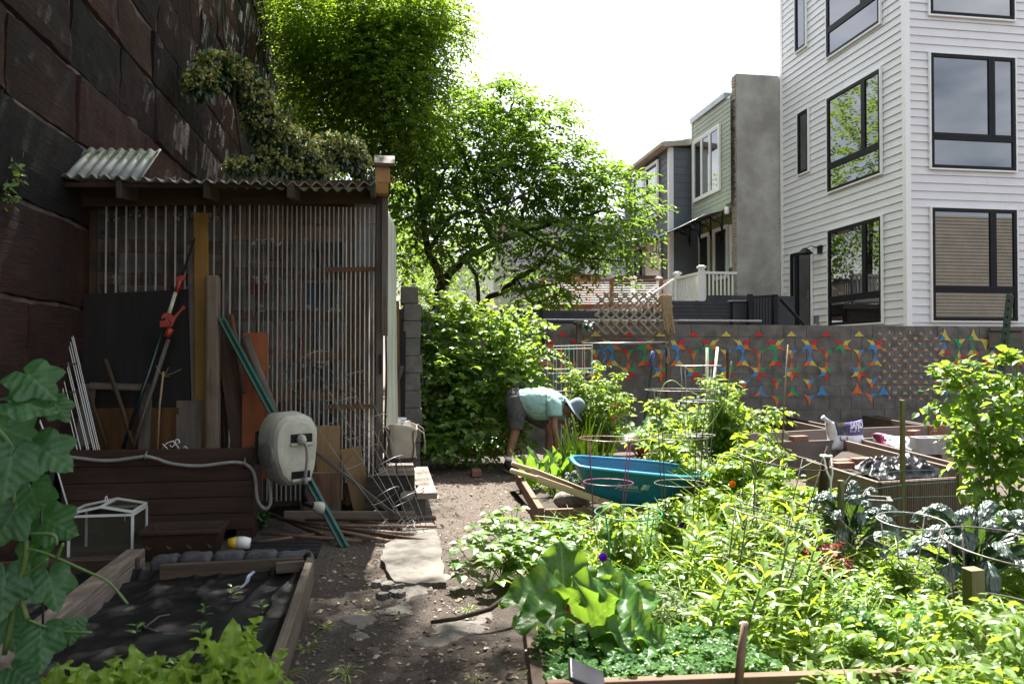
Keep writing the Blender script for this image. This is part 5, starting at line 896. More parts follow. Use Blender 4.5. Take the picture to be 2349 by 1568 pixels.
# ---- cherry-like tree behind the wall
TY = 16.6; ct = thing('garden_tree', 'spreading dark branched tree with drooping leaves behind the block wall', 'tree', (PY(1012, 700, TY).x, TY, 0)); b = MB(); Q = lambda u, v, d=0: PY(u, v, TY + d)
base = V((Q(1012, 700).x, TY, 0)); allp = []
limbs = [([base, Q(1010, 690), Q(1018, 652)], .17, .13), ([Q(1018, 655), Q(1000, 613, -.2), Q(984, 576, -.4), Q(974, 509, -.5), Q(963, 450, -.6), Q(955, 380, -.7)], .1, .03), ([Q(1018, 655), Q(1042, 615, .1), Q(1072, 587, .2), Q(1135, 560, .2), Q(1204, 530, 0), Q(1300, 505, -.3), Q(1400, 480, -.5)], .11, .025), ([Q(1135, 562, .2), Q(1119, 522, .1), Q(1097, 460, 0), Q(1084, 401, 0), Q(1050, 335, 0), Q(1040, 260, 0)], .08, .02),
         ([Q(1084, 405), Q(1110, 340, .3), Q(1160, 280, .4), Q(1180, 210, .4)], .05, .015), ([Q(984, 576, -.4), Q(1030, 500, -.8), Q(1070, 490, -1), Q(1130, 480, -1.1), Q(1230, 430, -1.2)], .05, .015), ([Q(974, 500, -.5), Q(1010, 420, -.7), Q(1030, 360, -.8), Q(1000, 300, -.8)], .045, .014), ([Q(963, 450, -.6), Q(930, 400, -.3), Q(905, 360, 0)], .035, .012),
         ([Q(1195, 535), Q(1200, 482, .2), Q(1230, 400, .4), Q(1260, 320, .5)], .05, .015), ([Q(1204, 530), Q(1254, 560, -.4), Q(1330, 590, -.8), Q(1420, 600, -1)], .04, .012), ([Q(1300, 505, -.3), Q(1350, 430, -.3), Q(1400, 390, -.3)], .035, .012), ([V((Q(1110, 710, .4).x, TY + .4, 0)), Q(1110, 705, .4), Q(1151, 670, .2), Q(1185, 638, 0), Q(1245, 600, -.4), Q(1270, 560, -.5)], .1, .03), ([Q(1160, 665, .2), Q(1220, 660, -.3), Q(1280, 650, -.5)], .05, .015), ([V((Q(1097, 680, .6).x, TY + .6, .2)), Q(1097, 667, .6), Q(1080, 612, .4), Q(1072, 587, .2)], .05, .04), ([Q(1185, 640), Q(1215, 690, -.3), Q(1240, 700, -.4)], .03, .012)]
for pts, r0, r1 in limbs: allp += [(p_, r1) for p_ in limb(b, pts, r0, r1)[4:]]
tw = b; blobs = [(1110, 330, 140, 95, 0), (1060, 270, 60, 55, -.2), (1170, 250, 60, 50, .3), (1240, 300, 80, 60, .3), (1050, 440, 105, 95, -.5), (1190, 420, 130, 95, -.2), (1310, 410, 100, 70, -.2), (1400, 450, 85, 60, -.4), (1290, 540, 110, 60, -.5), (1250, 640, 85, 42, -.5), (960, 430, 75, 105, -.4), (1390, 550, 85, 55, -.8), (935, 545, 45, 80, -.2), (1110, 215, 30, 40, 0), (1030, 560, 60, 40, -.8), (1140, 540, 60, 50, -.8), (1230, 690, 40, 22, -.4)]
l = LM(); pm = TY / 1810
for u, v, ru, rv_, d in blobs:
    n = int(ru * rv_ / 52) + 14; c_ = Q(u, v, d); P0, Dd = blob_pts(c_, (ru * pm * .95, 1.25, rv_ * pm * .95), n, .2); Dd = Dd * [1, 1, .5] + [0, 0, .12] + rv(n, .3); sprays(l, P0, Dd, np.random.uniform(.35, .7, n), 11, .19, T_nar, 0, .7, .95, (tw, n // 8))
tips = [(1500, 470), (1525, 478), (1490, 545), (1500, 590), (1440, 610), (1310, 235), (1300, 262), (1140, 185), (1190, 190), (1420, 380), (1455, 395), (1340, 300), (1060, 200), (1285, 690), (1480, 500), (1470, 440), (1480, 570), (1460, 640), (1330, 330)]
P0 = np.array([Q(u - 40, v + 8, -.3 + rr(-.3, .3)) for u, v in tips for _ in range(3)]) + rv(len(tips) * 3, .1); sprays(l, P0, np.array([[1, rr(-.5, .3), .25] for _ in P0]),   .66, 13, .16, T_nar, 0, .55, .95, (tw, 40))
b.build('trunk', m_bark, ct); l.build('crown', lf_cherry, ct)
# ---- great tree above the stone wall, its crown hanging over the yard
gt = thing('overhanging_tree', 'large tree rooted above the stone wall, its crown hanging over the yard', 'tree', (-4.2, 15, WT)); b = MB(); root = V((-4.2, 15, WT - .3))
lm = [([root, V((-4, 14.8, 11)), V((-3.6, 14.5, 13))], .32, .2), ([V((-4, 14.8, 11)), V((-2.5, 14.6, 11.2)), PY(820, 60, 15), PY(900, 200, 15), PY(930, 330, 14.8)], .14, .02), ([V((-3.8, 14.7, 12)), V((-2.5, 13, 12)), V((-1.2, 11, 10)), V((-.4, 9.5, 8.8))], .13, .03), ([V((-4, 14.8, 11.2)), PY(740, 20, 16), PY(780, 140, 16), PY(820, 260, 16)], .1, .02), ([V((-3.8, 14.7, 12)), V((-4, 11, 11.5)), V((-3.2, 8.5, 9.8))], .12, .03), ([V((-3.6, 14.5, 13)), V((-2, 14, 14)), V((0, 13, 13))], .14, .03), ([PY(850, 110, 15), PY(960, 80, 15), PY(1050, 55, 15)], .04, .01)]
for pts, r0, r1 in lm: limb(b, pts, r0, r1, wob=.06)
l = LM(); Q = PY
vis = [(790, 70, 150, 120, 15.5), (880, 160, 110, 140, 15), (755, 180, 85, 120, 16.5), (830, 290, 95, 110, 16), (920, 330, 75, 70, 15), (960, 60, 60, 70, 15), (700, 40, 75, 110, 17), (990, 30, 50, 40, 14.8), (930, 230, 60, 90, 14.8), (760, 330, 60, 60, 17), (890, 20, 100, 60, 14.6), (1000, 200, 25, 40, 14.9), (1025, 110, 40, 26, 14.8), (1045, 40, 30, 30, 14.8), (975, 290, 40, 45, 14.9), (690, 200, 40, 90, 18)]
for u, v, ru, rv_, y in vis:
    k = y / 1827; n = int(ru * rv_ / 13); P0, Dd = blob_pts(Q(u, v, y), (ru * k, 1.1, rv_ * k), n, .1); Dd = Dd * [1, 1, .6] + [.2, -.1, -.1] + rv(n, .3); sprays(l, P0, Dd, np.random.uniform(.3, .6, n), 10, .1, T_far, 0, .6, .9, (b, n // 25))
P0 = np.array([Q(u - 30, v, 14.8) for u, v in ((1080, 62), (1060, 50), (1040, 75), (1010, 15), (1035, 20), (1000, 90), (1010, 150), (1015, 210), (985, 130)) for _ in range(4)]) + rv(36, .12); sprays(l, P0, np.array([[1, rr(-.4, .4), rr(-.2, .2)] for _ in P0]), .55, 12, .085, T_far, 0, .4, .9, (b, 20))
for c_, r_, n in (((-1.2, 11, 9.6), (1.7, 2.2, 1.4), 420), ((-3, 8.6, 10), (2.0, 2.4, 1.2), 620), ((-1.2, 13.6, 11), (2, 2.4, 2.2), 420), ((-.75, 8.9, 9.2), (1.15, 1.5, .9), 380), ((-4.5, 12, 11.5), (2.5, 3, 1.6), 260), ((-2.2, 6.4, 9.2), (1.7, 1.4, .9), 380), ((-.5, 10.2, 11.5), (1.2, 2, .9), 170), ((-4, 16, 13), (3, 3, 2), 260), ((-3.4, 10.5, 9), (1.4, 1.6, 1), 160), ((-.9, 7.3, 8.6), (.95, .8, .6), 120), ((-2, 3.2, 8.2), (2, 2, 1), 330), ((.2, 9.0, 9.3), (.85, 1.0, .6), 230), ((-.1, 7.6, 9.0), (.8, .9, .5), 170), ((-1.0, .5, 8.4), (2.2, 2, 1), 300), ((-3.2, 5.6, 8.6), (1.6, 2, .9), 260), ((-.7, 5.2, 9.0), (1.1, 1.4, .7), 190), ((-1.8, 21, 10.5), (1.8, 3, 2), 380), ((-2.2, 9, 9.9), (.8, 3, .8), 260), ((-2.2, 14, 9.8), (.8, 3, .9), 260), ((-2.1, 19, 9.3), (.8, 3, 1.1), 300), ((-2, 25, 9), (.9, 4, 1.3), 300)):  # out-of-view crown clumps, added and shaped to shade wall, beds and near path
    P0, Dd = blob_pts(c_, r_, n, .2); sprays(l, P0, Dd * [1, 1, .5] + rv(n, .3), .6, 10, .14, T_far, 0, .5, .9)
b.build('trunk', m_bark, gt); l.build('crown', lf_big, gt)
# ---- bright trees glimpsed between shed and tree
for k, (u, v, ru, rv_, y, lb) in enumerate(((945, 610, 45, 95, 22, 'bright green tree seen in the gap right of the shed'), (985, 680, 45, 50, 19, 'low leafy sapling beneath the dark branched tree'))):
    q = PY(u, v, y); o_ = thing('background_tree', lb, 'tree', (q.x, y, 0)); b = MB(); limb(b, [V((q.x, y, 0)), V((q.x + .1, y, 1.5)), q], .08, .03); b.build('trunk', m_bark, o_); l = LM(); s_ = y / 1827; n = int(ru * rv_ / 14); P0, Dd = blob_pts(q, (ru * s_, .7, rv_ * s_), n, .1); sprays(l, P0, Dd + rv(n, .4), .4, 9, .09, T_far, 0, .5); l.build('crown', lf_far, o_)
for k, (x, y, z, r_, n) in enumerate(((-2.4, 36, 10, 4.6, 1700), (2.5, 38, 7, 3.5, 340), (-8, 30, 13, 5, 420), (5.5, 46, 7.5, 3.2, 260))):
    o_ = thing('background_tree', ['tall tree far beyond the end of the stone wall', 'tree hidden behind the dark branched tree, seen in windows', 'great tree on top of the embankment far back', 'farthest tree behind the pale houses'][k], 'tree', (x, y, 0 if k != 2 else WT - .3)); b = MB(); limb(b, [V((x, y, 0 if k != 2 else WT - .3)), V((x + .2, y, z * .5 + (4 if k == 2 else 0))), V((x, y, z))], .25, .06); b.build('trunk', m_bark, o_); l = LM(); P0, Dd = blob_pts((x, y, z), (r_, r_ * .8, r_ * (1.3 if k == 0 else .85)), n, .3); sprays(l, P0, Dd + rv(n, .4),   .9, 9, .27, T_far, 0, .5); l.build('crown', lf_far if k == 1 else lf_big, o_)
# ---- flowering ivy hanging on the stone wall
fi = thing('flowering_ivy', 'hanging ivy with yellow green flower heads on the stone wall above the shed', 'ivy', PX(600, 380, WX + .1)); lf_ivy = leafm('dark ivy leaf', (.02, .05, .018), (.04, .08, .025), .25, .05, None, .35); m_umb = leafm('ivy flower head', (.26, .28, .08), (.36, .37, .12), .3, .03)
l = LM(); b = MB(); pts = [(465, 195, 35, 30), (500, 160, 45, 35), (545, 180, 42, 38), (585, 225, 38, 45), (605, 285, 45, 45), (640, 320, 48, 42), (680, 345, 45, 40), (720, 375, 45, 35), (760, 345, 50, 35), (800, 355, 40, 40), (620, 370, 40, 28), (560, 385, 40, 15), (525, 150, 30, 20), (840, 390, 35, 25), (690, 395, 60, 22)]
up_ = MB(); prev = None
for u, v, ru, rv_ in pts:
    c_ = PY(u, v, 9.6 + (u - 460) / 180); s_ = c_.y / 1827; n = int(ru * rv_ / 4.6); P0, Dd = blob_pts(c_, (ru * s_, .25, rv_ * s_), n, .3); l.add(T_o6, P0, Dd + rv(n, .5), [.3, -.6, .9], np.random.uniform(.07, .115, n)); 
    m_ = int(ru * rv_ / 13); P1, D1 = blob_pts(c_, (ru * s_ * 1.05, .3, rv_ * s_ * 1.05), m_, .75); P1 = P1[(D1[:, 1] < .4) & (D1[:, 2] > -.5)]
    for _ in range(10): l.add(far_leaf(.5), P1 + rv(len(P1), .02), rv(len(P1)), rv(len(P1)), .04, 1)
    if prev is not None and (prev - c_).length < 1.5: b.tube([prev, c_], .02, 6)
    prev = c_
l.build('foliage', [lf_ivy, m_umb], fi); b.build('stem', m_bark, fi)
b = MB()
for k in range(9):
    q = PX(rr(400, 660), rr(-60, 40), WX + .1); pts = [q]
    for i in range(8): pts.append(pts[-1] + V((rr(-.02, .03), rr(-.12, .12), -rr(.12, .28))))
    b.tube(pts, [.008] * 4 + [.004] * 5, 5)
b.solo('bare_vine', m_brownwood, 'bare brown vine stems trailing down the upper stone wall', 'vine')
for k, (u, v) in enumerate(((38, 405), (22, 450))): q = PX(u, v, WX + .06); l = LM(); n = 26; P0 = np.array(q) + rv(n, .05) * [.4, .7, 1.2]; l.add(T_o6, P0, rv(n) + [.4, 0, -.3], [1, 0, .3], .05); o_ = thing('wall_fern', None, None, q); l.build('foliage', lf_far, o_); b = MB(); b.tube([q + V((-.08, 0, .03)), q, q + V((.05, .02, -.08))], .004, 5); b.build('stem', m_brownwood, o_); tag(o_, ['small leafy sprig growing from a joint of the stone wall', 'lower bright fern in a joint of the stone wall'][k], 'wall plant')
# ================================================================ right half: hard things
kM, kW, kP, kQ, kR, kS = K(2000, 1100), K(2000, 1700), K(2996, 1400), K(2996, 2000), K(2000, 2000), K(2000, 400)
# trellis arch with lattice and rope in front of the wall
YT = 11.9; tr = thing('trellis_arch', 'grey timber trellis posts with shelf board and steel pipe before the mural', 'trellis', (PY(1430, 800, YT).x, YT, 0))
for u, v0 in ((1328, 744), (1533, 742)): b = MB(); x = PY(u, 800, YT).x; b.board((x, YT, -.02), (x, YT, PY(u, v0, YT).z), .075, .05, (1, 0, 0)); b.build('post', m_graywood, tr, bevel=.003)
b = MB(); b.board(PY(1319, 741, YT), PY(1548, 739, YT), .05, .22); b.build('shelf', m_graywood, tr, bevel=.004)
b = MB(); b.tube([PY(1328, 789, YT - .03), PY(1532, 786, YT - .03)], .022, 10); b.build('steel_pipe', m_wire, tr)
la = thing('lattice_panel', 'weathered diamond lattice panel leaning on the trellis shelf', 'lattice', PY(1450, 765, YT - .08)); m_lat = wood('lattice lath', (.3, .26, .2), (.2, .165, .125)); x0, x1 = PY(1363, 700, YT).x, PY(1534, 700, YT).x; z0, z1 = PY(1450, 765, YT).z, PY(1450, 675, YT).z
for s_ in (1, -1):
    b = MB(); sp = .148; h_ = z1 - z0; n = int((x1 - x0 + h_) / sp) + 1; yy = YT - .13 + .012 * s_
    for k in range(n):
        xs = x0 - h_ + sp * k + .04; a, c_ = V((xs, yy, z0)), V((xs + h_, yy, z1))
        if a.x < x0: a = V((x0, yy, z0 + (x0 - xs)))
        if c_.x > x1: c_ = V((x1, yy, z1 - (xs + h_ - x1)))
        if c_.x - a.x > .05:
            if s_ < 0: a.x, c_.x = x0 + x1 - a.x, x0 + x1 - c_.x
            e = (c_ - a).normalized() * .02; b.board(a - e, c_ + e, .032, .009)
    b.build('lath_layer', m_lat, la)
ro = thing('coiled_rope', 'frayed sisal rope hank hanging over the lattice corner', 'rope', PY(1530, 800, YT - .2)); b = MB(); kk = kM
for k in range(9):
    x = 1385 + k * 9; b.tube(smooth([PY(*kk(x - 15 + rr(-8, 8), 165), YT - .18), PY(*kk(x, 300), YT - .2 - .006 * (k % 3)), PY(*kk(x + 30 + rr(-15, 15), 420 + rr(-40, 60)), YT - .2), PY(*kk(x + 25 + rr(-10, 20), 500 + rr(-40, 20)), YT - .19), PY(*kk(x + 8, 300), YT - .21), PY(*kk(x + 6, 170), YT - .18)]), .011, 6)
b.tube(smooth([PY(*kk(1420, 480), YT - .06), PY(*kk(1412, 580), YT - .06), PY(*kk(1435, 660), YT - .07), PY(*kk(1425, 750), YT - .07), PY(*kk(1445, 720), YT - .07), PY(*kk(1440, 620), YT - .07)]), .011, 6); b.build('strand', m_rope, ro)
b = MB(); q = PY(*kM(365, 452), 12.2); b.box(q + V((-.17, -.02, -.09)), q + V((.17, .02, -.002))); b.box(q + V((-.17, -.02, .002)), q + V((.17, .02, .09))); b.solo('wall_bracket_board', m_graywood, 'small grey double board fixed at the wall top behind the tall green stake', 'board')
q = PY(*kM(748, 430), 11.75); l = LM(); l.add(T_o6, np.array(q) + rv(40, .03), rv(40) + [0, -.6, -.3], [0, -.5, 1], .07); o_ = l.build('succulent_clump', leafm('blue green leaf', (.06, .13, .09), (.1, .18, .12), .2), None, loc=q); tag(o_, 'little blue green plant hanging at the left end of the trellis shelf', 'plant')
# steel T posts, stakes and canes
def tpost(name, label, cat, p0, p1, w_=.04, m=m_greenpost, holes=True):
    b = MB(); p0, p1 = V(p0), V(p1); e = (p1 - p0).normalized(); b.board(p0, p1, w_, .005, (1, 0, 0)); b.board(p0 + V((0, .02, 0)), p1 + V((0, .02, 0)), .035, .005, (0, 1, 0)); L_ = (p1 - p0).length
    for k in range(int(L_ / .06)): b.obox(p0 + e * (k * .06 + .03) + V((0, -.006, 0)), (.009, 0, 0), (0, .005, 0), (0, 0, .009))
    return b.solo(name, m, label, cat, 'green steel stakes', loc=p0)
tpost('steel_stake', 'tall dark green stake leaning before the mural, left of the trellis', 'stake', PZ(1262, 975) , PY(1238, 688, 11), .055); tpost('steel_stake', 'dark green stake with a blue handle on it, right of the lattice', 'stake', PY(1478, 960, 10.2), PY(1501, 803, 10.2), .035); tpost('steel_stake', 'short dark green stake in the tomatoes right of the pale canes', 'stake', PY(1670, 960, 9.5), PY(1669, 803, 9.5), .03); tpost('steel_stake', 'thick dark green stake at the far right before the garden sign', 'stake', PY(2285, 960, 5.2), PY(2318, 675, 5.2), .055); tpost('steel_stake', 'dark green stake behind the big kale, topped by a wire', 'stake', PY(2224, 1330, 4.0), PY(2224, 1213, 4.0), .045)
b = MB(); b.tube([PY(1494, 842, 10.1), PY(1496, 822, 10.1), PY(1498, 805, 10.1)], [.028, .032, .024], 10); b.solo('tool_handle', mat('blue grip', (.05, .09, .26), None, .4), 'blue grip pushed over the green stake right of the lattice', 'grip')
m_pale = mat('pale plastic cane', (.62, .62, .5), (.5, .5, .38), .5, scale=10)
pole('plant_cane', 'pale upright cane among tomatoes, left of the pair', 'cane', [PY(1622, 1000, 7.5), PY(1622, 797, 7.5)], .014, m_pale); pole('plant_cane', 'pale cane leaning right, beside its upright twin', 'cane', [PY(1620, 1040, 7.3), PY(1646, 796, 7.5)], .014, m_pale)
pole('plant_cane', 'very thin brown cane standing before the composite beds', 'cane', [PY(1794, 1060, 6.6), PY(1799, 920, 6.6), PY(1808, 790, 6.6)], .007, m_bam)
m_stk = wood('greenish square stake', (.2, .18, .09), (.14, .12, .06), .7)
for nm, lb, u0, v0, u1, v1, dep, w_ in (('wooden_stake', 'tall square stake before the composite planters', 2071, 1240, 2070, 917, 6.0, .03), ('wooden_stake', 'square stake at the edge of the blackberry bush', 2203, 1130, 2187, 957, 6.0, .03), ('wooden_stake', 'square stake standing in the kale bed with green mesh', 1929, 1318, 1929, 1101, 5.0, .032), ('wooden_stake', 'stout stake cut slanting, near right corner', 2240, 1600, 2232, 1303, 3.35, .062)):
    plank(nm, lb, 'stake', PD(u0, v0, dep), PD(u1, v1, dep), w_, w_, m_stk, (1, 0, 0), 'wooden garden stakes')
pole('wooden_stake', 'rough stick stake in the weeds by the near edging board', 'stake', [PD(1693, 1590, 2.9), PD(1700, 1500, 2.9), PD(1709, 1426, 2.9)], [.016, .017, .013], m_bam, 'wooden garden stakes')
b = MB(); b.tube([PD(1887, 1140, 5.6), PD(1893, 1060, 5.6), PD(1898, 1022, 5.6)], [.035, .03, .004], 6); b.solo('pointed_stake', m_brownwood, 'pointed brown stake with white string tied around', 'stake', 'wooden garden stakes', loc=PD(1887, 1140, 5.6))
b = MB(); q = PD(1895, 1045, 5.55); b.ring(q, .036, .007, 14); b.tube(smooth([q + V((-.03, -.02, 0)), q + V((-.02, -.04, -.1)), q + V((.01, -.04, -.17)), q + V((.005, -.04, -.3))]), .007, 6); b.tube([q + V((.03, -.02, 0)), q + V((.03, -.03, -.12)), q + V((.012, -.04, -.18))], .006, 6); b.solo('white_string', m_trim, 'white string knotted around the pointed stake', 'string')
# mesh and wires between stakes
b = MB(); mp_ = [PD(1929, 1120, 4.98), PD(1950, 1092, 5.4), PD(2070, 1080, 5.98), PD(2190, 1075, 6.0), PD(2290, 1075, 6.0)]
for h_ in (0, -.1, -.2, -.32, -.44): b.tube([p_ + V((0, 0, h_ + rr(-.006, .006))) for p_ in mp_], .0022, 4)
for i in range(len(mp_) - 1):
    n = 9 if i else 4
    for k in range(n): q = mp_[i].lerp(mp_[i + 1], k / n); b.tube([q, q + V((rr(-.01, .01), 0, -.46))], .0016, 4)
b.solo('garden_mesh', mat('green coated wire', (.03, .1, .08), None, .5), 'green square wire mesh strung between the square stakes', 'wire mesh')
b = MB(); m2 = [PD(1700, 1190, 4.6), PD(1800, 1190, 4.6), PD(1905, 1215, 4.8), PD(1960, 1260, 4.6), PD(2080, 1330, 4.2), PD(2200, 1395, 3.8)]
for h_ in (.1, 0, -.1, -.2, -.3): b.tube([p_ + V((0, 0, h_ + rr(-.012, .012))) for p_ in smooth(m2, 3)], .0022, 4)
for i in range(len(m2) - 1):
    for k in range(8): q = m2[i].lerp(m2[i + 1], k / 8); b.tube([q + V((0, 0, .1)), q + V((rr(-.02, .02), 0, -.32))], .0015, 4)
b.solo('wire_mesh', m_darkwire, 'rusty brown wire mesh sagging across the kale and weeds', 'wire mesh')
# wheelbarrow
Yw2 = 6.55; wb = thing('wheelbarrow', 'blue plastic wheelbarrow with wooden handles resting nose up in the bed', 'wheelbarrow', PY(1470, 1215, Yw2)); W = lambda x, y, Y=Yw2: PY(*kW(x, y), Y)
m_blue_p = mat('blue wheelbarrow plastic', (.012, .15, .26), (.01, .125, .22), .42, scale=5, bump=.03, bscale=120, grit=.3)
Yn, Yfb = Yw2 - .3, Yw2 + .3
A = dict(tn0=W(650, 320, Yn), tn1=W(1740, 435, Yn + .1), tf0=W(640, 275, Yfb), tf1=W(1700, 390, Yfb - .1))
rim = [W(625, 290, Yw2 - .08), W(690, 350, Yn + .02), W(900, 378, Yn), W(1300, 418, Yn), W(1550, 440, Yn + .03), W(1700, 440, Yw2 - .17), W(1762, 425, Yw2), W(1700, 395, Yw2 + .17), W(1500, 340, Yfb - .03), W(1200, 305, Yfb), W(900, 282, Yfb), W(700, 268, Yfb - .02), W(625, 275, Yw2 + .08)]
bot = [W(750, 590, Yw2 - .05), W(775, 605, Yw2 - .18), W(900, 640, Yw2 - .19), W(1100, 690, Yw2 - .19), W(1280, 720, Yw2 - .18), W(1340, 725, Yw2 - .1), W(1370, 715, Yw2), W(1350, 720, Yw2 + .1), W(1280, 715, Yw2 + .18), W(1100, 690, Yw2 + .19), W(900, 640, Yw2 + .19), W(775, 600, Yw2 + .18), W(750, 590, Yw2 + .05)]
def closed(pts, k=3):
    n = len(pts); o_ = []
    for i in range(n):
        p0, p1, p2, p3 = pts[i - 1], pts[i], pts[(i + 1) % n], pts[(i + 2) % n]
        for s_ in range(k): t_ = s_ / k; o_.append(.5 * ((2 * p1) + (p2 - p0) * t_ + (2 * p0 - 5 * p1 + 4 * p2 - p3) * t_ ** 2 + (3 * p1 - p0 - 3 * p2 + p3) * t_ ** 3))
    return o_
rim, bot = closed(rim), closed(bot); cr_ = sum(rim, V()) / len(rim); n = len(rim); b = MB(); rows = []
for t_ in (1, .92, .75, .5, .25, .08): rows.append([bot[i].lerp(rim[i], t_) for i in range(n)])
rows.append([p_.lerp(sum(bot, V()) / n, .12) - V((0, 0, .01)) for p_ in bot])
vs = sum(rows, []) + [sum(bot, V()) / n - V((0, 0, .01))]; fs = [(r_ * n + i, r_ * n + (i + 1) % n, (r_ + 1) * n + (i + 1) % n, (r_ + 1) * n + i) for r_ in range(len(rows) - 1) for i in range(n)] + [((len(rows) - 1) * n + i, (len(rows) - 1) * n + (i + 1) % n, len(vs) - 1) for i in range(n)]
b.add(vs, fs, None, 0, True); b.build('tray', m_blue_p, wb, solid=.006)
b = MB(); rp = [p_ + (p_ - cr_).normalized() * .012 for p_ in rim]; b.tube(rp + [rp[0], rp[1]], [(.02, .013)] * (n + 2), 8); b.build('rim', mat('blue rim plastic', (.03, .24, .4), (.025, .2, .35), .35, scale=6), wb)
m_handle = wood('ash handle', (.5, .38, .25), (.38, .27, .17), .6, 1.2, 16, .15, 0)
for pts, d in (((W(88, 385, Yn - .02), W(300, 450, Yn), W(330, 465, Yn), W(840, 640, Yn + .08), W(1330, 800, Yw2 - .08)), 0), ((W(98, 325, Yfb), W(260, 380, Yfb), W(300, 400, Yfb), W(760, 580, Yfb - .1), W(1340, 790, Yw2 + .08)), 1)):
    b = MB(); b.tube(pts[:2] + (pts[1].lerp(pts[2], .6),), [.021, .022, .02], 10); b.board(pts[1].lerp(pts[2], .2), pts[3], .055, .04); b.board(pts[3], pts[4], .055, .04); b.build('handle', m_handle, wb, bevel=.008)
wc = W(1400, 830); b = MB(); ax_ = V((0, 1, 0)); b.ring(wc + V((.02, 0, 0)), .145, .05, 30, ax_, 10); wh_ = b.build('wheel', mat('black tyre', (.016, .016, .016), None, .8), wb); b = MB(); b.lathe(wc + V((.02, -.04, 0)), [(0, 0), (.03, 0), (.05, .02), (.105, .03), (.105, .05), (.05, .06), (.03, .08), (0, .08)], 20, ax_); b.build('hub', m_blackframe, wh_)
b = MB()
for y in (-.1, .1): b.tube([wc + V((.02, y, 0)), W(1440, 660, Yw2 + y), W(1540, 560, Yw2 + y)], .011, 6)
b.tube([W(930, 650, Yw2 - .15), W(900, 830, Yw2 - .17), W(1000, 840, Yw2 - .17), W(1050, 690, Yw2 - .15)], .012, 6); b.tube([W(930, 650, Yw2 + .15), W(900, 830, Yw2 + .17), W(1000, 840, Yw2 + .17), W(1050, 690, Yw2 + .15)], .012, 6); b.build('frame_brace', m_blackframe, wb)
def text(s_, name, m, parent, o, ex, ez, h_, shear=0, depth=.001, bold=0, wfit=None):
    cu = bpy.data.curves.new(name, 'FONT'); cu.body = s_; cu.size = 1; cu.shear = shear; cu.extrude = .0; cu.offset = bold; cu.resolution_u = 3; to = bpy.data.objects.new(name, cu); COL.objects.link(to)
    me = bpy.data.meshes.new_from_object(to.evaluated_get(bpy.context.evaluated_depsgraph_get())); bpy.data.objects.remove(to); A_ = np.array([v_.co[:] for v_ in me.vertices]); wd = A_[:, 0].max(); k = h_ / .7; kx = (wfit / wd) if wfit else k; ex, ez, o = V(ex).normalized(), V(ez).normalized(), V(o); base = wl(parent)
    for v_ in me.vertices: v_.co = o + ex * (v_.co.x * kx) + ez * (v_.co.y * k) - base
    return link(name, me, m, parent)
m_white_ink = mat('white print', (.5, .58, .6), (.36, .45, .48), .6, scale=40)
def side_pt(x, y): # on the near flank of the tray
    d = ray(*kW(x, y)); i0 = rows[0].index(min(rows[0], key=lambda p_: abs(p_.x - PY(*kW(x, 420), Yn).x) + (9 if p_.y > Yw2 else 0))); 
    best = None
    for r_ in range(len(rows) - 2):
        for i in range(n):
            for tri in ((rows[r_][i], rows[r_][(i + 1) % n], rows[r_ + 1][i]), (rows[r_][(i + 1) % n], rows[r_ + 1][(i + 1) % n], rows[r_ + 1][i])):
                from mathutils.geometry import intersect_ray_tri
                h_ = intersect_ray_tri(*tri, d, O, True)
                if h_ and (best is None or (h_ - O).length < (best - O).length): best = h_
    return best
s0, s1, s2 = side_pt(990, 525), side_pt(1175, 543), side_pt(1000, 490); ex_ = (s1 - s0); nn_ = ex_.cross(s2 - s0).normalized(); nn_ = nn_ if nn_.y < 0 else -nn_; ez_ = nn_.cross(ex_); ez_ = ez_ if ez_.z > 0 else -ez_
text('Jackson.', 'lettering', m_white_ink, wb, s0 + nn_ * .009, ex_, ez_, .045, .25, bold=.02, wfit=ex_.length * 1.03); text('PROFESSIONAL TOOLS', 'lettering', m_white_ink, wb, s0 + nn_ * .009 - ez_.normalized() * .024 + ex_ * .12, ex_, ez_, .011, .2, wfit=ex_.length * 1.1)
b = MB(); e1, e2 = ex_.normalized(), ez_.normalized(); o_ = s1 + nn_ * .009 + e1 * .022
for a, w_ in ((0, .034), (.04, .01), (.056, .006)): b.add([o_ + e1 * a, o_ + e1 * (a + w_), o_ + e1 * (a + w_ + .014) + e2 * .05, o_ + e1 * (a + .014) + e2 * .05], [(0, 1, 2, 3)])
b.build('emblem', m_white_ink, wb)
# timber bed under the wheelbarrow
wbX, wbY = 1.2, 6.28; tb = thing('timber_bed', 'low brown timber bed frame around the wheelbarrow', 'garden bed', (2, 7, 0)); m_bed = wood('brown bed timber', (.2, .125, .08), (.11, .066, .043)); p0, p1, p2, p3 = PZ(1237, 1166, .18), PZ(1372, 1166, .18), PZ(1200, 1093, .18), PZ(1645, 1160, .18)
b = MB(); b.board(p0 + V((.02, .03, -.1)), p2 + V((0, .3, -.1)), .2, .05); b.build('side_board', m_bed, tb, bevel=.005); b = MB(); b.board(p0 + V((.05, 0, -.105)), V((p3.x, p0.y + .02, .075)), .2, .045); b.build('front_board', m_bed, tb, bevel=.005); b = MB(); b.grid(lambda i, j: V((p0.x + .04 + 1.9 * i, p0.y + .02 + 1.9 * j, .07 + .02 * noise.noise((i * 5, j * 5, 2)))), 20, 20); b.build('soil', m_soil, tb)
b = MB(); b.board(PZ(1214, 1120, .05) , PZ(1190, 1055, .1), .1, .04); b.board(PZ(1237, 1090, .1), PZ(1215, 1060, .2), .05, .05); b.solo('loose_timber', m_tanwood, 'short timber offcuts lying behind the wheelbarrow handles', 'timber')
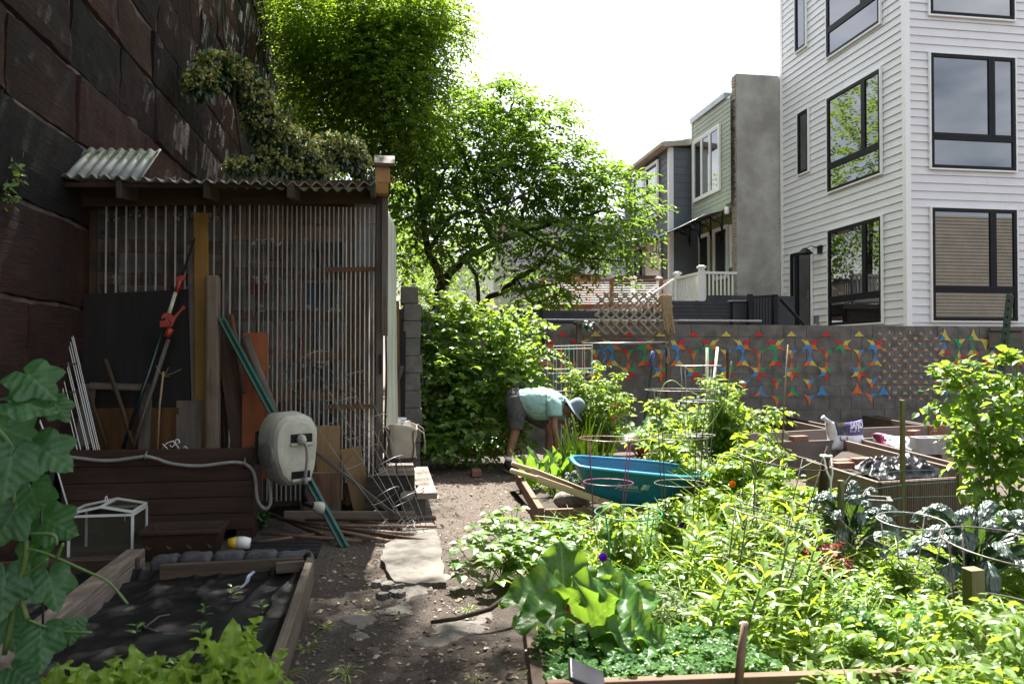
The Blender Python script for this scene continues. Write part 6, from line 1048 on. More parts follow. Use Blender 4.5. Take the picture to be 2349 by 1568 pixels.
q = PZ(*kW(590, 690), .08); b = MB(); b.grid(lambda i, j: q + V((.14 * math.cos(i * 6.283) * math.sin(j * 3.14) + (.05 if math.cos(i * 6.28) > .7 and .35 < j < .65 else 0), .09 * math.sin(i * 6.283) * math.sin(j * 3.14), .055 - .085 * math.cos(j * 3.14) + .01 * noise.noise((i * 20, j * 20, 1)))), 24, 14); b.solo('stone_hedgehog', mat('pale carved stone', (.34, .3, .27), (.2, .175, .155), .95, scale=30, bump=.7, bscale=60), 'small rounded carved stone lying in the bed under the handles', 'carved stone')
# brick, and edging bricks beneath the bramble
def brick(q, rz, label, group=None, name='brick', m=m_brick, s_=(.1, .05, .03), tilt=0): 
    b = MB(); c_, n_ = math.cos(rz), math.sin(rz); b.obox(V(q) + V((0, 0, s_[2])), (s_[0] * c_, s_[0] * n_, tilt), (-s_[1] * n_, s_[1] * c_, 0), (0, 0, s_[2])); return b.solo(name, m, label, 'brick', group, bevel=.005, loc=q)
brick(PZ(1093, 1090), 1.5, 'single red brick lying alone on the sunny path', s_=(.11, .055, .035))
for k, (x, y) in enumerate(((1510, 835), (1720, 835), (1900, 852), (1985, 862), (2120, 850))):
    u, v = kD(x, y); brick(PZ(u, v + 8), rr(-.1, .1), ['edging brick at the block column foot', 'second edging brick, half under leaves', 'middle edging brick below the bramble', 'edging brick right of the middle one', 'edging brick nearest the gardener'][k], 'bricks edging the bramble')
# composite planters
m_comp = wood('brown composite board', (.17, .125, .10), (.135, .1, .08), .6, 1, 30, .1); m_comp2 = wood('grey composite board', (.2, .165, .15), (.165, .135, .12), .6, 1, 30, .1)
def cboard(o_, pts, z, h_=.3, th=.035, m=m_comp, name='board'):
    for a, c_ in zip(pts[:-1], pts[1:]):
        b = MB(); nb = 2
        for k in range(nb): hh_ = h_ / nb; b.board(a + V((0, 0, -hh_ * (k + .5))), c_ + V((0, 0, -hh_ * (k + .5))), hh_ - .006, th)
        b.build(name, m, o_, bevel=.003)
zp = .4; G = lambda x, y: PZ(*kP(x, y), zp)
cp = thing('composite_planter', 'near composite planter with ribbed front, bricks and black plastic inside', 'planter', G(1300, 1000) - V((0, 0, zp))); A0, A1, A2, A3 = G(1112, 1122), G(1935, 1072), G(690, 992), G(802, 762)
cboard(cp, [A0, A0 + (A0 - A2) * -1.55], zp, .4); cboard(cp, [A3 + V((-1.2, -.08, 0)), A3], zp, .4, .035, m_comp2); cboard(cp, [A3, G(1935, 1046)], zp, .4)
b = MB(); e = (A1 - A0); n_ = 52
for k in range(n_): p_ = A0 + e * ((k + .5) / n_); b.board(p_ + V((0, -.03, -.4)), p_ + V((0, -.03, -.004)), e.length / n_ * .55, .022, (1, 0, 0))
b.board(A0 + V((0, 0, -.2)), A1 + V((0, 0, -.2)), .4, .025); b.build('ribbed_front', m_comp, cp)
cp2 = thing('composite_planter', 'middle composite planter holding a sand sack and cinder block', 'planter', G(1500, 850) - V((0, 0, zp))); B0, B1 = G(925, 750), G(1920, 1000); cboard(cp2, [B0, B1], zp, .4); cboard(cp2, [B0, G(1610, 725), G(1960, 720)], zp, .4, .035, m_comp2); cboard(cp2, [G(1610, 725), G(2000, 830)], zp, .35)
cp3 = thing('composite_planter', 'long composite planter across the back with upright sand sack', 'planter', G(800, 640) - V((0, 0, zp))); cboard(cp3, [G(-250, 722), G(670, 672), G(1515, 641), G(2100, 630)], zp, .4, .035, m_comp2)
for (a, c_, lb) in (((20, 527), (670, 666), 0), ((100, 515), (690, 640), 0), ((665, 503), (1515, 641), 0), ((757, 497), (1540, 635), 0), ((1320, 487), (2000, 560), 0), ((1380, 478), (2000, 540), 0)): cboard(cp3, [G(*a), G(*c_)], zp, .4)
cp4 = thing('composite_planter', 'farthest composite planter boards standing against the mural wall', 'planter', G(900, 500) - V((0, 0, zp))); cboard(cp4, [G(100, 513), G(665, 500), G(1290, 482)], zp, .36, .035, m_comp2); cboard(cp4, [G(1535, 472), G(2000, 468)], zp, .3, .035, m_comp2)
b = MB(); c0 = G(1520, 640); c1 = G(1630, 632); b.box((min(c0.x, c1.x), c0.y - .05, 0), (c1.x, c0.y - .0, zp)); 
for k in range(4): b.box((c0.x + (.03 if k % 2 else 0), c0.y - .058, .06 + .085 * k), (c0.x + .2, c0.y - .05, .13 + .085 * k))
b.solo('brick_pier', m_brick, 'small red brick pier at the corner of the long planter', 'brick pier')
for x, y, rz, lb in ((1405, 725, .6, 'brick perched on the middle planter edge beside the brick pier'), (790, 985, .3, 'left brick inside the near planter'), (955, 970, .2, 'right brick beside the black plastic in the near planter'), (800, 1010, .1, 'lowest brick inside the near planter corner'), (425, 775, .2, 'brick on the planter left of the sand sack')): brick(PZ(*kP(x, y), .42 if y < 800 else .33), rz, lb)
b = MB(); A2b = A0 + (A2 - A0) * 1.5; b.add([A0 + V((.03, .03, -.12)), A1 + V((0, .03, -.12)), G(1935, 1046) + V((0, 0, -.12)), A3 + V((0, -.03, -.12)), A2b + V((.03, 0, -.12))], [(0, 1, 2, 3, 4)]); b.build('soil', m_soil, cp)
b = MB(); q0, q1, q2, q3 = PZ(*kP(880, 1010), .33), PZ(*kP(1110, 1110), .33), PZ(*kP(1740, 1085), .33), PZ(*kP(1360, 950), .33)
def bagp(i, j): p_ = q0.lerp(q3, i).lerp(q1.lerp(q2, i), j); s_ = min(i, 1 - i, j, 1 - j); return p_ + V((0, 0, min(1, s_ * 9) * (.005 + .05 * abs(noise.noise((i * 3.2, j * 3, 1))) + .07 * max(0, 1 - abs(noise.noise((i * 4, j * 5, 4))) * 3) + .012 * max(0, 1 - abs(noise.noise((i * 11, j * 9, 4))) * 3)) + .05 * i * (1 - j)))
b.grid(bagp, 100, 70); b.solo('black_plastic', mat('glossy black plastic film', (.006, .006, .007), None, .36, scale=5, bump=.05, bscale=10, spec=.22), 'crumpled shiny black plastic sheet lying in the near planter', 'plastic sheet', solid=.003)
# sand sacks
def sack(name, label, o_, ex, ez, w_, h_, d, prints):
    t_ = thing(name, label, 'sand sack', o_); ex, ez, o_ = V(ex).normalized(), V(ez).normalized(), V(o_); nn = ex.cross(ez); nn = nn if nn.y < 0 else -nn; seg = {}
    def f(i, j, s_=1): e = (max(0, (1 - (2 * i - 1) ** 6)) * max(0, (1 - (2 * j - 1) ** 6))) ** .5; k = noise.noise((i * 4, j * 4, w_ * 9)); return o_ + ex * (w_ * (i - .5) * (1 - .1 * math.sin(j * 3.14)) + .01 * k) + ez * (h_ * j * (1 + .12 * ((2 * i - 1) ** 2) * j)) + nn * s_ * (d * e * (1 + .25 * k) + .004)
    for nm, i0, i1, j0, j1, m in prints: b = MB(); b.grid(lambda i, j: f(i0 + (i1 - i0) * i, j0 + (j1 - j0) * j), 22, 16); b.build(nm, m, t_)
    b = MB(); b.grid(lambda i, j: f(i, j, -1), 24, 20); b.build('back_film', m_bagw, t_); return t_, f
m_bagw = mat('white sack film', (.72, .7, .74), (.6, .58, .64), .3, scale=12, bump=.15, bscale=30); m_purple = mat('purple print', (.05, .018, .15), (.04, .015, .12), .4, scale=10, bump=.1, bscale=30); m_blackp = mat('black print', (.012, .012, .014), None, .25, bump=.2, bscale=20); m_maroon = mat('maroon print', (.28, .03, .12), None, .4)
SYb = PZ(*kP(820, 770), zp).y + .12; pS = lambda x, y: PY(*kP(x, y), SYb); o_ = pS(835, 775); w_ = (pS(1000, 760) - pS(670, 770)).length; h_ = pS(835, 615).z - o_.z
t_, f = sack('sand_sack', 'purple and white sand sack standing upright in the back planter', o_ - V((0, 0, .12)), (1, .05, 0), (.05, .25, 1), w_, h_ + .12, .09, (('white_side', 0, .12, 0, 1, m_bagw), ('white_panel', .12, 1, 0, .5, m_bagw), ('black_panel', .12, .42, .5, 1, m_blackp), ('purple_panel', .42, 1, .5, 1, m_purple)))
def on(f, i, j, d=.012): return f(i, j) + V((0, -d, .003))
ex_, ez_ = f(.85, .7) - f(.45, .7), f(.6, .9) - f(.6, .6)
text('SAND', 'lettering', m_bagw, t_, on(f, .5, .74, .012), ex_, ez_, .085, .1, bold=.03, wfit=w_ * .38); text('STEP 2', 'lettering', m_bagw, t_, on(f, .5, .62, .012), ex_, ez_, .045, .1, bold=.01, wfit=w_ * .28); text('0.5', 'lettering', m_blackp, t_, on(f, .17, .31, .01), ex_, ez_, .075, 0, bold=.02, wfit=w_ * .24); text('PAVER', 'lettering', mat('gold print', (.4, .32, .1), None, .5), t_, on(f, .15, .78, .01), ex_, ez_, .04, .1, wfit=w_ * .26)
b = MB(); b.tube([f(.04, .9), f(.02, 1.0) + V((-.01, 0, .01)), f(0, 1.0) + V((-.03, 0, .025))], [.03, .024, .034], 8); b.build('gathered_neck', m_bagw, t_)
q = PZ(*kP(1420, 850), .36); t_, f = sack('sand_sack', 'white sand sack with maroon stripe slumped behind the cinder block', q + V((0, .25, -.1)), (1, -.25, -.12), (.0, .6, .6), .42, .26, .09, (('maroon_panel', 0, .18, 0, 1, m_maroon), ('white_panel', .18, 1, 0, 1, m_bagw)))
text('SAND', 'lettering', m_bagw, t_, on(f, .11, .85, .02), f(.1, .2) - f(.1, .8), f(.3, .5) - f(.1, .5), .045, 0, bold=.02)
def cinder(q, rz, label, up=False):
    b = MB(); c_, s_ = math.cos(rz), math.sin(rz); ex, ey = V((c_, s_, 0)), V((-s_, c_, 0)); ez = V((0, 0, 1)); q = V(q)
    for y in (-.085, .085): b.obox(q + ey * y + ez * .09, ex * .2, ey * .015, ez * .09)
    for x in (-.185, 0, .185): b.obox(q + ex * x + ez * .09, ex * .015, ey * .07, ez * .0895)
    return b.solo('cinder_block', m_conc if not up else mat('pale cinder block', (.36, .35, .36), (.28, .27, .28), .9, scale=8, bump=.4), label, 'cinder block', loc=q)
cinder(PZ(*kP(1560, 880), .3) , -.1, 'pale hollow cinder block in the middle planter beside the sack', True); cinder(PD(1975, 1165, 5.7) - V((0, 0, .1)), -.5, 'hollow grey cinder block lying before the near planter side'); cinder(PD(1925, 1145, 5.9) - V((0, 0, .25)), .1, 'shaded cinder block behind the pointed stake')
# garden sign
gs = thing('garden_sign', 'weathered grey plank sign with faded green HERB GARDEN lettering', 'sign', PY(2312, 810, YW - .06)); S_ = lambda x, y: PY((3880 + x / 4.4815) * .57349, (1250 + y / 4.4815) * .57349, YW - .05)
a, c_ = S_(335, 360), S_(950, 630); b = MB(); b.box((a.x, YW - .06, c_.z), (c_.x, YW - .035, a.z)); b.build('board', m_graywood, gs, bevel=.003); m_gl = mat('faded green paint', (.05, .16, .08), (.1, .15, .1), .9, scale=40); text('HERB', 'lettering', m_gl, gs, S_(515, 470) + V((0, -.015, 0)), (1, 0, 0), (0, 0, 1), .105, 0, bold=.015, wfit=(S_(785, 0) - S_(515, 0)).x); text('GARDEN', 'lettering', m_gl, gs, S_(435, 595) + V((0, -.015, 0)), (1, 0, 0), (0, 0, 1), .105, 0, bold=.015, wfit=(S_(855, 0) - S_(435, 0)).x)
b = MB(); b.board(S_(345, 295), S_(968, 295), .05, .06); b.build('cap_rail', m_graywood, gs)
# cages and white wire tower
def cageD(label, u, v, dep, rings, m, lean_=(0, 0), legs=4, r=.0035): c_ = PD(u, v, dep); return cage('tomato_cage', label, V((c_.x, c_.y, 0)), 0, .04, [(h_, R_) for h_, R_ in rings], m, r, legs, tilt=(lean_[0], lean_[1], 1))
m_pink = mat('magenta coated wire', (.24, .03, .12), None, .4); m_grw = mat('green coated wire', (.01, .22, .12), None, .4)
cageD('magenta coated tomato cage standing before the blue wheelbarrow', 1392, 1200, 5.15, ((.86, .185), (.58, .155), (.29, .125)), m_pink, (.02, 0), 4, .0034); cageD('green coated tomato cage in front of the magenta one', 1438, 1250, 4.6, ((.50, .185), (.21, .14)), m_grw, (0, -.06), 4, .004)
cageD('dark wire tomato cage at the nose of the wheelbarrow', 1560, 1150, 5.05, ((1.18, .21), (.88, .17), (.59, .155), (.29, .13)), m_darkwire, (0, 0), 4); cageD('wire cage with white top ring around the pale canes', 1602, 900, 7.0, ((1.31, .19), (1.0, .17), (.7, .14)), m_wire); cageD('bent wire tomato cage amid the bean vines', 1745, 1150, 4.9, ((.78, .26), (.5, .22), (.25, .16)), m_darkwire, (.12, -.1)); cageD('wire cage between the two big kale plants', 2078, 1260, 4.4, ((.5, .17), (.25, .13)), m_wire, (0, -.1)); cageD('large near wire cage at the right edge of the frame', 2290, 1260, 3.3, ((.62, .27), (.35, .22), (.1, .18)), m_darkwire, (.05, -.1), 5, .004); cageD('leaning wire cage in the tall weeds', 1700, 1330, 3.9, ((.62, .2), (.38, .17), (.12, .12)), m_darkwire, (.25, 0))
wt_ = thing('wire_tower', 'white square wire plant tower behind the gardener', 'plant support', PD(1307, 960, 10.4) - V((0, 0, PD(1307, 960, 10.4).z))); Yq = 10.3
for nm, offs in (('ring', 1), ('upright', 0)):
    b = MB()
    for (x0, x1, y0, dy) in ((405, 780, 632, .0), (455, 790, 605, .45)):
        p0, p1 = PY(*kM(x0, y0), Yq + dy), PY(*kM(x1, y0 - 8), Yq + dy)
        if offs:
            for h_ in (0, -.32, -.62): b.tube([p0 + V((0, 0, h_)), p1 + V((0, 0, h_))], .0034, 4); b.tube([p0 + V((0, 0, h_)), p0 + V((.12, .42, h_))], .003, 4) if dy == 0 else 0
        else:
            for k in range(6): q = p0.lerp(p1, k / 5); b.tube([q + V((0, 0, .02)), V((q.x, q.y, 0))], .0028, 4)
    b.build(nm, m_white, wt_)
b = MB(); b.tube(smooth([PY(*kM(*p_), 10.6) for p_ in ((862, 600), (880, 660), (905, 700), (875, 760), (895, 830), (850, 920), (880, 985))]), .008, 6); b.solo('blue_twine', mat('blue cord', (.02, .12, .35), None, .6), 'blue cord dangling through the tall tomato plant', 'twine')
rc = thing('red_sack', 'crumpled red plastic sack hung behind the onions', 'red sack', PY(*kM(940, 1280), 9.9)); b = MB(); q = PY(*kM(945, 1285), 9.9); hh_ = PY(*kM(945, 1100), 9.9).z - q.z
b.grid(lambda i, j: q + V(((.07 + .05 * noise.noise((j * 3, 1, 2)) - .055 * j) * math.cos(i * 6.283) * (1 + .9 * noise.noise((math.cos(i * 6.28) * 2, j * 4, 5))) + .09 * j * j, .05 * math.sin(i * 6.283), hh_ * j)), 24, 16); b.build('sack_body', mat('red plastic', (.5, .012, .025), (.36, .01, .02), .4, scale=10), rc)
# near edging boards of the right bed, solar light, grass edge
ed = thing('bed_edging', 'timber edging boards around the near right weedy bed', 'bed edging', (1.2, 3, 0)); b = MB(); b.board(PZ(1222, 1580, .17) + V((.0, -.2, -.08)), PZ(1195, 1300, .1) + V((0, 0, -.08)), .17, .05); b.build('edge_board', m_brownwood, ed, bevel=.004); b = MB(); b.board(PZ(1255, 1562, .2) + V((0, 0, -.08)), PZ(2120, 1532, .2) + V((0, 0, -.08)), .16, .045); b.build('edge_board', m_bed, ed, bevel=.004)
sg = thing('solar_light', 'black solar path light tilted at the bed corner in the foreground', 'solar light', PD(1345, 1568, 2.6)); q = PD(1345, 1550, 2.6); b = MB(); b.obox(q, (.055, -.01, -.022), (.01, .05, .012), (.004, -.003, .008)); b.build('panel', mat('grey solar cell', (.035, .035, .042), None, .35), sg, bevel=.004); b = MB(); b.lathe(q + V((0, 0, -.1)), [(0, 0), (.035, 0), (.04, .085), (0, .085)], 12); b.tube([q + V((0, 0, -.1)), V((q.x, q.y, 0))], .012, 6); b.build('lamp_body', m_blackframe, sg)
pole('branch', 'curved brown branch lying from the path into the rhubarb', 'branch', [PZ(*kE(x, y), .05) + V((0, 0, z_)) for x, y, z_ in ((1545, 1040, 0), (1760, 1045, .02), (2050, 1010, .05), (2260, 940, .1))], [.01, .012, .014, .016], m_brownwood)
# ================================================================ vegetation of the garden
lf_br = leafm('bright vegetable leaf', (.085, .165, .02), (.17, .28, .04), .52, .025, (.46, .60, .035), .4)
lf_tom = leafm('tomato leaf', (.075, .15, .025), (.15, .25, .05), .5, .025, (.44, .58, .04), .45)
lf_bram = leafm('bramble leaf', (.05, .13, .02), (.13, .235, .045), .48, .035, (.42, .58, .035), .4)
lf_dark = leafm('dark broad leaf', (.02, .07, .02), (.04, .11, .03), .35, .04, (.2, .4, .03), .35)
lf_kale = leafm('blue kale leaf', (.02, .055, .04), (.045, .09, .07), .22, .16, (.2, .4, .03), .42)
lf_grass = leafm('grass blade', (.11, .2, .025), (.22, .33, .05), .5, .03, (.46, .60, .05), .4)
lf_lime = leafm('lettuce leaf', (.15, .27, .035), (.26, .40, .07), .45, .06, (.42, .6, .06), .4)
lf_shade = leafm('cucumber leaf', (.055, .15, .045), (.09, .2, .06), .4, .07, (.2, .42, .04), .45)
lf_dry = leafm('withered leaf', (.22, .15, .08), (.3, .22, .12), .3, .04)
m_stem = mat('green stem', (.11, .19, .045), (.08, .14, .03), .5, scale=20); m_rstem = mat('red stem', (.22, .03, .03), (.15, .05, .03), .45, scale=10)
T_tom, T_bram, T_lance, T_gr = ovate(.26, .05, .25, .25), ovate(.36, .08, .22, .32), ovate(.15, .04, .35, .35), [blade(.018, .35), blade(.016, .9), blade(.02, 1.3)]
def plant(name, label, base, h, r, nst, nlf, m, size, T=T_tom, cat='plant', group=None, k=7, lean_=(0, 0), ln=.2, low=.12, stem_r=.006, ms=None, fan=.9, droop=.8, per=None, top=.35):
    """stems rising from base, each set with leafy sprays"""
    base = V(base); o_ = thing(name, label, cat, base, group); b = MB(); PP, DD = [], []
    for s_ in range(nst):
        a = rr(0, 6.283); d = V((math.cos(a), math.sin(a), 0)) * r * rr(.25, .95); hh = h * rr(.7, 1.05); pts = [base + d * (t_ ** 1.3) + V((lean_[0] * t_, lean_[1] * t_, hh * t_ * (1 - .12 * t_))) + V((rr(-.02, .02), rr(-.02, .02), 0)) * t_ for t_ in np.linspace(0, 1, 6)]
        b.tube(pts, [stem_r * (1 - .6 * i / 5) for i in range(6)], 5)
        for q in range(nlf // nst):
            t_ = low + (1 - low) * rr(0, 1) ** .75 * 4.99 / 5; i = min(4, int(t_ * 5)); p_ = pts[i].lerp(pts[i + 1], t_ * 5 - i); a2 = a + rr(-2.2, 2.2); PP.append(p_); DD.append((math.cos(a2), math.sin(a2), rr(-.1, .75) + (top if t_ > .85 else 0)))
    l = LM(); PP, DD = np.array(PP), np.array(DD); sprays(l, PP, DD, np.random.uniform(.6, 1.1, len(PP)) * ln, k, size, T, 0, droop, fan); l.build('foliage', m, o_); b.build('stem', ms or m_stem, o_); return o_
# bramble thicket right of the block pier
bx = thing('bramble', 'tall sunlit bramble thicket between the block column and the gardener', 'bramble', PZ(1085, 1040)); l = LM(); b = MB()
for u, v, ru, rv_, Y, dens in ((1075, 780, 105, 75, 10.4, 1), (1130, 870, 115, 90, 10.2, 1), (1040, 900, 75, 110, 10.0, 1), (1090, 985, 110, 50, 9.9, .9), (1185, 760, 55, 45, 10.8, .6), (1015, 720, 50, 55, 10.6, .7), (1215, 735, 28, 28, 11, .5), (1010, 1000, 50, 35, 9.7, .8), (1225, 800, 25, 20, 10.8, .3)):
    s_ = Y / 1827; n = int(ru * rv_ / 26 * dens) + 6; P0, Dd = blob_pts(PY(u, v, Y), (ru * s_, .45, rv_ * s_), n, .35); P0[:, 2] = P0[:, 2].clip(.08); Dd = Dd * [1, 1, .7] + [0, -.2, .35] + rv(n, .35); sprays(l, P0, Dd, np.random.uniform(.18, .34, n), 6, .105, T_bram, 0, .7, .9, (b, n // 6))
    m_ = n // 12; l.add(T_bram, P0[:m_] + rv(m_, .05), rv(m_), rv(m_), .06, 1)
for u in (985, 1030, 1075, 1120, 1160, 1195): q = PZ(u, 1040); b.tube(smooth([q, PY(u + rr(-20, 20), 900, 10.2), PY(u + rr(-30, 50), 760, 10.3), PY(u + rr(-30, 60), 690 + rr(0, 50), 10.4)]), [.012] * 13, 5)
l.build('foliage', [lf_bram, lf_dry], bx); b.build('cane', m_stem, bx)
for k, (u, v, h_) in enumerate(((995, 1035, .3), (1040, 1038, .22), (1090, 1045, .25), (1140, 1040, .28), (1200, 1010, .35))): plant('low_plant', ['leafy low plant at the foot of the block column', 'low plant over the edging bricks, second from the column', 'low plant in the middle of the bramble edge', 'low broad leaved plant right of the middle bricks', 'leafy clump behind the gardener legs'][k], PZ(u, v), h_, .3, 6, 60, lf_bram, .075, T_bram, group='low plants edging the bramble', k=4, ln=.16)
# tomatoes
tom = [(1350, 975, 10.1, 1.5, .36, 11, 260, 'tall tomato plant growing in the white wire tower'), (1395, 990, 9.7, 1.25, .32, 9, 180, 'bushy tomato plant right of the gardener hat'), (1575, 1010, 8.2, 1.0, .4, 9, 170, 'tomato plant left of the pale canes'), (1640, 1010, 7.8, 1.3, .42, 12, 260, 'tallest tomato plant around the pale canes'), (1705, 1030, 7.6, 1.0, .42, 10, 190, 'tomato plant right of the pale canes, before the planters'), (1530, 1040, 7.6, .85, .4, 9, 150, 'tomato plant behind the wheelbarrow nose'), (1640, 1080, 6.8, .78, .42, 9, 150, 'bushy plant between the wheelbarrow and the pale canes'), (1750, 1090, 6.4, .66, .36, 9, 130, 'bushy plant left of the near planter'), (1440, 1240, 4.65, .55, .17, 5, 60, 'young tomato plant climbing in the green cage'), (1395, 1215, 5.2, .35, .16, 4, 34, 'small tomato plant in the magenta cage'), (1570, 1210, 5.0, .5, .2, 5, 60, 'young tomato plant inside the dark cage by the wheelbarrow nose'), (1845, 1150, 5.9, .42, .28, 7, 90, 'leafy pepper plant before the pointed stake'), (1700, 1170, 5.6, .45, .4, 8, 110, 'bushy bean plant in the middle of the weeds'), (1790, 1200, 5.2, .42, .34, 8, 100, 'bean plant left of the leaf laden kale'), (2100, 1280, 4.3, .32, .16, 5, 60, 'young tomato plant in the cage between the kales')]
for u, v, dep, h_, r_, ns, nl, lb in tom: p_ = PD(u, v, dep); plant('tomato_plant' if 'tomato' in lb else 'garden_plant', lb, (p_.x, p_.y, .03), h_, r_, ns, nl, lf_tom if 'tomato' in lb else lf_br, .085 if dep > 5.5 else .07, T_tom if 'tomato' in lb else T_bram, 'tomato plant' if 'tomato' in lb else 'plant', 'vegetable plants in the sun', 6 if dep > 5.5 else 7, ln=.24 if dep > 5 else .17)
for k, (u, dep, h_, ln_) in enumerate(((1990, 2.55, .40, .2), (2130, 2.6, .3, .2), (2290, 2.4, .42, .22), (2355, 2.9, .55, .2), (2045, 3.2, .3, .17), (1880, 2.75, .28, .18))): p_ = PD(u, 1500, dep); plant('tomato_plant', ['blurred near tomato plant at the lower right, left of the slanting stake', 'blurred near tomato plant right below the slanting stake', 'near tomato plant in the bottom right corner', 'near tomato shoot at the right frame edge', 'near tomato plant behind the front row, before the stake', 'near tomato plant at the bottom edge beside the edging board'][k], (p_.x, p_.y, 0), h_,   .28, 8, 120, lf_tom, .062, T_tom, 'tomato plant', 'near tomato plants', 7, ln=ln_, low=.3)
# blackberry at right edge
bb = thing('blackberry_bush', 'dense blackberry bush with dark shaded leaves at the right edge', 'blackberry bush', PD(2270, 1240, 4.9)); l = LM(); b = MB()
for u, v, ru, rv_, d in ((2290, 960, 75, 110, 4.8), (2320, 1080, 70, 90, 4.7), (2255, 1040, 42, 60, 5.0), (2200, 900, 40, 40, 4.8)  , (2335, 860, 40, 45, 4.6)):
    d += .5; s_ = d / 1827; n = int(ru * rv_ / 78); P0, Dd = blob_pts(PD(u, v, d), (ru * s_, .28, rv_ * s_), n, .25); Dd = Dd + [0, -.1, .2] + rv(n, .35); sprays(l, P0, Dd, .16, 5, .085, T_bram, 0, .6, .95, (b, n // 5))
for u, v in ((2165, 845), (2190, 835), (2145, 850), (2215, 860), (2180, 880), (2240, 830), (2300, 820), (2330, 815)): P0 = np.array([PD(u + 15, v + 15, 5.2)] * 3); sprays(l, P0, [(-.8, 0, .5), (.2, -.3, .8), (-.3, .4, .6)], .12, 5, .085, T_bram)
for pts in (((2300, 1240), (2270, 1050), (2215, 900), (2165, 845)), ((2310, 1240), (2320, 1050), (2330, 900), (2335, 800)), ((2280, 1240), (2250, 1100), (2240, 950), (2260, 850))): b.tube(smooth([PD(*p_, 5.25) for p_ in pts]), .008, 5)
for k in range(26): q = PD(*random.choice([(2150, 1000), (2135, 985), (2225, 880), (2240, 980), (2235, 1020), (2160, 995)]), 5.05) + V((rr(-.03, .03), rr(-.03, .03), rr(-.03, .03))); b.lathe(q, [(0, -.009), (.009, 0), (0, .009)], 6, mi=1)
l.build('foliage', lf_bram, bb); b.build('cane', [m_stem, mat('unripe berry', (.3, .13, .07), (.22, .16, .06), .5)], bb)
lf_red = leafm('red leaf', (.16, .03, .02), (.24, .05, .03), .35, .03, (.4, .08, .03)); lf_basil = leafm('deep green herb leaf', (.04, .12, .02), (.08, .18, .03), .45, .03, (.26, .48, .03)); lf_sage = leafm('grey green leaf', (.14, .19, .1), (.2, .26, .15), .35, .02, (.35, .45, .15))
for u, v, dep, h_, r_, m_, sz, T_, lb in ((1862, 1230, 4.9, .26, .16, lf_red, .07, T_bram, 'dark red leaved plant behind the rusty mesh, left'), (1890, 1270, 4.7, .22, .14, lf_red, .06, T_bram, 'dark red leaved plant in front of the left kale'), (1500, 1180, 5.4, .3, .22, lf_basil, .06, T_bram, 'deep green herb below the wheelbarrow nose'), (1640, 1200, 5.2, .34, .24, lf_basil, .07, T_bram, 'deep green herb between the wire cages'), (1560, 1400, 3.9, .3, .22, lf_sage, .06, T_lance, 'grey green herb right of the rhubarb'), (1750, 1310, 4.4, .34, .2, lf_sage, .07, T_lance, 'grey green herb behind the tallest weed'), (1450, 1330, 4.3, .24, .2, lf_basil, .08, T_bram, 'broad dark herb behind the rhubarb'), (2010, 1400, 3.7, .26, .2, lf_basil, .05, T_bram, 'dark basil before the cage between the kales'), (1980, 1340, 4.3, .2, .16, lf_lime, .05, T_far, 'pale lettuce like herb at the foot of the kale'), (2150, 1400, 3.8, .2, .2, lf_lime, .05, T_far, 'pale herb left of the slanting stake')):
    p_ = PD(u, v, dep); plant('garden_herb', lb, (p_.x, p_.y, .02), h_, r_, 8, 80, m_, sz, T_, 'herb', 'herbs among the weeds', 5, ln=.13)
# big ruffled leaves ------------------------------------------------
def veined(name, c, c2, vein, trans=.4, tr=(.32, .52, .03), gl=.025, rough=.4, bs=.25):
    m, t, p, o = newm(name); t.nodes.remove(p); uv = N(t, 'ShaderNodeTexCoord').outputs['UV']; sx = N(t, 'ShaderNodeSeparateXYZ'); t.links.new(uv, sx.inputs[0])
    mth = lambda op, a, b_=None: (lambda n_: (t.links.new(a, n_.inputs[0]) if not isinstance(a, float) else None, (t.links.new(b_, n_.inputs[1]) if b_ is not None and not isinstance(b_, float) else (setattr(n_.inputs[1], 'default_value', b_) if b_ is not None else None)), n_.outputs[0])[-1])(N(t, 'ShaderNodeMath', operation=op))
    ax = mth('ABSOLUTE', mth('SUBTRACT', sx.outputs[0], .5)); w_ = mth('PINGPONG', mth('SUBTRACT', mth('MULTIPLY', sx.outputs[1], 7.), mth('MULTIPLY', ax, 5.)), .5)
    line = mth('MAXIMUM', ramp(t, ax, .03, .012), mth('MULTIPLY', ramp(t, w_, .07, .0), .8)); co = N(t, 'ShaderNodeTexCoord').outputs['Object']; col = mixc(t, ramp(t, nois(t, co, 9, 4), .3, .7), c, c2); col = mixc(t, line, col, vein)
    d = N(t, 'ShaderNodeBsdfDiffuse'); T = N(t, 'ShaderNodeBsdfTranslucent'); g = N(t, 'ShaderNodeBsdfGlossy', Roughness=rough); t.links.new(col, d.inputs[0]); t.links.new(mixc(t, .6, col, tr), T.inputs[0]); bp_ = N(t, 'ShaderNodeBump', Strength=bs, Distance=.008); hsum = mth('ADD', w_, nois(t, co, 45, 3)); t.links.new(hsum, bp_.inputs['Height'])
    for s_ in (d, T, g): t.links.new(bp_.outputs[0], s_.inputs['Normal'])
    m1 = N(t, 'ShaderNodeMixShader'); m1.inputs[0].default_value = trans; t.links.new(d.outputs[0], m1.inputs[1]); t.links.new(T.outputs[0], m1.inputs[2]); m2 = N(t, 'ShaderNodeMixShader'); m2.inputs[0].default_value = gl; t.links.new(m1.outputs[0], m2.inputs[1]); t.links.new(g.outputs[0], m2.inputs[2]); t.links.new(m2.outputs[0], o.inputs[0]); return m
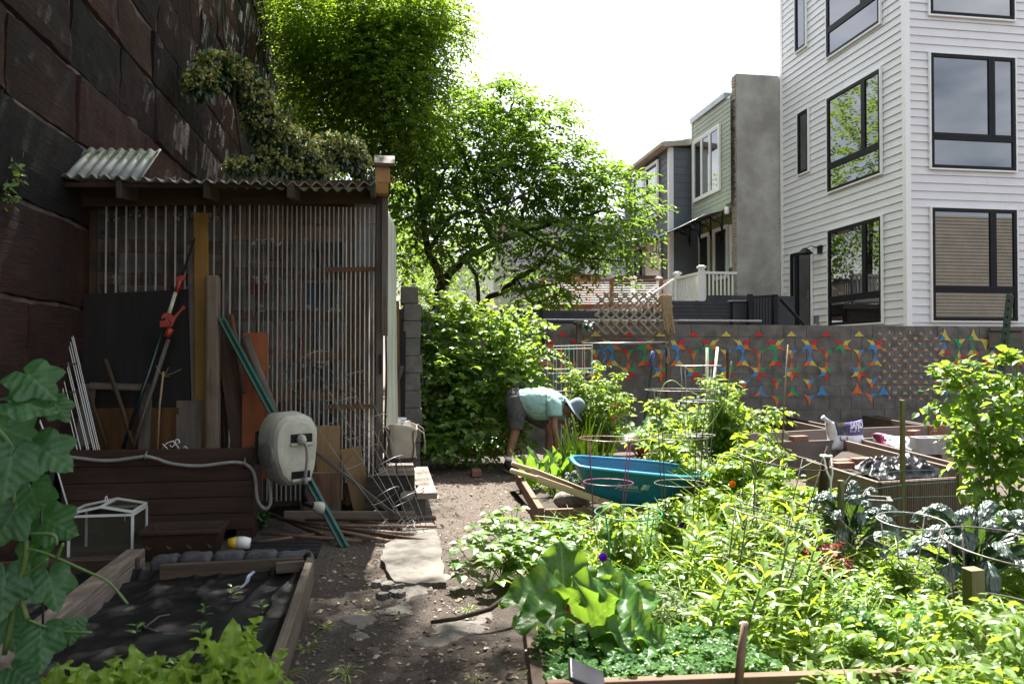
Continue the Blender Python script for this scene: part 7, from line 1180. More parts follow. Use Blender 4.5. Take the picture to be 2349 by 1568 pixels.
m_rhub = veined('rhubarb leaf', (.03, .095, .018), (.06, .15, .028), (.15, .25, .06)); m_chard = veined('chard leaf', (.03, .09, .02), (.05, .13, .03), (.2, .26, .06)); m_lett = veined('frilled lettuce leaf', (.24, .38, .055), (.34, .5, .09), (.4, .54, .14), .45, (.5, .7, .08)); m_cuc = veined('cucumber blade', (.03, .11, .04), (.06, .16, .055), (.1, .2, .08), .38, (.14, .40, .02), .04, .45, .5); m_kale = veined('lacinato kale leaf', (.012, .038, .03), (.03, .066, .056), (.07, .12, .08), .2, (.25, .45, .03), .11, .42, 1.0)
def bigleaf(o_, base, tip, width, nrm, m, ruff=.06, cup=.25, droop=.15, heart=.3, seed=0, nf=7, nu=16, nv=20, name='leaf', prof=None, blist=0):
    base, tip = V(base), V(tip); y = tip - base; L_ = y.length; y.normalize(); nn = V(nrm); nn = (nn - y * nn.dot(y)).normalized(); x = y.cross(nn); b = MB()
    prof = prof or (lambda t_: (math.sin(math.pi * min(1, t_ ** .62)) ** .75) if t_ < 1 else 0)
    def f(i, j):
        s_ = 2 * i - 1; t_ = j; wd = width * .5 * prof(min(.999, .03 + .97 * t_)); xx = s_ * wd; back = -heart * L_ * .35 * abs(s_) ** 1.2 * max(0, 1 - t_ * 3.2)
        z = cup * width * .5 * (abs(s_) ** 1.7) * prof(min(.999, t_ + .02)) * (1 if cup > 0 else 1) - droop * L_ * t_ * t_ + ruff * width * abs(s_) ** 2.2 * math.sin(t_ * nf * 2.2 + seed + (1.9 if s_ > 0 else 0)) + .025 * width * noise.noise((s_ * 3, t_ * 6, seed)) + (blist * noise.noise((s_ * 6, t_ * 26, seed)) if blist else 0)
        return base + x * xx + y * (L_ * t_ + back) + nn * z
    b.grid(f, nu, nv); return b.build(name, m, o_)
rh = thing('rhubarb', 'large rhubarb plant with huge crinkled leaves and red stalks by the path', 'rhubarb', PZ(1330, 1475, .1)); Rk = lambda x, y, d: PD(*kR(x, y), d); crown = PZ(1330, 1480, .12)
RL = [((545, 770, 3.75), (525, 335, 3.85), .34, (0, -1, .35), 1), ((500, 800, 3.5), (-10, 850, 3.45), .28, (0, -.6, .9), 2), ((580, 880, 3.45), (690, 770, 3.4), .2, (0, -1, .5), 3), ((570, 950, 3.4), (100, 1060, 3.3), .27, (-.2, -.4, 1), 4), ((760, 950, 3.5), (950, 660, 3.7), .34, (0, -.9, .6), 5), ((760, 1070, 3.3), (1000, 820, 3.35), .34, (-.1, .9, .55), 6), ((850, 1000, 3.4), (1370, 1180, 3.3), .36, (.2, -.5, .9), 7), ((900, 900, 3.6), (1400, 800, 3.7), .3, (.1, -.5, .9), 8), ((900, 700, 3.8), (1250, 690, 3.9), .24, (.2, -.3, .9), 10), ((1150, 1150, 3.3), (1500, 1310, 3.3), .24, (.1, -.5, .9), 11), ((640, 1060, 3.3), (660, 1190, 3.22), .13, (0, -1, .2), 12), ((900, 1130, 3.3), (1160, 1270, 3.2), .24, (0, -.6, .8), 14)]
for bs_, tp_, wd, nn_, sd in RL: bigleaf(rh, Rk(*bs_), Rk(*tp_), wd * .88, nn_, m_rhub, .12, .3, .08, .35, sd, 7)
for bs_, tp_, wd, nn_, sd in RL:
    b = MB(); q = Rk(*bs_); c_ = crown + V((rr(-.06, .06), rr(-.05, .05), 0)); b.tube([c_, c_.lerp(q, .5) + V((0, 0, .03)), q], [.013, .011, .008], 7); b.build('stalk', m_rstem, rh)
for k, (u, v, lb) in enumerate(((1470, 965, 'dark rhubarb clump against the mural left of the lattice post'), (1548, 950, 'rhubarb clump with lit leaves below the lattice'))):
    c_ = PD(u, v, 10.6); c_.z = 0; o_ = thing('rhubarb', lb, 'rhubarb', c_)
    for i in range(9): a = i * .75 + k; d = V((math.cos(a), math.sin(a), 0)); q = c_ + d * rr(.1, .25) + V((0, 0, rr(.2, .55))); bigleaf(o_, q, q + d * rr(.25, .38) + V((0, 0, rr(-.12, .15))), .34, (d.x * -.4, d.y * -.4 - .2, 1), m_rhub, .08, .25, .1, .3, i + 3 * k, 6, 10, 12); b = MB(); b.tube([c_, q], .012, 5); b.build('stalk', m_rstem, o_)
# kale
strap = lambda t_: min(1, (t_ * 5) ** .7) * (1 - max(0, (t_ - .75) / .25) ** 2) ** .5 * (.65 + .35 * t_)
def kale(label, c_, n, rad, h_, wd, seed):
    random.seed(seed); o_ = thing('kale', label, 'kale', c_, 'lacinato kale plants'); c_ = V(c_); b = MB(); b.tube([c_, c_ + V((.01, 0, h_ * .45))], [.016, .014], 7); b.build('stem', m_stem, o_)
    for i in range(n):
        a = i * 2.4 + rr(-.3, .3); lay = i / n; d = V((math.cos(a), math.sin(a), 0)); z0 = h_ * (.12 + .34 * lay); rs = rad * (1.0 - .5 * lay) * rr(.85, 1.1); zp_ = h_ * (.55 + .5 * lay) * rr(.9, 1.1); zt2 = zp_ - h_ * rr(.12, .4) * (1 - .5 * lay); b = MB(); W_ = wd * rr(.8, 1.15); s_ = rr(0, 50); lat = V((-d.y, d.x, 0))
        p0, p1, p2, p3 = c_ + V((0, 0, z0)), c_ + d * rs * .3 + V((0, 0, zp_ * .95)), c_ + d * rs * .75 + V((0, 0, zp_ * 1.1)), c_ + d * rs + V((0, 0, zt2))
        def f(i_, j):
            t_ = j; q = p0 * (1 - t_) ** 3 + p1 * 3 * t_ * (1 - t_) ** 2 + p2 * 3 * t_ * t_ * (1 - t_) + p3 * t_ ** 3; tg = ((p1 - p0) * (1 - t_) ** 2 + (p2 - p1) * 2 * t_ * (1 - t_) + (p3 - p2) * t_ * t_).normalized(); nn = lat.cross(tg); nn = nn if nn.z > 0 else -nn; x_ = 2 * i_ - 1; w_ = W_ * (.06 + .94 * strap(max(0, (t_ - .16) / .84)) if t_ > .16 else .06)
            return q + lat * (x_ * w_ * .5) + nn * (-.35 * w_ * x_ * x_ + .0085 * noise.noise((x_ * 3.2, t_ * 17, s_)) + .006 * noise.noise((x_ * 7, t_ * 40, s_)) + .07 * w_ * abs(x_) * math.sin(t_ * 40 + s_ + x_ * 2))
        b.grid(f, 10, 42); b.build('leaf', m_kale, o_)
p_ = PD(1950, 1300, 5.1); kale('blue green lacinato kale behind the square stake with mesh', (p_.x, p_.y, 0), 26, .38, .56, .09, 11); p_ = PD(2240, 1300, 4.45); kale('largest lacinato kale, arching wide at the right', (p_.x, p_.y, 0), 32, .47, .58, .105, 12); p_ = PD(1322, 1110, 7.2); kale('small young kale between the onions and the wheelbarrow', (p_.x, p_.y, .02), 12, .2, .36, .07, 13); p_ = PD(2120, 1330, 4.4); kale('low young kale in front of the two big ones', (p_.x, p_.y, 0), 10, .2, .22, .07, 14); random.seed(21)
# chard, onions, parsley near the gardener
for k, (u, v, dep) in enumerate(((1240, 1070, 8.5), (1275, 1065, 8.4), (1222, 1090, 8.0), (1300, 1050, 8.9))):
    c_ = PD(u, v, dep); c_.z = .03; o_ = thing('chard', ['upright chard nearest the gardener shoe', 'dark chard under the gardener hands', 'spreading chard behind the loose timbers', 'chard beside the onion leaves'][k], 'chard', c_, 'chard plants'); 
    for i in range(8): a = i * 2.4 + k; d = V((math.cos(a), math.sin(a), 0)); q = c_ + d * .06 + V((0, 0, .08)); bigleaf(o_, q, q + d * rr(.08, .22) + V((0, 0, rr(.2, .36))), .14, (d.x * -1, d.y * -1 - .1, .4), m_chard, .07, .15, .1, .1, i, 8, 8, 14); b = MB(); b.tube([c_, q], .008, 5); b.build('stalk', m_stem, o_)
for k, (u, v, dep, h_, n) in enumerate(((1310, 1050, 8.6, .62, 16), (1345, 1052, 8.4, .72, 18), (1372, 1060, 8.2, .55, 14), (1330, 1050, 8.8, .66, 14), (1420, 1070, 7.9, .35, 26), (1450, 1080, 7.8, .3, 26))):
    c_ = PD(u, v, dep); c_.z = .02; b = MB()
    for i in range(n): a = rr(0, 6.28); d = V((math.cos(a), math.sin(a), 0)); L_ = h_ * rr(.6, 1.1); s0 = c_ + d * .05; b.tube(smooth([s0, s0 + d * L_ * .08 + V((0, 0, L_ * .45)), s0 + d * L_ * .22 + V((0, 0, L_ * .8)), s0 + d * L_ * (.3 + .2 * (k > 3)) + V((0, 0, L_ * (1 - .3 * (k > 3))))], 2), [(.011 if k < 4 else .005) * q for q in (.8, 1, 1, .9, .75, .5, .1)], 5)
    b.solo('onion_plant', lf_grass, ['onion leaves nearest the gardener hat', 'tallest onion leaves behind the wheelbarrow', 'onion leaves above the magenta cage ring', 'onion clump right under the gardener face', 'fine arching chives behind the wheelbarrow rim', 'fine chives tuft right of the magenta ring'][k], 'onion plant', 'onions and chives', loc=c_)
for k, (u, v, dep) in enumerate(((1510, 1075, 7.4), (1480, 1085, 7.2), (1275, 1110, 7.5))): plant('parsley', ['curly parsley clump behind the wheelbarrow rim', 'smaller parsley clump left along the rim', 'pale yellow green herb behind the wheelbarrow handles'][k], PD(u, v, dep) * 1 - V((0, 0, PD(u, v, dep).z - .03)), .28, .2, 14, 120, lf_br, .03, T_far, 'herb', k=6, ln=.09)
# strawberries at the path edge, each clump by itself
for k, (u, v) in enumerate(((1125, 1290), (1165, 1260), (1215, 1285), (1260, 1290), (1150, 1330), (1200, 1325), (1300, 1290), (1240, 1330), (1175, 1240), (1120, 1345))):
    c_ = PZ(u, v, .02); o_ = thing('strawberry_plant', 'strawberry plant ' + ['leaning furthest over the path', 'with yellowing leaf near the timber bed corner', 'in the middle of the path edge', 'before the timber bed front board', 'with broad grey leaves by the slab', 'between the path and the rhubarb', 'under the magenta cage', 'just left of the upright rhubarb leaf', 'nearest the timber bed', 'lowest on the path side'][k], 'strawberry', c_, 'strawberry plants along the path'); l = LM(); b = MB()
    for i in range(16):
        a = rr(0, 6.28); q = c_ + V((math.cos(a), math.sin(a), 0)) * rr(.04, .2) + V((0, 0, rr(.08, .24))); b.tube([c_, q], .003, 4)
        for j in (-1, 0, 1): l.add(T_bram, [q], [(math.cos(a + j * 1.3), math.sin(a + j * 1.3), rr(-.2, .3))], [math.cos(a) * -.2, math.sin(a) * -.2, 1], rr(.07, .1))
    l.build('foliage', lf_bram, o_); b.build('stem', m_stem, o_)
# weeds and ground cover: one mass nobody could count
def inpoly(P, poly):
    x, y = P[:, 0], P[:, 1]; r_ = np.zeros(len(P), bool); n = len(poly)
    for i in range(n):
        (x0, y0), (x1, y1) = poly[i], poly[(i + 1) % n]; c_ = ((y0 > y) != (y1 > y)) & (x < (x1 - x0) * (y - y0) / (y1 - y0 + 1e-12) + x0); r_ ^= c_
    return r_
POLY = [(.68, 2.92), (.8, 4.2), (.95, 5.2), (1.15, 6.1), (2.9, 6.1), (2.9, 7.6), (3.4, 7.9), (3.15, 6.4), (3.0, 5.1), (6.5, 5.0), (6.5, 1.9), (2.2, 2.6)]
def scatter(n, poly=POLY):
    P = np.stack([np.random.uniform(.6, 6.6, n), np.random.uniform(1.9, 8.5, n), np.zeros(n)], 1); return P[inpoly(P, poly)]
def hgt(P): return .10 + .22 * np.clip((P[:, 0] - .8) / 1.4, 0, 1) * np.clip((P[:, 1] - 2.9) / 1.2, .25, 1) * (1 - .7 * np.clip((P[:, 0] / P[:, 1] - .46) / .12, 0, 1) * (P[:, 1] < 5.6)) * (1 - .6 * ((P[:, 1] > 5.0) & (P[:, 0] < 2.5))) * np.array([.6 + .8 * abs(noise.noise((x * 1.3, y * 1.3, 0))) + .35 for x, y, _ in P])
l = LM(); P = scatter(28000); h_ = hgt(P); P[:, 2] = h_ * np.random.rand(len(P)) ** .6; a = np.random.rand(len(P)) * 6.28; Dr = np.stack([np.cos(a), np.sin(a), np.random.normal(.15, .35, len(P))], 1); l.add(T_bram, P, Dr, np.array([0, 0, 1]) + rv(len(P), .3), np.random.lognormal(-3.15, .4, len(P)).clip(.025, .11), 0)
P = scatter(9000); h_ = hgt(P); P[:, 2] = h_ * np.random.rand(len(P)) ** .5 * 1.1; a = np.random.rand(len(P)) * 6.28; Dr = np.stack([np.cos(a), np.sin(a), np.random.normal(.4, .4, len(P))], 1); l.add(T_lance, P, Dr, np.array([0, 0, 1]) + rv(len(P), .3), np.random.uniform(.07, .16, len(P)), 0)
tag(l.build('weeds', lf_br), kind='stuff')
l = LM()
for T in T_gr: P = scatter(9500); h_ = hgt(P); a = np.random.rand(len(P)) * 6.28; Dr = np.stack([np.cos(a) * .6, np.sin(a) * .6, np.ones(len(P))], 1); l.add(T, P, Dr, np.stack([np.cos(a + 3.14), np.sin(a + 3.14), np.full(len(P), .4)], 1), (h_ * 1.5 + .05) * np.random.uniform(.6, 1.3, len(P)), 0)
tag(l.build('grass', lf_grass), kind='stuff')
# ground ivy along the near edging
l = LM(); n = 950; P = np.stack([np.random.uniform(.62, 1.5, n), 2.92 + np.random.rand(n) ** 1.5 * .5, np.random.rand(n) * .1 + .12], 1); a = np.random.rand(n) * 6.28; rnd_leaf = tpl([(0, .5, 0)] + [(.5 * math.sin(q) * (1 + .06 * math.cos(q * 9)), .5 - .5 * math.cos(q), .08 * math.cos(q * 5)) for q in np.linspace(.35, 5.93, 14)], [(0, i, i + 1) for i in range(1, 14)])
l.add(rnd_leaf, P, np.stack([np.cos(a), np.sin(a), np.random.normal(0, .2, n)], 1), np.array([0, -.3, 1]) + rv(n, .2), np.random.uniform(.03, .055, n)); tag(l.build('ground_ivy', leafm('ground ivy leaf', (.045, .12, .035), (.085, .18, .05), .4, .012, (.25, .42, .05))), kind='stuff')
# tall single weeds, morning glories, marigolds
for k, (u, v, dep, h_) in enumerate(((1770, 1420, 3.7, .62), (1700, 1450, 3.5, .4), (1830, 1390, 4.0, .45), (1620, 1430, 3.6, .36), (1560, 1330, 4.3, .4), (1660, 1300, 4.5, .45))):
    c_ = PD(u, v, dep); c_.z = .03; o_ = thing('tall_weed', ['tallest lance leaved weed standing above the grass', 'lance leaved weed left of the tallest one', 'lance leaved weed right of the tallest one, before the kale', 'weed near the right rhubarb leaves', 'weed beneath the dark wire cage', 'weed under the bent wire cage'][k], 'weed', c_, 'lance leaved weeds'); b = MB(); top = c_ + V((.12, .02, h_)); b.tube([c_, c_.lerp(top, .5) + V((-.01, 0, .02)), top], [.008, .007, .004], 6); b.build('stem', m_stem, o_); l = LM(); n = 26; t_ = np.linspace(.15, 1, n); P0 = np.array(c_)[None] + np.outer(t_, np.array(top - c_)); a = np.arange(n) * 2.4; l.add(ovate(.14, .05, .3, .4), P0, np.stack([np.cos(a), np.sin(a), .35 + .9 * t_ ** 3], 1), [0, 0, 1], .2 * (1 - .35 * t_)); l.build('foliage', lf_br, o_)
m_purp = leafm('purple petal', (.16, .03, .4), (.2, .05, .5), .45, .04, (.3, .05, .6)); m_or = leafm('orange petal', (.75, .28, .02), (.8, .4, .03), .3, .03)
for k, (u, v, dep, mm, lb, nm) in enumerate(((1569, 1204, 4.9, m_purp, 'purple morning glory below the wheelbarrow nose', 'morning_glory'), (1387, 1275, 4.3, m_purp, 'purple morning glory above the rhubarb leaf', 'morning_glory'), (1682, 1108, 5.6, m_or, 'orange marigold among the bean leaves', 'marigold'), (1880, 1255, 4.8, leafm('blue petal', (.15, .2, .7), (.2, .25, .75), .3), 'blue flower by the left kale', 'cornflower'))):
    q = PD(u, v, dep); b = MB(); b.lathe(q + V((0, .03, -.01)), [(.004, 0), (.008, .02), (.012, .04), (.024, .052), (.022, .05), (.01, .03), (0, .02)], 14, (-.3, -1, .2)); o_ = thing(nm, lb, 'flower', q); b.build('petals', mm, o_); b = MB(); b.tube([q + V((0, .03, -.01)), V((q.x, q.y + .05, .05))], .003, 4); b.build('stem', m_stem, o_)
# bean tendrils
m_tend = mat('pale tendril', (.3, .38, .12), (.22, .3, .08), .5)
for k, (pts, dep, lb) in enumerate((([(1100 * 0 + 1226, 1183), (1270, 1187), (1310, 1195), (1335, 1203), (1362, 1190), (1395, 1160), (1405, 1150)], 4.9, 'long pale runner reaching left over the timber bed'), ([(1514, 905), (1525, 880), (1545, 873), (1575, 895), (1600, 905)], 6.9, 'curling bean tip arching above the wire cage'), ([(1615, 985), (1640, 960), (1665, 905), (1678, 828)], 6.8, 'bean tip climbing past the pale canes'), ([(1600, 1100), (1660, 1045), (1720, 1075), (1730, 1180), (1690, 1280)], 4.9, 'long arched bean runner in the bent cage'), ([(1700, 1000), (1720, 960), (1760, 950), (1800, 1060)], 6.0, 'bean runner looping before the planters'))): pole('bean_runner', lb, 'vine', smooth([PD(u, v, dep) for u, v in pts]), .0045, m_tend, 'bean runners', 5)
# tufts on the path and beside the beds
for k, (u, v, s_) in enumerate(((740, 1440, .1), (700, 1490, .13), (795, 1545, .14), (640, 1555, .16), (840, 1412, .07), (1075, 1400, .1), (1095, 1555, .09), (955, 1340, .06))):
    c_ = PZ(u, v, 0); l = LM(); n = 22; a = np.random.rand(n) * 6.28; l.add(T_gr[1], np.array(c_) + np.stack([np.cos(a), np.sin(a), 0 * a], 1) * .012, np.stack([np.cos(a), np.sin(a), np.random.uniform(.4, 1.4, n)], 1), np.stack([-np.cos(a), -np.sin(a), .6 + 0 * a], 1), s_ * np.random.uniform(.6, 1.2, n)); o_ = l.build('grass_tuft', lf_grass, None, loc=c_); tag(o_, 'small grass tuft ' + ['beside the black bed, upper of a pair', 'beside the black bed, lower of a pair', 'on the bare soil at the bottom of the path', 'tall, at the near corner of the black bed', 'left of the broken concrete', 'under the rhubarb at the path edge', 'near the right bed corner at the bottom', 'in the crack of the concrete slab'][k], 'grass tuft', 'grass tufts on the path')
for (u, v, h_, r_, m_, lb, z_) in ((588, 1215, .22, .1, lf_dark, 'dark clover like weed beside the timber planter', 0), (918, 985, .2, .14, lf_br, 'bright leafy plant growing behind the canvas bag', .5), (872, 1165, .16, .1, lf_shade, 'crinkled green plant under the step platform', 0)): c_ = PZ(u, v, z_); plant('small_weed', lb, c_, h_, r_, 8, 56, m_, .05, T_bram, k=4, ln=.09)
for k, (u, v) in enumerate(((1010, 1290), (640, 1300), (1090, 1450), (930, 1500))): pass
# lettuces across the bottom left
for k, (u, Y, h_, s_) in enumerate(((525, 2.9, .38, 1.15), (400, 2.85, .28, .9), (320, 2.9, .29, 1.0), (210, 2.9, .27, 1.0), (120, 2.9, .25, .95), (590, 2.8, .32, .95), (470, 2.8, .32, .95), (265, 2.8, .28, .9), (40, 2.9, .28, .8))):
    c_ = PY(u, 1560, Y); c_.z = .06; o_ = thing('lettuce', ['tallest frilled lettuce at the near bed corner', 'small flat lettuce between the tall lettuces', 'frilled lettuce left of the pepper shoot', 'pale frilled lettuce third from the left', 'low lettuce near the left corner', 'lettuce at the path side of the row', 'lettuce in front of the tallest one', 'frilled lettuce at the very bottom edge', 'leftmost lettuce under the cucumber leaves'][k], 'lettuce', c_, 'lettuces along the bottom edge')
    for i in range(22): a = i * 2.4 + k; d = V((math.cos(a), math.sin(a), 0)); el = .35 + .65 * i / 22; q = c_ + d * .02 + V((0, 0, .03 + h_ * .35 * i / 22)); bigleaf(o_, q, q + d * .13 * s_ * (1.25 - el) + V((0, 0, h_ * el * .75)), .125 * s_, (-d.x, -d.y, .4), m_lett, .2, .2, .12, 0, i * 1.7 + k, 14, 12, 18)
# cucumber vine on the left edge
cu = thing('cucumber_vine', 'large leaved cucumber vine hanging into the left edge of the foreground', 'cucumber vine', PD(40, 1560, 2.4)); NQ = 88; _tp = [(-180, .22), (-168, .5), (-125, .74), (-92, .6), (-58, .88), (-30, .66), (0, 1.08), (30, .66), (58, .88), (92, .6), (125, .74), (168, .5), (180, .22)]
cu_poly = [np.interp(q, [a for a, _ in _tp], [c for _, c in _tp]) * (1 - .035 * (k % 2)) for k, q in enumerate(np.linspace(-180, 180, NQ + 1))]
def palm(o_, c_, R_, rot, nrm, m):
    c_, nn = V(c_), V(nrm).normalized(); ex = nn.orthogonal().normalized(); ex = V((1, 0, 0)) - nn * nn.x; ex.normalize(); ey = nn.cross(ex); b = MB()
    def f(i, j): q = -math.pi + 2 * math.pi * i; k = int(round(i * NQ)); rad = R_ * 1.1 * cu_poly[k] * j; an = q + rot; zz = -.1 * R_ * j * j + .02 * R_ * j * math.cos(6 * q) + .10 * R_ * abs(math.sin(q)) * j * (1 if abs(q) < 2 else .5) + .05 * R_ * noise.noise((rad * 30 * math.cos(an), rad * 30 * math.sin(an), rot)); return c_ + ex * rad * math.cos(an) + ey * rad * math.sin(an) + nn * zz
    b.grid(f, NQ, 6, uvf=lambda i, j: (.5 + .5 * cu_poly[int(round(i * NQ))] * j * math.sin(-math.pi + 2 * math.pi * i), .35 + .55 * cu_poly[int(round(i * NQ))] * j * math.cos(-math.pi + 2 * math.pi * i))); return b.build('leaf', m, o_)
m_cuc2 = leafm('cucumber leaf blade', (.022, .075, .03), (.05, .12, .045), .38, .05, (.16, .40, .03), .42)
CU = [(70, 865, 2.4, .10, -.7, (.1, -.75, .65)), (45, 925, 2.35, .095, -.1, (.2, -.5, .8)), (130, 930, 2.45, .055, -.9, (.3, -.8, .2)), (95, 1030, 2.4, .105, -.6, (.1, -.75, .6)), (25, 1055, 2.3, .1, -1.6, (.2, -.9, .3)), (115, 1195, 2.5, .09, -.5, (-.1, -.85, .5)), (75, 1130, 2.6, .09, -1.2, (0, -.95, .3)), (115, 1330, 2.45, .088, -1.2, (.1, -.9, .45)), (95, 1460, 2.4, .088, -1.4, (0, -.9, .5)), (170, 1435, 2.45, .05, -1.7, (.2, -.9, .2)), (75, 1255, 2.5, .075, -1.0, (-.2, -.9, .3)), (25, 1185, 2.4, .09, -2, (.1, -.9, .2)), (10, 1330, 2.4, .1, -1.5, (.2, -.9, .3)), (20, 1430, 2.5, .08, -1.2, (.2, -.9, .4)), (150, 1225, 2.5, .035, 0, (0, -.6, .8)), (15, 985, 2.5, .1, -.4, (.3, -.9, .2)), (40, 1540, 2.45, .08, -.6, (0, -.8, .6))]
for u, v, d, R_, rot, nn_ in CU: palm(cu, PD(u, v, d), R_, rot, nn_, m_cuc)
for pts, r_ in (([(0, 1320), (45, 1345), (50, 1380), (62, 1420)], .008), ([(40, 1225), (120, 1225), (130, 1250)], .005), ([(45, 1260), (95, 1265), (200, 1310), (250, 1335), (293, 1385)], .004), ([(-10, 980), (30, 1040), (30, 1150), (60, 1250), (40, 1350), (10, 1500)], .008), ([(130, 1280), (145, 1245)], .005), ([(62, 1420), (130, 1445), (210, 1450)], .004), ([(20, 1330), (70, 1310), (110, 1280)], .005)): b = MB(); b.tube(smooth([PD(u, v, 2.42) for u, v in pts]), r_, 6); b.build('stem', m_stem, cu)
b = MB(); b.tube([PD(95, 1170, 2.5), PD(100, 1500, 2.5)], .004, 5); b.solo('support_cane', m_darkwire, 'thin dark support cane in the cucumber vine', 'cane')
# ================================================================ the gardener, bent over with arms down
D0 = 9.65; MP = lambda x, y, d=0: PD(1135.5 + x * .15726, 860.2 + y * .15726, D0 + d)
pe = thing('person', 'person bending over in pale teal tee, grey shorts and brimmed hat', 'person', MP(200, 1400, 0)); m_skin = mat('tanned skin', (.29, .155, .10), (.23, .115, .075), .5, scale=9, bump=.06, bscale=60)
JV, JE, JR = [], [], []
def J(p_, r_, par=None): JV.append(p_); JR.append(r_); JE.append((par, len(JV) - 1)) if par is not None else None; return len(JV) - 1
pel = J(MP(300, 380), .12); sp1 = J(MP(480, 360), .12, pel); ch = J(MP(760, 370), .13, sp1); nk = J(MP(930, 420), .065, ch); n2 = J(MP(985, 455), .06, nk); hd = J(MP(1060, 500), .085, n2); h2 = J(MP(1150, 500), .088, hd); fc = J(MP(1150, 560), .06, h2); jw = J(MP(1060, 575), .05, fc); ns = J(MP(1205, 600), .014, fc); ch2 = J(MP(1110, 612), .028, fc)
for d, hip, kn, cf, an, sh, el, fa, wr_ in ((-.1, (280, 420), (300, 830), (255, 960), (198, 1190), (855, 420), (862, 740), (888, 860), (878, 985)), (.1, (340, 420), (760, 700), (805, 850), (765, 1150), (960, 450), (1030, 750), (1075, 840), (1110, 900))):
    h_ = J(MP(*hip, d), .095, pel); k_ = J(MP(*kn, d * 1.3), .06, h_); c_ = J(MP(*cf, d * 1.25), .055, k_); a_ = J(MP(*an, d * 1.3), .036, c_); f_ = J(MP(an[0] - 5, an[1] + 130, d * 1.3), .035, a_); J(MP(an[0] + 70, an[1] + 190, d * 1.6), .03, f_)
    s_ = J(MP(*sh, d * 1.7), .062, ch); e_ = J(MP(*el, d * 2), .044, s_); q = J(MP(*fa, d * 1.9), .042, e_); w_ = J(MP(*wr_, d * 1.5), .027, q); pm_ = J(MP(wr_[0] + 8, wr_[1] + 70, d * 1.4), .03, w_)
    for i in range(4): a1 = J(MP(wr_[0] - 20 + 22 * i, wr_[1] + 130, d * 1.4 - .02 + .01 * i), .0095, pm_); J(MP(wr_[0] - 18 + 24 * i, wr_[1] + (175, 190, 185, 165)[i], d * 1.4 - .03 + .012 * i), .008, a1)
    t1 = J(MP(wr_[0] + 55, wr_[1] + 60, d * 1.4 - .03), .011, w_); J(MP(wr_[0] + 80, wr_[1] + 110, d * 1.4 - .04), .009, t1)
me = bpy.data.meshes.new('skeleton'); me.from_pydata([tuple(p_) for p_ in JV], JE, []); to = bpy.data.objects.new('skeleton', me); COL.objects.link(to); sk_ = to.modifiers.new('s', 'SKIN'); sk_.use_smooth_shade = True
bm_ = bmesh.new(); bm_.from_mesh(me); bm_.verts.layers.skin.verify(); bm_.to_mesh(me); bm_.free()
for i, r_ in enumerate(JR): me.skin_vertices[0].data[i].radius = (r_, r_); me.skin_vertices[0].data[i].use_root = i == 0
sb = to.modifiers.new('u', 'SUBSURF'); sb.levels = sb.render_levels = 2
me2 = bpy.data.meshes.new_from_object(to.evaluated_get(bpy.context.evaluated_depsgraph_get())); bpy.data.objects.remove(to)
for v_ in me2.vertices: v_.co -= pe.location
me2.materials.clear(); body = link('body', me2, m_skin, pe)
b = MB(); q = MP(1085, 470, -.092); b.lathe(q, [(0, .012), (.012, .012), (.026, .006), (.03, 0), (.02, -.01)], 12, (0, -1, 0), sx=.7); b.build('ear', m_skin, body); b = MB(); b.lathe(MP(1178, 556, -.06), [(0, .006), (.012, .003), (.013, 0)], 10, (.5, -1, -.2)); b.build('eye', mat('dark eye', (.02, .012, .01)), body); b = MB(); b.tube([MP(1150, 612, -.03), MP(1180, 622, -.02), MP(1195, 618, 0)], .006, 5); b.build('mouth', mat('lip', (.2, .08, .06)), body)
m_tee = mat('pale teal cotton', (.33, .52, .50), (.28, .46, .45), .9, scale=4, bump=.9, bscale=11); b = MB()
rows_ = [(335, 312, .13, .085), (390, 330, .165, .115), (480, 370, .185, .155), (600, 410, .195, .19), (700, 420, .2, .195), (790, 410, .205, .18), (860, 405, .2, .15), (930, 405, .15, .115), (985, 420, .09, .075), (1010, 425, .07, .058)]
pts = [MP(x, y) for x, y, _, _ in rows_]; b.tube(pts, [(a, c_) for _, _, a, c_ in rows_], 20, 0, False)
b.tube([MP(800, 340, -.1), MP(850, 420, -.165), MP(865, 500, -.19), MP(868, 590, -.2)], [(.09, .08), (.095, .085), (.09, .08), (.085, .075)], 14, 0, False); b.tube([MP(900, 400, .1), MP(965, 480, .165), MP(995, 560, .19), MP(1010, 625, .2)], [(.085, .08), (.09, .08), (.085, .075), (.08, .075)], 14, 0, False); shirt_o = b.build('tee_shirt', m_tee, pe, sub=2, solid=.006)
b = MB(); m_short = mat('charcoal shorts cotton', (.085, .083, .085), (.065, .063, .066), .9, scale=5, bump=.8, bscale=13)
b.tube([MP(370, 330), MP(330, 330), MP(275, 345), MP(225, 375), MP(200, 400)], [(.15, .105), (.165, .125), (.165, .125), (.13, .1), (.06, .05)], 18, 0, True); b.tube([MP(270, 330, -.07), MP(285, 430, -.09), MP(315, 560, -.11), MP(315, 680, -.12), MP(305, 795, -.13)], [(.115, .1), (.12, .115), (.11, .105), (.095, .095), (.083, .083)], 16, 0, False); b.tube([MP(330, 400, .07), MP(450, 500, .09), MP(590, 600, .11), (MP(735, 690, .13))], [(.11, .1), (.11, .105), (.1, .095), (.085, .085)], 16, 0, False); shorts_o = b.build('shorts', m_short, pe, sub=2, solid=.006)
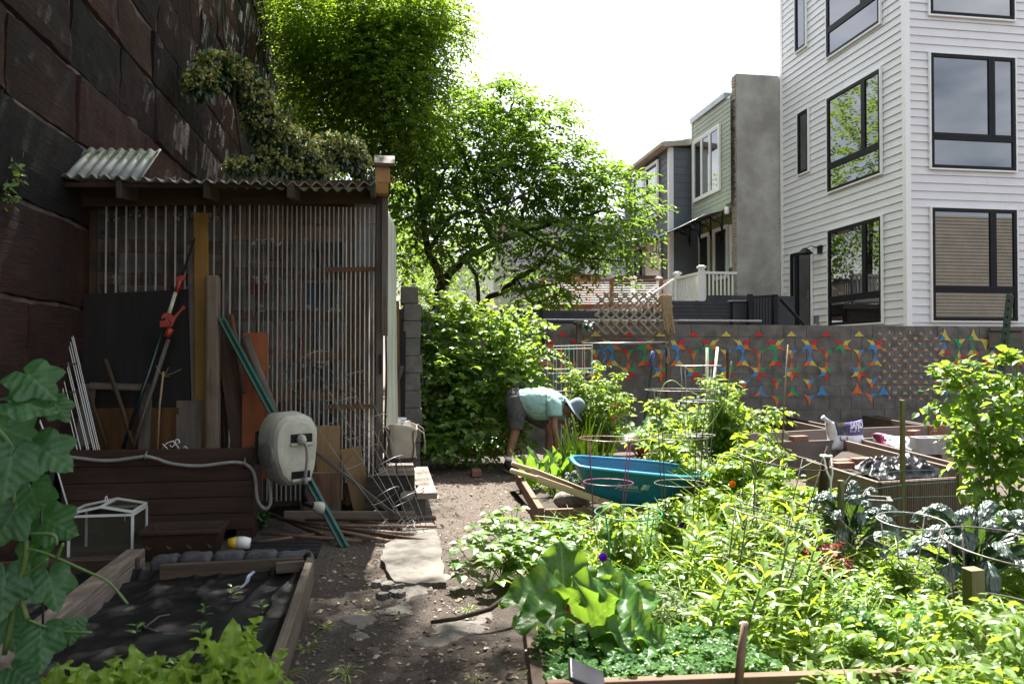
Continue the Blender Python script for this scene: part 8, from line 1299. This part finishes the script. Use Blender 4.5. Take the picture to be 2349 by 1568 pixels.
hat = MB(); m_hat = mat('grey blue hat cotton', (.19, .245, .29), (.155, .205, .25), .9, scale=8, bump=.2, bscale=60); hc = MP(1152, 476); axh = (MP(1152 + 80, 476 - 58) - hc).normalized() + V((0, -.12, 0)); hat.lathe(hc, [(.1, .0), (.098, .05), (.092, .09), (.075, .125), (.04, .142), (0, .146)], 26, axh); hat.lathe(hc, [(.098, .004), (.13, -.005), (.165, -.014), (.195, -.012), (.194, -.016), (.165, -.02), (.13, -.011), (.096, -.002)], 32, axh); hat.build('hat', m_hat, pe, sub=1)
b = MB(); b.tube(smooth([MP(1120, 480, -.1), MP(1130, 560, -.1), MP(1132, 640, -.09), MP(1150, 770, -.08)]), .005, 5); b.tube(smooth([MP(1160, 520, .05), MP(1160, 620, -.02), MP(1150, 700, -.06)]), .004, 5); b.build('chin_strap', m_blackframe, pe)
for d, (ax_, ay) in ((-.13, (198, 1190)), (.13, (765, 1150))):
    b = MB(); b.tube([MP(ax_ + 2, ay - 5, d), MP(ax_ - 8, ay + 60, d)], [.042, .042], 12); b.build('sock', m_trim, pe); b = MB(); t0 = MP(ax_ - 55, ay + 115, d); t1 = MP(ax_ + 85, ay + 195, d - .1); b.tube([t0, t0.lerp(t1, .2) + V((0, 0, .03)), t0.lerp(t1, .5) + V((0, 0, .015)), t0.lerp(t1, .85) - V((0, 0, .01)), t1 - V((0, 0, .015))], [(.03, .035), (.045, .06), (.048, .05), (.045, .03), (.02, .015)], 12); sh = b.build('shoe', mat('black trainer', (.016, .016, .018), None, .8, scale=20), pe, sub=1); b = MB(); b.tube([t0 - V((0, 0, .045)), t0.lerp(t1, .5) - V((0, 0, .045)), t1 - V((0, 0, .035))], [(.04, .014), (.052, .014), (.03, .012)], 10); b.build('sole', mat('grey sole', (.2, .17, .15), None, .8), sh)
b = MB()
for x, y in ((625, 578), (668, 574), (712, 585)): q = MP(x, y, -.197 + .03); b.prism([(.012 * (1 if k % 2 == 0 else .42) * math.sin(k * math.pi / 5), .012 * (1 if k % 2 == 0 else .42) * math.cos(k * math.pi / 5)) for k in range(10)], q, (1, -.1, 0), (0, .3, 1), .004)
b.build('shirt_print', mat('pale print', (.6, .62, .55)), pe)

for o_, sz, st in ((shirt_o, .085, .03), (shorts_o, .07, .022)):        # cloth creases
    tx = bpy.data.textures.new('creases', 'MARBLE'); tx.noise_scale = sz; tx.turbulence = 6; tx.marble_type = 'SHARP'; dm = o_.modifiers.new('d', 'DISPLACE'); dm.texture = tx; dm.strength = st; dm.mid_level = .6; dm.texture_coords = 'LOCAL'
